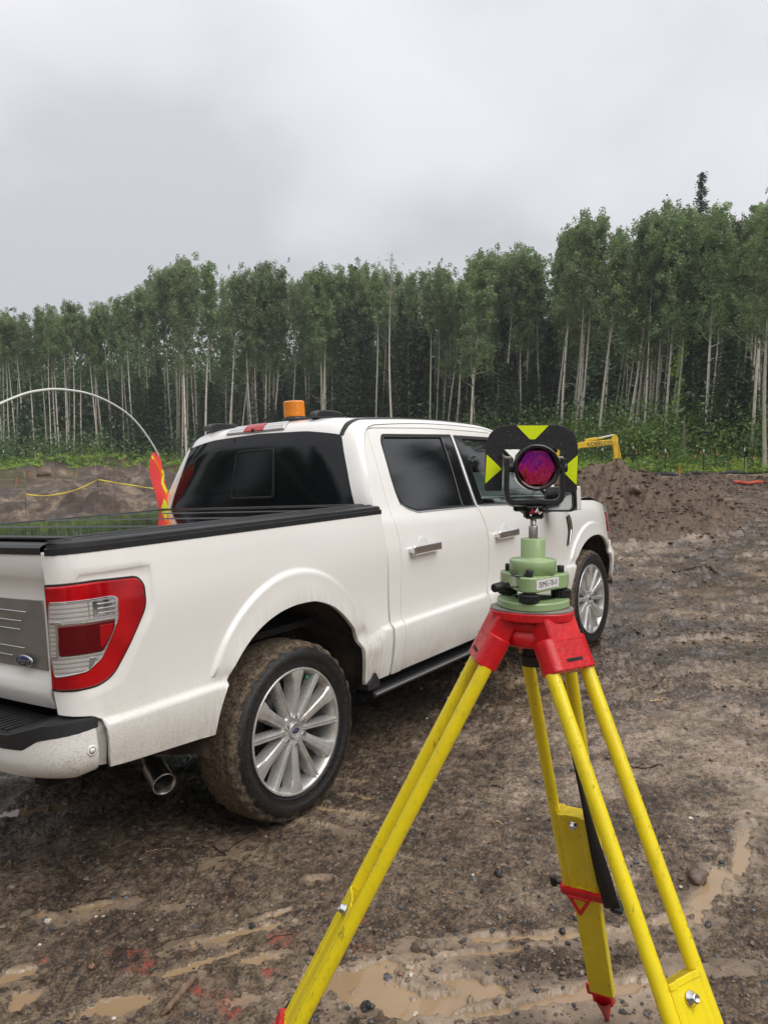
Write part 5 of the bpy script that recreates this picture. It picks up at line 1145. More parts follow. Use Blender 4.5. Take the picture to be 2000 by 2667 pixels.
# ------------------------------------------------------------------ tribrach and carrier
TBR = empty('tribrach'); TBR.location = (AXX, AXY, 1.4155); tag(TBR, 'pale green tribrach with black foot screws and prism carrier on the red tripod head', 'tribrach')
GM, BP_ = M['tribrach_green'], M['black_plastic']; T0 = TBR
def tb2(m, name, mat, par=None, root=None):
    root = root or TBR; ob = m.build(name, mat, par or root)
    for v in ob.data.vertices: v.co -= root.location
    return ob
ph = [math.radians(253), math.radians(13), math.radians(133)]
def tri(R0, R1, n=120, p0=253): return [((R0+R1*math.cos(3*(t-math.radians(p0))))*math.cos(t), (R0+R1*math.cos(3*(t-math.radians(p0))))*math.sin(t)) for t in np.linspace(0, 2*math.pi, n, endpoint=False)]
q = MB(); q.prism(tri(.0655, .0035), 1.416, 1.430, TF, ch=.0018); tb2(q, 'base_plate', GM)
q = MB(); q.prism([(x*.6+.004, y*.42) for x, y in tri(.062, .004)], 1.430, 1.4325, TF, ch=.0005); tb2(q, 'spring_plate', M['gloss_black'])
def body_r(t): return .0545+.0135*math.cos(3*(t-ph[0]))+.002*math.cos(6*(t-ph[0]))
bo_ = [(body_r(t)*math.cos(t), body_r(t)*math.sin(t)) for t in np.linspace(0, 2*math.pi, 144, endpoint=False)]
q = MB(); q.prism(bo_, 1.4495, 1.4765, TF, ch=.0022); bd = tb2(q, 'body', GM)
for a_ in ph:
    c_ = Vector((.0555*math.cos(a_), .0555*math.sin(a_), 0))
    q = MB(); q.cyl(TF@(c_+Vector((0, 0, 1.4760))), TF@(c_+Vector((0, 0, 1.4895))), .0066, .0066, 20, ch=.001); tb2(q, 'screw_cap', BP_)
    q = MB(); pr_ = []; M3 = TF@Matrix.Translation((c_.x*1.02, c_.y*1.02, 0))
    kn = [((.0172+.0011*(1 if i % 4 < 2 else 0))*math.cos(2*math.pi*i/72), (.0172+.0011*(1 if i % 4 < 2 else 0))*math.sin(2*math.pi*i/72)) for i in range(72)]
    q.prism(kn, 1.4320, 1.4455, M3, ch=.0012); q.lathe([(.011, 1.4455), (.0115, 1.4495)], 20, M3); tb2(q, 'foot_screw', M['strap_black'])
q = MB(); q.cyl(TF@Vector((-.050, -.030, 1.4585)), TF@Vector((-.0615, -.038, 1.4575)), .0055, n=14); q.cyl(TF@Vector((-.060, -.036, 1.4575)), TF@Vector((-.079, -.050, 1.456)), .0092, .0078, 14, ch=.001); tb2(q, 'clamp_knob', M['strap_black'])
q = MB(); M3 = TF@Matrix.Translation((-.0335, -.0405, 1.4768)); q.lathe([(.0135, 0), (.0135, .0016), (.0115, .0018), (.0112, .0008)], 28, M3); lv = tb2(q, 'bubble_ring', BP_)
q = MB(); q.lathe([(.0112, .0006), (0, .0012)], 24, M3); tb2(q, 'bubble_glass', simple('bubble', (.35, .42, .30), .05, coat=1.), lv)
lv2 = MB(); lv2.box((-.040, -.0515, 1.4585), (.030, .003, .0022), TF, b=.0006); tb2(lv2, 'body_slot', M['under_black'])
q = MB(); q.lathe([(0, 1.4755), (.0425, 1.4755), (.0425, 1.5005), (.0405, 1.5030), (.0245, 1.5040), (.0235, 1.5055), (.0222, 1.508), (.0222, 1.5395), (.0208, 1.5410), (.0095, 1.5410)], 64, TF); tb2(q, 'carrier', GM)
q = MB(); q.lathe([(.0082, 1.5405), (.0082, 1.5625), (.0074, 1.5640), (.0056, 1.5645), (.0056, 1.5800)], 28, TF); tb2(q, 'spigot', M['steel'])
# label that wraps the casting
def Slab(u, v):
    u = np.asarray(u, float)+0*v; v = np.asarray(v, float)+0*u
    t = u/.052+math.radians(298); r = .0545+.0135*np.cos(3*(t-ph[0]))+.002*np.cos(6*(t-ph[0]))
    x = r*np.cos(t); y = r*np.sin(t); return np.stack([AXX+x*fx_[0]+y*fy_[0], AXY+x*fx_[1]+y*fy_[1], 1.463+v], -1)
la = panel('name_label', [(-.0305, -.0085), (.0335, -.0085), (.0335, .0095), (-.0305, .0095)], Slab, M['label_white'], TBR, res=.006, thick=.0006, gap=0, bev=.0001, off=.0007)
for v in la.data.vertices: v.co -= TBR.location
def labf(x, y):
    p = Slab(np.array(x+.001), np.array(y+.0005)); h_ = 1e-4; n_ = np.cross(Slab(np.array(x+.001+h_), np.array(y))-Slab(np.array(x+.001), np.array(y)), np.array([0, 0, 1.])); n_ /= np.linalg.norm(n_)+1e-12
    return p+n_*.0010-np.array(TBR.location)
text_mesh('SMG–TB–0', .0138, M['ink'], 'lettering', la, labf, sx=.86)
# ------------------------------------------------------------------ prism and target
PT = empty('prism_target'); PT.location = (AXX, AXY, 1.562); tag(PT, 'black surveying target plate with yellow triangles and round purple prism on the tribrach', 'prism target')
def tp(m, name, mat, par=None): return tb2(m, name, mat, par, PT)
FRT = TF@Matrix(((1, 0, 0, 0), (0, 0, 1, 0), (0, 1, 0, 0), (0, 0, 0, 1)))      # outline x,z ; extrude along y
DX = .0
def fr(y): return TF@Matrix.Translation((DX, y, 0))@Matrix(((1, 0, 0, 0), (0, 0, 1, 0), (0, 1, 0, 0), (0, 0, 0, 1)))
def P2(pts): return [((x/3.815-186+0.)*.00071, 1.421-(1070+y/3.815-1570)*.000708) for x, y in pts]      # photo plan of the plate, in metres
plate = rnd(P2([(262, 795), (245, 780), (252, 135), (1175, 135), (1168, 808), (990, 800), (995, 380), (425, 380), (415, 795)]), [.003, .003, .048, .048, .006, .004, .004, .004, .004], 8)
Pa = np.array(plate)
if area(Pa) < 0: plate = plate[::-1]
q = MB(); q.prism(plate, 0, .0035, fr(.022), ch=.0006); tp(q, 'target_plate', M['plate_black'])
for tr_ in ([(556, 142), (876, 142), (742, 280), (690, 280)], [(260, 428), (412, 576), (248, 722)], [(1169, 436), (1161, 737), (1003, 583)]):
    pl = rnd(P2(tr_), .0012, 2)
    if area(np.array(pl)) < 0: pl = pl[::-1]
    q = MB(); q.prism(pl, -.0009, .0003, fr(.022)); tp(q, 'sighting_triangle', M['fluor_yellow'])
PC = Vector(((732/3.815-186)*.00071, 0, 1.421-(1070+562/3.815-1570)*.000708))
MP = TF@Matrix.Translation(PC)@Matrix.Rotation(math.pi/2, 4, 'X')      # local z -> towards the camera side (-y)
q = MB(); q.lathe([(.0395, -.018), (.0420, -.014), (.0425, .010), (.0415, .0135), (.0385, .0145), (.0365, .0125), (.0335, .004)], 64, MP); hold = tp(q, 'prism_ring', M['gloss_black'])
q = MB(); q.lathe([(.040, -.016), (.038, -.030), (.026, -.050), (.010, -.056), (0, -.056)], 40, MP); tp(q, 'prism_housing', simple('dirty_grey', (.10, .095, .085), .4, var=.4))
# glass: six facets meeting in the middle, cut to a rounded hexagon
q = MB(); hx = []
for i in range(48):
    t = 2*math.pi*i/48+.26; rr = min(.0335, .0312/max(.2, math.cos(((t) % (math.pi/3))-math.pi/6))*.985); hx.append((rr*math.cos(t), rr*math.sin(t), .005))
q.add(hx+[(0, 0, .0035)], [(i, (i+1) % 48, 48) for i in range(48)], MP)
po = tp(q, 'prism_glass', M['prism_glass'])
q = MB()
for i in range(6):
    t = math.pi/3*i+.26+math.pi/6
    q.tube([MP@Vector((0, 0, .0042)), MP@Vector((.031*math.cos(t), .031*math.sin(t), .0054))], .00016, 4)
tp(q, 'facet_edge', simple('facet_dark', (.06, .0, .04), .2), po)
# yoke (round cornered U)
def yz(y): return 1.421-(1070+y/3.815-1570)*.000708
U = [(-.0505, yz(500)), (-.0505, yz(905)), (.0505, yz(905)), (.0505, yz(500))]
uo = rnd([(-.0545, yz(470)), (-.0545, yz(930)), (.0545, yz(930)), (.0545, yz(470)), (.0470, yz(470)), (.0470, yz(878)), (-.0470, yz(878)), (-.0470, yz(470))], [.004, .020, .020, .004, .002, .014, .014, .002], 6)
if area(np.array(uo)) < 0: uo = uo[::-1]
q = MB(); q.prism([(x+PC.x*.3, z) for x, z in uo], -.009, .009, fr(0), ch=.0015); yk = tp(q, 'yoke', M['black_plastic'])
for s in (-1, 1):
    q = MB(); q.cyl(TF@Vector((PC.x+s*.040, 0, PC.z)), TF@Vector((PC.x+s*.0565, 0, PC.z)), .0095, .0085, 20, ch=.001); tp(q, 'pivot_knob', M['black_plastic'])
    q = MB(); q.box((s*.0475, .004, yz(500)), (.015, .012, .018), TF, b=.002); tp(q, 'pivot_block', M['steel_dirty'])
q = MB(); q.box((.0, 0, (yz(935)+yz(1068))/2), (.033, .026, yz(935)-yz(1068)), TF, b=.003); q.box((-.026, 0, yz(968)), (.020, .016, .010), TF, b=.002); q.box((.0, 0, yz(932)), (.030, .02, .006), TF, b=.001); bl = tp(q, 'mount_block', M['gloss_black'])
q = MB(); q.prism([(-.010, yz(1010)), (.013, yz(1010)), (.012, yz(990)), (-.001, yz(985)), (-.005, yz(955))], -.0008, .0008, fr(-.0135)); tp(q, 'red_marking', simple('dull_red', (.25, .012, .02), .4), bl)
q = MB(); q.tube([TF@Vector(p) for p in ((.001, -.0145, yz(1000)), (.0055, -.0148, yz(962)), (.0048, -.0148, yz(985)), (.0085, -.0148, yz(1020)), (.0125, -.0145, yz(998)))], .0014, 6); q.cyl(TF@Vector((-.0075, -.012, yz(1028))), TF@Vector((-.0075, -.0150, yz(1028))), .0018, n=10); tp(q, 'spring_wire', M['white_plastic'], bl)
# drops on the plate
q = MB(); Pp = np.array(plate); lo, hi = Pp.min(0), Pp.max(0); c_ = np.stack([RNG.uniform(lo[0], hi[0], 1100), RNG.uniform(lo[1], hi[1], 1100)], 1); c_ = c_[inpoly(Pp, c_)]
F0 = fr(.022)
for x, z in c_[:620]:
    r = random.uniform(.0005, .0015); cen = F0@Vector((x, z, 0)); q.add([(cen[0]+X_*r, cen[1]+Y_*r, cen[2]+Z_*r*.9) for X_, Y_, Z_ in v8], f8, None, 0, True)
o = tp(q, 'rain_drops', M['rain_drop']); o['kind'] = 'stuff'
# ================================================================== site things
def gpt(px, r):
    x, y = xy(px, r); return x, y, gh(x, y)
def stake(px, r, h, lab, tilt=0., top=.3, wd=.045, grp='wooden survey stakes with orange tops', body='wood_stake', cat='stake'):
    x, y, z = gpt(px, r); e = empty('survey_stake', (x, y, z-.03)); e.rotation_euler = (tilt*math.sin(YAW), -tilt*math.cos(YAW)*0+tilt*.3, random.uniform(0, 1)); tag(e, lab, cat, grp)
    e.rotation_euler = Matrix.Rotation(tilt, 3, Vector((FWD[0], FWD[1], 0)).normalized()).to_euler()
    q = MB(); q.prism([(-wd/2, -wd*.22), (wd/2, -wd*.22), (wd/2, wd*.22), (-wd/2, wd*.22)], 0, h*(1-top), Matrix.Rotation(-YAW+math.pi/2+math.pi, 4, 'Z')); q.build('shaft', M[body], e)
    q = MB(); q.prism([(-wd/2*1.03, -wd*.24), (wd/2*1.03, -wd*.24), (wd/2*1.03, wd*.24), (-wd/2*1.03, wd*.24)], h*(1-top), h, Matrix.Rotation(-YAW+math.pi/2+math.pi, 4, 'Z')); q.build('painted_top', M['orange_paint'], e)
    return e
SW = [(43, 54, .62, .22, 'leftmost leaning stake in the far mud on the left', .5), (68, 60, .6, 0, 'thin upright stake second from the left in the far mud', .25), (84, 62, .25, -.2, 'short orange stub of a stake beyond the left mud flat', .9), (139, 57, .55, .3, 'leaning orange stake just right of the small white rubble heap', .6), (148, 47, .75, .12, 'tall leaning stake below the white rubble heap on the left', .2), (197, 45, .7, .18, 'pale leaning stake in the middle of the left mud flat', .2), (203, 62, .7, 0, 'upright stake at the foot of the green bank, third from left', .2), (252, 60, .75, 0, 'upright stake at the foot of the bank beneath the white whip', .2), (280, 58, .65, .0, 'slim stake right of the whip arc on the far mud', .2), (288, 50, .65, .25, 'orange leaning stake beside a dark lump in the left mud', .7), (306, 54, .7, 0, 'upright stake just left of the hanging flag in the far mud', .2), (366, 51, .8, 0, 'upright wooden stake nearest the truck cab on the left', .15),
      (107, 35, .42, .05, 'left one of two short orange stakes on the pit edge', .7), (120, 35, .40, -.05, 'right one of two short orange stakes on the pit edge', .7)]
for px, r, h, t, lab, tp_ in SW: stake(px, r, h, lab, t, tp_)
stake(1767, 30.5, .55, 'orange topped stake beside the second soil heap', .02, .45)
q_ = stake(1719, 19.6, .14, 'small pale stake lying on the flank of the big soil heap', .6, .01)
# fence posts with white caps
FP = [(1566, 42, 'far left'), (1645, 42, ''), (1729, 38.5, ''), (1828, 38.5, ''), (1934, 39, '')]
fl_ = ['dark steel post with white cap just right of the digger bucket', 'dark steel post with white cap behind the big soil heap, in the green strip', 'dark steel post with white cap left of the second soil heap', 'dark steel post with white cap above the crest of the second soil heap', 'dark steel post with white cap above the orange barrier at the right edge']
for (px, r, _), lab in zip(FP, fl_):
    x, y, z = gpt(px, r); e = empty('fence_post', (x, y, z)); tag(e, lab, 'fence post', 'steel posts along the silt fence')
    h = 1.05; q = MB(); q.box((0, 0, h/2-.1), (.045, .045, h+.2)); q.build('post', M['exc_dark'], e); q = MB(); q.box((0, 0, h+.02), (.05, .05, .17), b=.01); q.build('cap', M['white_plastic'], e)
for i, px in enumerate((14, 93, 150, 186, 240, 300, 324, 352)):
    x, y, z = gpt(px, 73+i % 3); e = empty('marker_post', (x, y, z)); tag(e, 'thin far marker post with white tip in the green strip beyond the left mud', 'marker post', 'far marker posts on the left')
    q = MB(); q.box((0, 0, .55), (.05, .05, 1.1)); q.build('post', M['exc_dark'], e); q = MB(); q.box((0, 0, 1.17), (.05, .05, .14)); q.build('cap', M['white_plastic'], e)
# flags in the undergrowth
k = 0
for px, r in ((1708, 41.5), (1733, 41), (1780, 42), (1818, 42), (1831, 41), (1846, 43), (1890, 43), (1803, 37.5), (1860, 38), (1895, 38.4), (1955, 39), (1652, 43)):
    x, y, z = gpt(px, r); e = empty('pin_flag', (x, y, z)); tag(e, 'small orange ribbon marker in the low green plants at the forest edge', 'pin flag', 'orange ribbon markers in the undergrowth')
    h = random.uniform(.55, 1.0); q = MB(); q.cyl((0, 0, 0), (0, 0, h), .012, n=5); q.build('wire', M['exc_dark'], e)
    q = MB(); q.add([(0, 0, h), (.09*fx_[0], .09*fx_[1], h-.04), (.07*fx_[0], .07*fx_[1], h-.15), (0, 0, h-.11)], [(0, 1, 2, 3)]); q.add([(0, .01, h), (.09*fx_[0], .01+.09*fx_[1], h-.04), (.07*fx_[0], .01+.07*fx_[1], h-.15), (0, .01, h-.11)], [(3, 2, 1, 0)]); q.build('ribbon', M['ribbon_orange'], e)
# caution tape on thin rods
rods = []
for px, py0, py1, lab in ((69, 1281, 1320, 'left thin rod holding the yellow tape at the pit'), (257, 1265, 1327, 'thin rod in the middle of the yellow tape at the pit'), (445, 1275, 1330, 'rod of the yellow tape hidden behind the flag and cab')):
    r = 33.; x, y, z = gpt(px, r); zt_ = EYE+(1226.5-py0)/FPX*r; e = empty('tape_rod', (x, y, z)); tag(e, lab, 'rod', 'rods carrying the caution tape'); q = MB(); q.cyl((0, 0, -.1), (0, 0, max(.5, zt_-z)), .012, n=6); q.build('rod', M['exc_dark'], e); rods.append((x, y, z+max(.5, zt_-z)-.02))
q = MB(); P = []
for (a_, b_, sag) in ((rods[0], rods[1], .26), (rods[1], rods[2], .02)):
    for t in np.linspace(0, 1, 14):
        p = np.array(a_)*(1-t)+np.array(b_)*t; p[2] -= sag*4*t*(1-t); tw = .035*(.7+.3*math.sin(t*17)); P.append([(p[0], p[1], p[2]+tw), (p[0], p[1], p[2]-tw)])
q.grid(P); tp_o = q.build('caution_tape', M['yellow_tape']); sm_ = tp_o.modifiers.new('t', 'SOLIDIFY'); sm_.thickness = .006; tag(tp_o, 'yellow caution tape sagging between thin rods over the excavated pit', 'caution tape')
# orange barrier lying flat
ob_ = MB(); P = []
for t in np.linspace(0, 1, 30):
    px = 1910+150*t; r = 29.5; x, y = xy(px, r); z0 = EYE+(1226.5-1258)/FPX*r; P.append([(x, y, z0+.03*math.sin(t*20)), (x, y, z0+.10+.02*math.sin(t*13+1)+.02*t), (x+.25*A1[0], y+.25*A1[1], z0+.12+.02*math.sin(t*17))])
ob_.grid(P); o = ob_.build('orange_barrier', M['orange_mesh']); sm_ = o.modifiers.new('t', 'SOLIDIFY'); sm_.thickness = .02; tag(o, 'low orange barrier netting slumped on the mud at the right edge', 'barrier netting')
# silt fence (dark fabric band at the foot of the green strip)
q = MB(); P = []
for px in np.linspace(1700, 2300, 60):
    x, y = xy(px, 37.4+.5*math.sin(px*.01)); z = gh(x, y); P.append([(x, y, z-.05), (x+.05*A1[0]*math.sin(px*.1), y, z+.13+.05*math.sin(px*.07)+.04*math.sin(px*.31))])
q.grid(P); o = q.build('silt_fence', M['exc_dark']); sm_ = o.modifiers.new('t', 'SOLIDIFY'); sm_.thickness = .02; tag(o, 'slumped black silt fence fabric along the foot of the green strip', 'silt fence')
# logs and branches
def log(px, r, ln, ra, ang, lab, nm='log', mat='log_bark', zoff=0., cat='log'):
    x, y, z = gpt(px, r); c, s = math.cos(ang), math.sin(ang); pts = []
    for t in np.linspace(-.5, .5, 9): 
        X_ = x+ln*t*(B1[0]*c+A1[0]*s); Y_ = y+ln*t*(B1[1]*c+A1[1]*s); pts.append((X_, Y_, gh(X_, Y_)+ra*.7+zoff+.2*ra*math.sin(t*9)))
    q = MB(); q.tube(pts, [ra*(1-.35*abs(t)) for t in np.linspace(-.5, 1, 9)], 10); o = q.build(nm, M[mat]); tag(o, lab, cat); return o
log(1858, 40, 2.6, .10, .1, 'pale fallen log in the grass right of the middle fence post', mat='pale_wood')
log(118, 61, .9, .22, .2, 'dark lump of wood beside pale rubble on the far left mud'); log(276, 50.5, .8, .18, .1, 'dark stump lying by the orange stake on the left mud')
# sticks near the camera: (px,py) of both ends
def stick(p0, p1, ra, lab, mat='stick_bark', nm='stick', bend=.0, knob=False):
    a_ = onground(*p0); b_ = onground(*p1); pts = []; n_ = 12
    for i in range(n_+1):
        t = i/n_; p = a_*(1-t)+b_*t; side = np.array([-(b_-a_)[1], (b_-a_)[0], 0]); p = p+side*bend*math.sin(math.pi*t)*1.0; pts.append((p[0], p[1], gh(p[0], p[1])+ra*.75+.002*math.sin(9*t)))
    q = MB(); q.tube(pts, [ra*(1-.30*i/n_+(.25 if knob and i in (4, 5) else 0)) for i in range(n_+1)], 9)
    if knob:
        m_ = pts[5]; q.tube([m_, (m_[0]+.02, m_[1]-.012, m_[2]+.012)], ra*.45, 6)
    o = q.build(nm, M[mat]); tag(o, lab, 'stick'); return o
stick((505, 2555), (425, 2655), .0125, 'thick brown stick lying between puddles at the bottom left', knob=True)
stick((697, 2452), (765, 2437), .0022, 'thin dark twig on the red paint spot left of the tripod leg', 'dark_twig'); stick((765, 2462), (778, 2432), .0016, 'thin pale twig crossing the dark one on the red paint', 'stick_bark')
stick((790, 2455), (806, 2490), .0020, 'small bent black twig at the edge of the yellow leg', 'dark_twig', bend=.15); stick((664, 2498), (686, 2518), .004, 'short dark stick left of the tripod leg', 'dark_twig')
stick((1610, 2590), (1671, 2545), .0022, 'thin straw coloured twig right of the middle tripod foot', 'stick_bark', bend=-.06); stick((1600, 2495), (1632, 2492), .004, 'short dark stick right of the back tripod leg', 'dark_twig')
stick((938, 2585), (948, 2600), .005, 'stubby brown stick floating in the large puddle', 'stick_bark'); stick((1280, 2052), (1312, 2056), .005, 'dark flat chip of wood between the tripod legs', 'dark_twig')
stick((1335, 2056), (1375, 2054), .0025, 'pale splinter right of the dark chip between the legs', 'pale_wood'); stick((1292, 2143), (1320, 2148), .004, 'pale curved splinter of wood in the mud between the legs', 'pale_wood', bend=.1)
stick((1840, 1482), (1865, 1497), .030, 'short thick branch lying on the wet ground at mid right', 'log_bark'); stick((1750, 1503), (1808, 1487), .016, 'long thin branch left of the short thick one', 'dark_twig', bend=.08)
stick((1690, 1835), (1740, 1828), .006, 'forked pale twig on the mud at the right', 'pale_wood', bend=.1); stick((1640, 1998), (1725, 2004), .005, 'long thin dark twig right of the tripod', 'dark_twig', bend=-.05)
stick((380, 2225), (455, 2210), .0016, 'fine pale root on the dark ground behind the exhaust', 'pale_wood', bend=.15); stick((555, 2205), (590, 2225), .004, 'dark twig on the gravel below the rear wheel', 'dark_twig')
stick((1700, 1795), (1745, 1770), .006, 'thin dark branch above the forked twig', 'dark_twig'); stick((560, 2250), (520, 2290), .002, 'thin brown twig left of the gravel patch', 'stick_bark')
# single stones and clods
def stone(px, py, s, mat, lab, flat=.7, seed=0):
    g = onground(px, py); rg_ = np.random.default_rng(seed+px); q = MB(); n = 14; m_ = 9; P = []
    ph_ = rg_.uniform(0, 6, 6); am = rg_.uniform(.05, .16, 6); el_2 = rg_.uniform(.75, 1.)
    for j in range(m_):
        b_ = -math.pi/2+math.pi*j/(m_-1); row = []
        for i in range(n+1):
            a_ = 2*math.pi*(i % n)/n; d = 1+sum(am[k]*math.sin((k % 3+1)*a_+ph_[k]+(k//2)*b_*1.5) for k in range(6)); d = round(d*9)/9 if mat != 'clod_brown' else d+.08*rg_.uniform(-1, 1)
            row.append((g[0]+s*d*math.cos(b_)*math.cos(a_), g[1]+s*el_2*d*math.cos(b_)*math.sin(a_), gh(g[0], g[1])+s*.35*flat+s*flat*d*math.sin(b_)))
        P.append(row)
    q.grid(P, smooth=mat == 'clod_brown'); o = q.build('stone' if mat != 'clod_brown' else 'mud_clod', M[mat]); tag(o, lab, 'stone' if mat != 'clod_brown' else 'clod'); return o
for a_ in ((125, 2402, .011, 'stone_white', 'oblong white pebble at the left edge'), (138, 2425, .013, 'stone_grey', 'flat dark grey stone just below the oblong white pebble'), (105, 2462, .006, 'stone_white', 'tiny white pebble at the far left'), (503, 2520, .012, 'stone_dark', 'dark stone at the end of the thick brown stick'), (1010, 2540, .018, 'stone_grey', 'blue grey stone at the rim of the large puddle'), (1070, 2547, .009, 'stone_white', 'white pebble right of the blue grey stone'), (892, 2628, .016, 'stone_tan', 'flat tan stone lying in the large puddle'), (955, 2632, .020, 'stone_dark', 'angular dark stone beside the puddle at the bottom'), (1078, 2636, .012, 'stone_white', 'cream pebble near the bottom edge'), (895, 2567, .007, 'stone_dark', 'small stone in the middle of the large puddle'), (1296, 2282, .019, 'stone_dark', 'black stone between the tripod legs'), (1232, 2278, .008, 'stone_white', 'white crumbly pebble left of the black stone'), (1096, 2478, .026, 'clod_brown', 'lumpy clod of mud below the middle of the picture'), (1500, 2400, .011, 'stone_dark', 'dark wet stone left of the back tripod leg'), (1815, 2290, .042, 'clod_brown', 'large crumbly clod of mud right of the tripod'), (1780, 2268, .014, 'clod_brown', 'small round clod at the corner of the large one'), (1798, 2385, .018, 'clod_brown', 'dark clod just left of the muddy runnel'), (1842, 2412, .013, 'stone_dark', 'dark upright stone in the muddy runnel'), (1464, 2430, .013, 'stone_dark', 'round dark stone near the back tripod foot'), (1330, 2392, .012, 'clod_brown', 'small lumpy clod between the legs'), (583, 2350, .010, 'stone_rust', 'pinkish pebble in the gravel patch left of the leg'), (570, 2315, .010, 'stone_grey', 'blue grey pebble above the pinkish one'), (240, 2523, .012, 'stone_rust', 'rounded pinkish stone left of the red paint'), (960, 2145, .020, 'clod_brown', 'dark clod beside the tyre track puddles'), (30, 2322, .020, 'stone_tan', 'flat brown stone at the left edge'), (1650, 2210, .012, 'clod_brown', 'small clod beside the right hand leg'), (395, 2427, .010, 'stone_tan', 'small yellow stone in the gravel'), (1652, 1383, .14, 'clod_brown', 'large dark clod at the foot of the big soil heap'), (900, 2390, .011, 'clod_brown', 'small clod right of the left leg yoke')):
    stone(*a_, seed=3)
# ------------------------------------------------------------------ excavator
EX = empty('excavator'); exx, exy, exz = gpt(1395, 37.); EX.location = (exx, exy, exz); tag(EX, 'yellow excavator behind the soil heap with its boom reaching to the right', 'excavator')
EXM = Matrix([[B1[0], A1[0], 0, 0], [B1[1], A1[1], 0, 0], [0, 0, 1, 0], [0, 0, 0, 1]])
def E2(pts, r=37.):      # picture outline -> metres in the boom's own plane
    return [((x-1395)/FPX*r, EYE+(1226.5-y)/FPX*r-exz) for x, y in pts]
def ebx(pts, y0, y1, name, mat, par=None):
    pl = E2(pts); pl = pl if area(np.array(pl)) > 0 else pl[::-1]
    q = MB(); q.prism(pl, y0, y1, EXM@Matrix(((1, 0, 0, 0), (0, 0, 1, 0), (0, 1, 0, 0), (0, 0, 0, 1))), ch=.02); return q.build(name, mat, par or EX)
e5 = lambda pts: [(1400+x/2.765, 1050+y/2.765) for x, y in pts]
bm_ = ebx(e5([(-120, 420), (150, 330), (300, 285), (505, 268), (525, 275), (525, 300), (505, 308), (300, 328), (160, 372), (-90, 470)]), -.14, .14, 'boom', M['exc_yellow'])
ebx(e5([(505, 290), (512, 262), (528, 230), (548, 240), (556, 268), (556, 310), (560, 445), (535, 447), (524, 330), (515, 312)]), -.11, .11, 'arm', M['exc_yellow'])
ebx(e5([(556, 300), (563, 300), (580, 385), (578, 402), (568, 400)]), -.05, .05, 'link_rod', M['exc_yellow'])
for (p0, p1, ra, mt, nm) in (((325, 275), (400, 262), .075, 'exc_yellow', 'cylinder'), ((400, 262), (525, 236), .04, 'white_plastic', 'piston_rod')):
    a_, b_ = E2(e5([p0, p1])); q = MB(); q.cyl(EXM@Vector((a_[0], 0, a_[1])), EXM@Vector((b_[0], 0, b_[1])), ra, n=10); q.build(nm, M[mt], EX)
ebx(e5([(325, 265), (450, 250), (450, 262), (330, 284)]), -.10, .10, 'cylinder_cover', M['exc_yellow']); ebx(e5([(530, 440), (556, 440), (545, 560), (500, 560)]), -.25, .25, 'bucket', M['exc_dark'])
c_ = E2(e5([(422, 297)]))[0]; text_mesh('KOBELCO', .26, M['ink'], 'lettering', bm_, lambda x, y: EXM@Vector((c_[0]+x, -.150, c_[1]+y+x*.06)), sx=.98)
q = MB(); q.box((.1, .3, .32), (2.6, .45, .62), EXM, b=.12); q.box((.1, -.9, .32), (2.6, .45, .62), EXM, b=.12); q.build('track', M['exc_dark'], EX)
q = MB(); q.box((-.3, -.3, 1.05), (2.2, 1.6, .75), EXM, b=.08); q.build('body', M['exc_yellow'], EX); q = MB(); q.box((.25, -.75, 1.75), (1.0, .75, .9), EXM, b=.08); q.build('cab', M['dark_glass'], EX)
# ================================================================== forest
def leafmesh(name, C, size, mat, tilt=.6, asp=.75):
    n = len(C); a = RNG.normal(size=(n, 3)); a[:, 2] *= tilt; a /= np.linalg.norm(a, axis=1)[:, None]
    b = RNG.normal(size=(n, 3)); b = np.cross(a, b); b /= np.linalg.norm(b, axis=1)[:, None]+1e-9
    s = (size*RNG.uniform(.6, 1.3, n))[:, None]; a = a*s; b = b*s*asp
    V = np.stack([C-a, C+b*.8-a*.1, C+a, C-b*.8+a*.1], 1).reshape(-1, 3); F = np.arange(4*n).reshape(-1, 4)
    return npmesh(name, V, F, True)
def path_trunk(H, bend, seed, n=16):
    r = np.random.default_rng(seed); z = np.linspace(0, H, n); u = z/H
    x = bend*(r.uniform(-1, 1)*np.sin(u*3.0)*.30+r.uniform(-1, 1)*np.sin(u*7+r.uniform(0, 3))*.10+r.uniform(-.5, .5)*u*u*.5); y = bend*(r.uniform(-1, 1)*np.sin(u*3.2)*.3+r.uniform(-1, 1)*np.sin(u*6)*.1)
    x -= x[0]; y -= y[0]; return np.stack([x, y, z], 1)
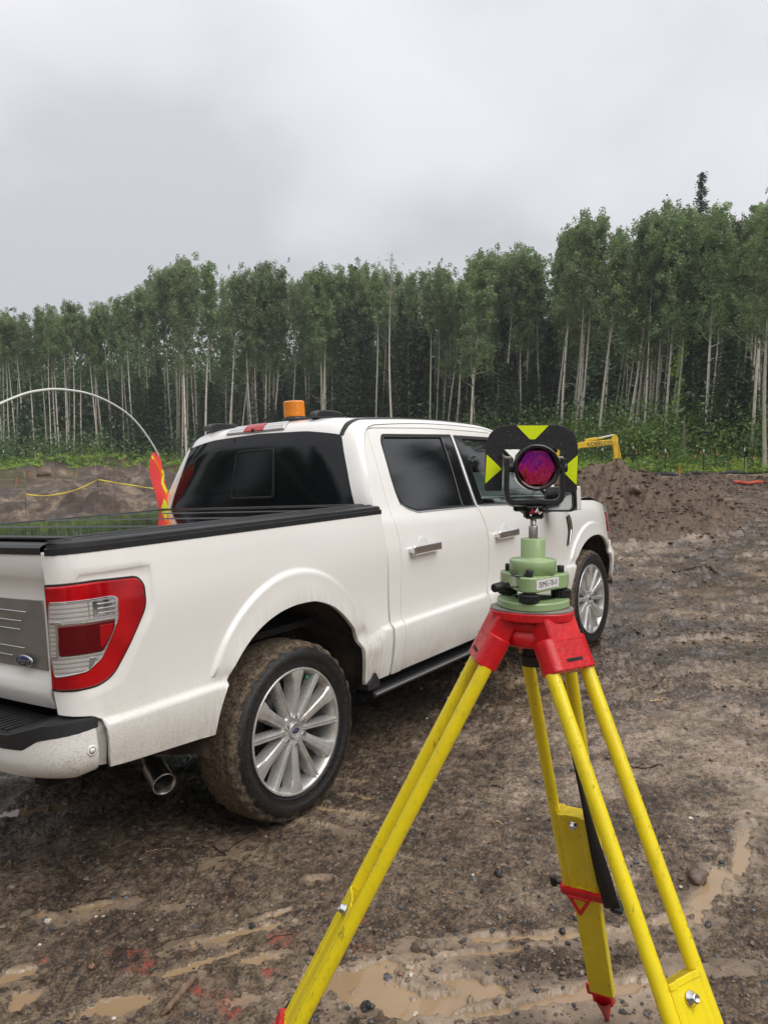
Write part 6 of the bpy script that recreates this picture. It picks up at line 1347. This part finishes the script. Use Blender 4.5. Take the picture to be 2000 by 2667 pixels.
def aspen_proto(seed, H=16., crown=.46, spread=1.75, nleaf=6500, nl=22, rb=.125, top=1., leafsize=.092, trunk_mat='aspen_bark'):
    r = np.random.default_rng(seed); T = path_trunk(H, 1.1, seed); q = MB(); rad = [rb*(1-.80*(z/H)) for z in T[:, 2]]; rad[0] *= 1.25
    q.tube(T, rad, 8); tips = []
    def tp_(z): 
        return np.array([np.interp(z, T[:, 2], T[:, k]) for k in range(3)])
    z0 = H*(1-crown)
    for k in range(nl):
        u = (k+r.uniform(0, .8))/nl; z = z0+(H-z0)*u*.93; p = tp_(z); az = k*2.4+r.uniform(-.5, .5); ln = spread*.92*(1.0-.60*u)*r.uniform(.5, 1.35); up = .55+.9*u+r.uniform(-.15, .4)
        pts = [p]; d = np.array([math.cos(az), math.sin(az), up]); d /= np.linalg.norm(d)
        for j in range(1, 5): pts.append(p+d*ln*j/4+np.array([0, 0, .10*ln*(j/4)**2])+r.normal(size=3)*.05*j)
        q.tube(pts, [rb*.30*(1-u*.6)*(1-.2*j) for j in range(5)], 4, caps=False)
        tips += [(pts[j]+r.normal(size=3)*.12, .26+.16*r.random()) for j in (2, 3, 4)]
        for _ in range(5): tips.append((pts[r.integers(2, 5)]+r.normal(size=3)*np.array([.42, .42, .45]), .17+.24*r.random()))
    for _ in range(4):
        o_ = r.normal(size=2)*.55; hh_ = r.uniform(.93, 1.04)
        for w_ in (.0, .03, .06, .09): tips.append((tp_(H*(hh_-w_))+np.array([o_[0]*(1-w_*4), o_[1]*(1-w_*4), 0]), .11+w_*1.6))
    for _ in range(5):   # dead lower snags
        z = r.uniform(H*.3, z0); p = tp_(z); az = r.uniform(0, 6.3); ln = r.uniform(.4, 1.1); q.tube([p, p+np.array([math.cos(az), math.sin(az), .35])*ln*.5, p+np.array([math.cos(az)*1., math.sin(az), .1+.5*r.random()])*ln], [.02, .015, .008], 4, caps=False)
    tips_c = np.array([t[0] for t in tips]); tr_ = np.array([t[1] for t in tips]); PW_ = tr_**2*(.40+.60*np.clip((tips_c[:, 2]-z0)/(H-z0)*1.6, 0, 1)); PW_ /= PW_.sum(); k = r.choice(len(tips), nleaf, p=PW_)
    v = r.normal(size=(nleaf, 3)); v /= np.linalg.norm(v, axis=1)[:, None]; nleaf = len(k); C = tips_c[k]+v*(tr_[k]*r.random(nleaf)**.45)[:, None]*np.array([1., 1., 1.15])
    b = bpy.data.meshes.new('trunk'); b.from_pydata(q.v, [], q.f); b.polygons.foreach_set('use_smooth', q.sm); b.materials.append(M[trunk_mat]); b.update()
    lm = leafmesh('crown', C, leafsize, None); lm.materials.append(M['aspen_leaf']); return b, lm
def spruce_proto(seed, H=10., R=2.0, nb=62, tip=True):
    r = np.random.default_rng(seed); q = MB(); q.tube([(0, 0, 0), (0, 0, H*.5), (0, 0, H*.97)], [.13, .08, .012], 7); C = []
    for k in range(nb):
        u = (k/nb)**.9; z = H*(.06+.92*u); ln = R*(1-u)**.85*r.uniform(.7, 1.15)+.12
        for j in range(6 if u < .8 else 4):
            az = j*math.pi*2/6+k*.7+r.uniform(-.3, .3); l2 = ln*r.uniform(.7, 1.1); n_ = int(10+26*l2/R)
            t = r.random(n_)**.75; x = t*l2; C.append(np.stack([math.cos(az)*x+r.normal(size=n_)*.06*(1+t), math.sin(az)*x+r.normal(size=n_)*.06*(1+t), z-.32*x+.10*x*x/max(l2, .1)-r.random(n_)*.16], 1))
    C = np.concatenate(C); b = bpy.data.meshes.new('trunk'); b.from_pydata(q.v, [], q.f); b.materials.append(M['spruce_bark']); b.update()
    lm = leafmesh('crown', C, .12, None, tilt=.35, asp=.42); lm.materials.append(M['spruce_needle']); return b, lm
ASP = [aspen_proto(s, crown=c+.06, spread=sp, nleaf=int(n*1.25), nl=nl+4) for s, c, sp, n, nl in ((1, .42, 1.8, 6800, 22), (2, .48, 1.6, 6200, 22), (3, .38, 1.9, 6000, 18), (4, .50, 1.7, 7200, 26), (5, .44, 1.5, 5600, 20), (6, .55, 2.1, 8500, 30), (7, .36, 1.6, 4800, 16), (8, .46, 2.0, 7200, 24))]
LOWC = [aspen_proto(s, crown=c, spread=sp, nleaf=n, nl=nl) for s, c, sp, n, nl in ((14, .27, 1.7, 4300, 15), (15, .31, 1.8, 4800, 16), (16, .25, 1.5, 3800, 14))]
LOWC += [ASP[2], ASP[6]]
THIN = [aspen_proto(s, crown=c, spread=sp, nleaf=n, nl=nl, rb=.085) for s, c, sp, n, nl in ((11, .30, 1.1, 2600, 12), (12, .34, 1.2, 3000, 12), (13, .26, 1.0, 2000, 10))]
SPR = [spruce_proto(s, R=r_) for s, r_ in ((21, 2.0), (22, 1.7), (23, 2.3))]
BIGS = spruce_proto(24, H=22., R=2.6, nb=150)
DEAD = aspen_proto(31, crown=.20, spread=1.3, nleaf=40, nl=26, rb=.13)
skx = [-600, 0, 180, 300, 386, 430, 470, 520, 578, 640, 723, 800, 843, 916, 1000, 1100, 1145, 1210, 1254, 1290, 1338, 1400, 1423, 1460, 1507, 1567, 1600, 1664, 1712, 1780, 1870, 1930, 2000, 2500]
sky_ = [800, 796, 784, 770, 742, 690, 674, 672, 693, 700, 669, 690, 699, 675, 690, 676, 676, 720, 627, 640, 627, 660, 600, 570, 557, 566, 627, 555, 524, 535, 524, 530, 512, 500]
def skyy(px): return float(np.interp(px, skx, sky_))+9
def rtree(px): return float(np.interp(px, [-600, 0, 500, 1000, 1300, 1600, 2000, 2600], [88, 80, 74, 65, 57, 50, 46, 42]))
def put_tree(proto, px, r, topy, lean, label, group, H0=16., name='aspen_tree', cat='tree', wid=1.):
    x, y = xy(px, r); z = gh(x, y); v_ = FWD+RGT*(px-1000)/FPX-UPV*(topy-1333.5)/FPX; zt_ = EYE+r*v_[2]/math.hypot(v_[0], v_[1]); H = max(2.0, zt_-z); s = H/H0
    e = empty(name); Rz = Matrix.Rotation(random.uniform(0, 6.28), 4, 'Z'); e.matrix_world = Matrix.Translation((x, y, z-.15))@Matrix.Rotation(lean, 4, Vector((FWD[0], FWD[1], 0)).normalized())@Rz@Matrix.Diagonal((s**.6*wid*.83, s**.6*wid*.83, s, 1))
    label = ' '.join(label.split()[:16]); tag(e, label, cat, group)
    link('trunk', proto[0], None, e); link('crown', proto[1], None, e); return e
def side_of(px):
    return 'at the left edge of the forest' if px < 300 else 'behind the white whip and flag' if px < 480 else 'behind the left part of the truck cab' if px < 720 else 'behind the truck cab roof' if px < 1250 else 'above the prism target' if px < 1500 else 'above the excavator boom' if px < 1650 else 'above the second soil heap' if px < 1900 else 'at the right edge of the forest'
# traced front row: (base px, lean = dx per dy, kind, extra distance, label or None)
Z1 = lambda b, t, d: (b/2.37, (t-b)/d); Z2 = lambda b, t, d: (650+b/2.37, (t-b)/d); Z3 = lambda b, t, d: (1300+b/2.37, (t-b)/d)
FR = []
for a_ in ((30, 0, 420), (78, 60, 500), (115, 75, 650), (160, 110, 690), (225, 205, 420), (300, 285, 480), (385, 340, 720), (362, 350, 500), (440, 430, 480), (465, 465, 680), (515, 515, 620), (625, 575, 540), (650, 610, 560), (710, 670, 590), (718, 745, 740), (780, 765, 420), (822, 765, 570), (848, 820, 670), (885, 885, 500), (1000, 950, 730), (1040, 1030, 500), (1078, 1060, 690), (1098, 1085, 740), (1112, 1095, 600), (1132, 1140, 500), (1222, 1215, 600), (1310, 1305, 400), (1430, 1440, 400), (1600, 1610, 700), (1612, 1600, 400), (1645, 1650, 600)):
    FR.append((*Z1(*a_), 'n', 0, None))
FR += [(*Z1(1158, 1155, 700), 'b', -5, 'thick pale aspen with a forked white trunk left of the truck cab roof'), (*Z1(1275, 1290, 700), 'b', -4, 'tall aspen with scarred white trunk bending right above the left cab corner'), (*Z1(1405, 1460, 600), 'b', -3, 'crooked white aspen trunk leaning right left of the amber beacon'), (*Z1(1482, 1530, 450), 't', -3, 'pale leaning aspen trunk second left of the amber beacon'), (*Z1(1558, 1550, 430), 't', -2, 'thin curving aspen trunk just left of the amber beacon')]
for a_ in ((15, 0, 420), (58, 68, 500), (105, 112, 500), (128, 185, 700), (143, 150, 500), (350, 350, 350), (518, 520, 450), (545, 565, 600), (595, 580, 400), (660, 665, 420), (700, 695, 400), (742, 760, 450), (785, 785, 400), (845, 835, 400), (1175, 1190, 400), (1200, 1240, 400), (1258, 1275, 400), (1385, 1390, 300), (1500, 1508, 400), (1535, 1542, 400), (1645, 1640, 600)):
    FR.append((*Z2(*a_), 'n', 0, None))
FR += [(*Z2(437, 445, 500), 'b', -2, 'left one of two close white aspen trunks right of the beacon'), (*Z2(465, 455, 450), 'b', -2, 'right one of two close white aspen trunks right of the beacon'), (*Z2(890, 885, 720), 'd', -8, 'straight white birch with a bare twiggy top behind the middle of the cab roof'), (*Z2(1358, 1425, 800), 'b', -7, 'tall white trunk leaning right with small airy crown above the front cab roof')]
for a_ in ((60, 95, 300), (105, 130, 480), (165, 175, 520), (265, 240, 680), (282, 340, 530), (330, 405, 700), (785, 830, 690), (805, 850, 640), (822, 862, 560), (840, 890, 640), (888, 915, 560), (902, 955, 650), (950, 1000, 620), (985, 1005, 500), (945, 985, 620), (1440, 1440, 600), (1500, 1520, 500), (1568, 1580, 600)):
    FR.append((*Z3(*a_), 'n', 0, None))
FR += [(*Z3(150, 140, 700), 'b', -1, 'twin trunked aspen rising above the left half of the target plate'), (*Z3(375, 432, 760), 'b', -1, 'leaning pale aspen above the top triangle of the target plate'), (*Z3(450, 487, 750), 'b', -2, 'stout white aspen just right of the top triangle of the target'), (*Z3(500, 530, 640), 'b', 0, 'white aspen with broken looking trunk next to the stout one'), (*Z3(592, 690, 860), 'b', -4, 'slim white aspen leaning right above the excavator boom'), (*Z3(752, 862, 900), 'b', -3, 'long white aspen leaning right, right of the excavator arm'), (*Z3(1010, 1065, 820), 'b', -3, 'slim aspen left of the leafy trunk above the second soil heap'), (*Z3(1060, 1110, 900), 'v', -4, 'aspen whose lower trunk is covered in small bright leaves'), (*Z3(1185, 1270, 900), 'b', -1, 'tall dark crowned aspen left of the pair at the right'), (*Z3(1262, 1295, 800), 'b', -3, 'left one of the white aspen pair at the right'), (*Z3(1282, 1300, 800), 't', -3, 'right one of the white aspen pair at the right'), (*Z3(1542, 1605, 1000), 'b', -3, 'pale aspen second from the right edge'), (*Z3(1630, 1652, 1200), 'b', -6, 'stout pale aspen at the right edge of the picture')]
ORD = ['first', 'second', 'third', 'fourth', 'fifth', 'sixth', 'seventh', 'eighth', 'ninth', 'tenth', 'eleventh', 'twelfth', 'thirteenth', 'fourteenth', 'fifteenth', 'sixteenth', 'seventeenth', 'eighteenth', 'nineteenth', 'twentieth']
FR.sort(key=lambda t: t[0]); cnt = {}
i = 0
for px, lean, kind, dr, lab in FR:
    i += 1; r = rtree(px)+dr+random.uniform(0, 3.5)
    pr = {'n': random.choice(LOWC if px < 520 else ASP+LOWC[:2]+THIN[:2]), 'b': random.choice(ASP), 't': random.choice(THIN), 'd': DEAD, 'v': ASP[1]}[kind]
    ty_ = skyy(px+lean*400)+(random.uniform(0, 45) if kind == 'n' else random.uniform(0, 18)); 
    if kind == 'd': ty_ = 655
    if kind == 't': ty_ += 60
    if not lab:
        sd_ = side_of(px); n_ = cnt.get(sd_, 0); cnt[sd_] = n_+1; lw = 'right leaning' if lean > .045 else 'left leaning' if lean < -.045 else 'upright'
        lab2 = '%s slim %s aspen from left in the row %s' % (ORD[n_], lw, sd_)
    e = put_tree(pr, px, r, ty_, math.atan(lean)*.95, lab or lab2, None if lab else 'front row aspens '+side_of(px), wid=1.08 if kind == 'b' else .95)
    if kind == 'v':
        z_ = RNG.uniform(1.5, 9.5, 1100); c_ = np.stack([RNG.normal(size=1100)*.28+.35*np.sin(z_*2.3), RNG.normal(size=1100)*.28, z_], 1); lm = leafmesh('trunk_leaves', c_, .09, None); lm.materials.append(M['bright_leaf']); link('trunk_leaves', lm, None, e)
# short snag
x, y, z = gpt(1300+1130/2.37, 42.5); q = MB(); q.tube([(0, 0, 0), (.02, 0, 1.3), (.0, .02, 2.3), (.06, 0, 2.65)], [.075, .062, .052, .015], 8); sn = q.build('snag', M['grey_bark']); sn.location = (x, y, z-.1); tag(sn, 'short broken off trunk standing in the green strip above the second soil heap', 'dead tree')
# deeper rows
for k in range(42):
    px = random.uniform(-20, 2020); dr = random.uniform(-1.5, 7); ln_ = random.uniform(-.03, .05)+(.06 if px > 1250 else 0)
    put_tree(random.choice(THIN+LOWC[:3]), px, rtree(px)+dr, skyy(px)+random.uniform(5, 60), ln_, 'thin pale aspen filling the front of the wood '+side_of(px), 'thin pale aspens filling the front '+side_of(px), wid=.9)
for k in range(145):
    px = random.uniform(-500, 2450); dep = 3+38*random.random()**1.15; r = rtree(px)+dep
    wd_ = 'just behind the front row' if dep < 10 else 'halfway back in the wood' if dep < 24 else 'far back in the wood'; ln_ = random.uniform(-.05, .05)+(.07 if px > 1250 else 0); lw = 'right leaning' if ln_ > .03 else 'left leaning' if ln_ < -.025 else 'upright'
    put_tree(random.choice(LOWC+THIN if px < 520 else ASP+LOWC+THIN), px, r, skyy(px)+random.uniform(8, 90), ln_, '%s aspen %s %s' % (lw, wd_, side_of(px)), '%s aspens %s %s' % (lw, wd_, side_of(px)))
for k in range(95):
    px = random.choice([random.uniform(-500, 2450), random.uniform(550, 1450), random.uniform(780, 1300)]); dep = -.5+24*random.random()**1.5; r = rtree(px)+dep
    sk = skyy(px); hy = random.uniform(.30, .55) if px < 850 else random.uniform(.35, .9); ty_ = 1180-(1180-sk)*hy
    wd_ = 'near the front of the wood' if dep < 5 else 'deep in the wood'; sw_ = 'low bushy' if hy < .45 else 'middling' if hy < .65 else 'tall narrow'
    put_tree(random.choice(SPR), px, r, ty_, 0, '%s dark spruce %s %s' % (sw_, wd_, side_of(px)), '%s dark spruces %s %s' % (sw_, wd_, side_of(px)), H0=10., name='spruce_tree', wid=1.0)
for px, r, ty_, lab in ((1808, 62, 428, 'tallest dark spruce poking above the aspens near the right edge'), (1226, 68, 655, 'spruce tip rising left of the airy crown above the cab roof'), (918, 72, 668, 'spruce top between the aspen crowns above the cab roof'), (1318, 54, 930, 'young spruce at the forest edge just left of the target plate'), (1895, 46, 800, 'broad dark spruce behind the undergrowth at the right'), (400, 76, 970, 'bright green young conifer behind the white whip'), (1072, 66, 705, 'spruce tip right of the bare topped birch')):
    put_tree(BIGS if ty_ < 500 else SPR[int(px) % 3], px, r, ty_, 0, lab, None, H0=22. if ty_ < 500 else 10., name='spruce_tree', wid=1.25)
# undergrowth: continuous leafy band
def band(n, name, mat, px0, px1, d0, d1, h0, h1, ls, per=46, seed=5):
    r_ = np.random.default_rng(seed); px = r_.uniform(px0, px1, n); d = d0+(d1-d0)*r_.random(n)
    edge = np.interp(px, [-900, 0, 600, 1000, 1300, 1600, 2000, 2700], [76, 68, 64, 55, 46, 38.6, 38.2, 37]); r = edge+d
    vx = np.array([azdir(p) for p in px]); x = CAM[0]+vx[:, 0]*r; y = CAM[1]+vx[:, 1]*r; z = ghs(x, y); hh = (h0+(h1-h0)*r_.random(n)**2)*(.6+.5*np.clip(d/6, 0, 1.4)); w_ = hh*r_.uniform(.5, .9, n)
    k = np.repeat(np.arange(n), per); v = r_.normal(size=(n*per, 3)); v /= np.linalg.norm(v, axis=1)[:, None]; v *= (r_.random(n*per)**.5)[:, None]
    C = np.stack([x[k]+v[:, 0]*w_[k], y[k]+v[:, 1]*w_[k], z[k]+(v[:, 2]*.5+.5)*hh[k]], 1); m_ = leafmesh(name, C, ls, None, tilt=.8); m_.materials.append(M[mat]); o = bpy.data.objects.new(name, m_); COL.objects.link(o); o['kind'] = 'stuff'; return o
band(1700, 'undergrowth', 'brush_leaf', -600, 2500, 0, 22, .5, 1.5, .085)
band(1700, 'low_plants', 'bright_leaf', -600, 2500, -.8, 7, .25, .6, .085, per=30, seed=6)
band(420, 'shrub_thicket', 'brush_leaf', 1150, 2500, 5, 16, 1.6, 3.6, .10, per=110, seed=8)

band(2600, 'forest_understory', 'dark_leaf', -700, 2600, 8, 34, 1.5, 4.5, .16, per=40, seed=9)
band(1500, 'distant_wood', 'dark_leaf', -800, 2700, 22, 46, 8, 12.5, .24, per=190, seed=10)
# woods on the other sides of the clearing: they show in the windows and the wet paint
for k in range(130):
    aa = math.radians(random.choice([random.uniform(0, -70), random.uniform(-62, -178), random.uniform(-62, -178), random.uniform(95, 180)])); r = random.uniform(27, 38); x = 1+r*math.cos(aa+.3*0); y = -2+r*math.sin(aa); 
    pr = random.choice(ASP+SPR+SPR); H0 = 10. if pr in SPR else 16.; s_ = random.uniform(14.5, 18.5)/H0 if -1.3 < aa < .1 else random.uniform(10, 15)/H0; e = empty('spruce_tree' if pr in SPR else 'aspen_tree'); z = gh(x, y); e.matrix_world = Matrix.Translation((x, y, z-.1))@Matrix.Rotation(random.uniform(0, 6.28), 4, 'Z')@Matrix.Diagonal((s_, s_, s_, 1))
    tag(e, ('dark spruce' if pr in SPR else 'leafy aspen')+' in the wood that closes the clearing behind the viewer', 'tree', 'trees behind the viewer'); link('trunk', pr[0], None, e); link('crown', pr[1], None, e)
# ------------------------------------------------------------------ thin rain mist
q = MB(); q.box((20, 30, 24), (700, 700, 66)); hz_ = q.build('haze', None); hm = bpy.data.materials.new('haze'); hm.use_nodes = True; ht = hm.node_tree; ht.nodes.clear()
ho = ht.nodes.new('ShaderNodeOutputMaterial'); hv = ht.nodes.new('ShaderNodeVolumePrincipled'); hv.inputs['Color'].default_value = (.90, .93, 1, 1); hv.inputs['Density'].default_value = .0007; hv.inputs['Anisotropy'].default_value = .2
ht.links.new(hv.outputs[0], ho.inputs['Volume']); hz_.data.materials.append(hm); hz_['kind'] = 'stuff'
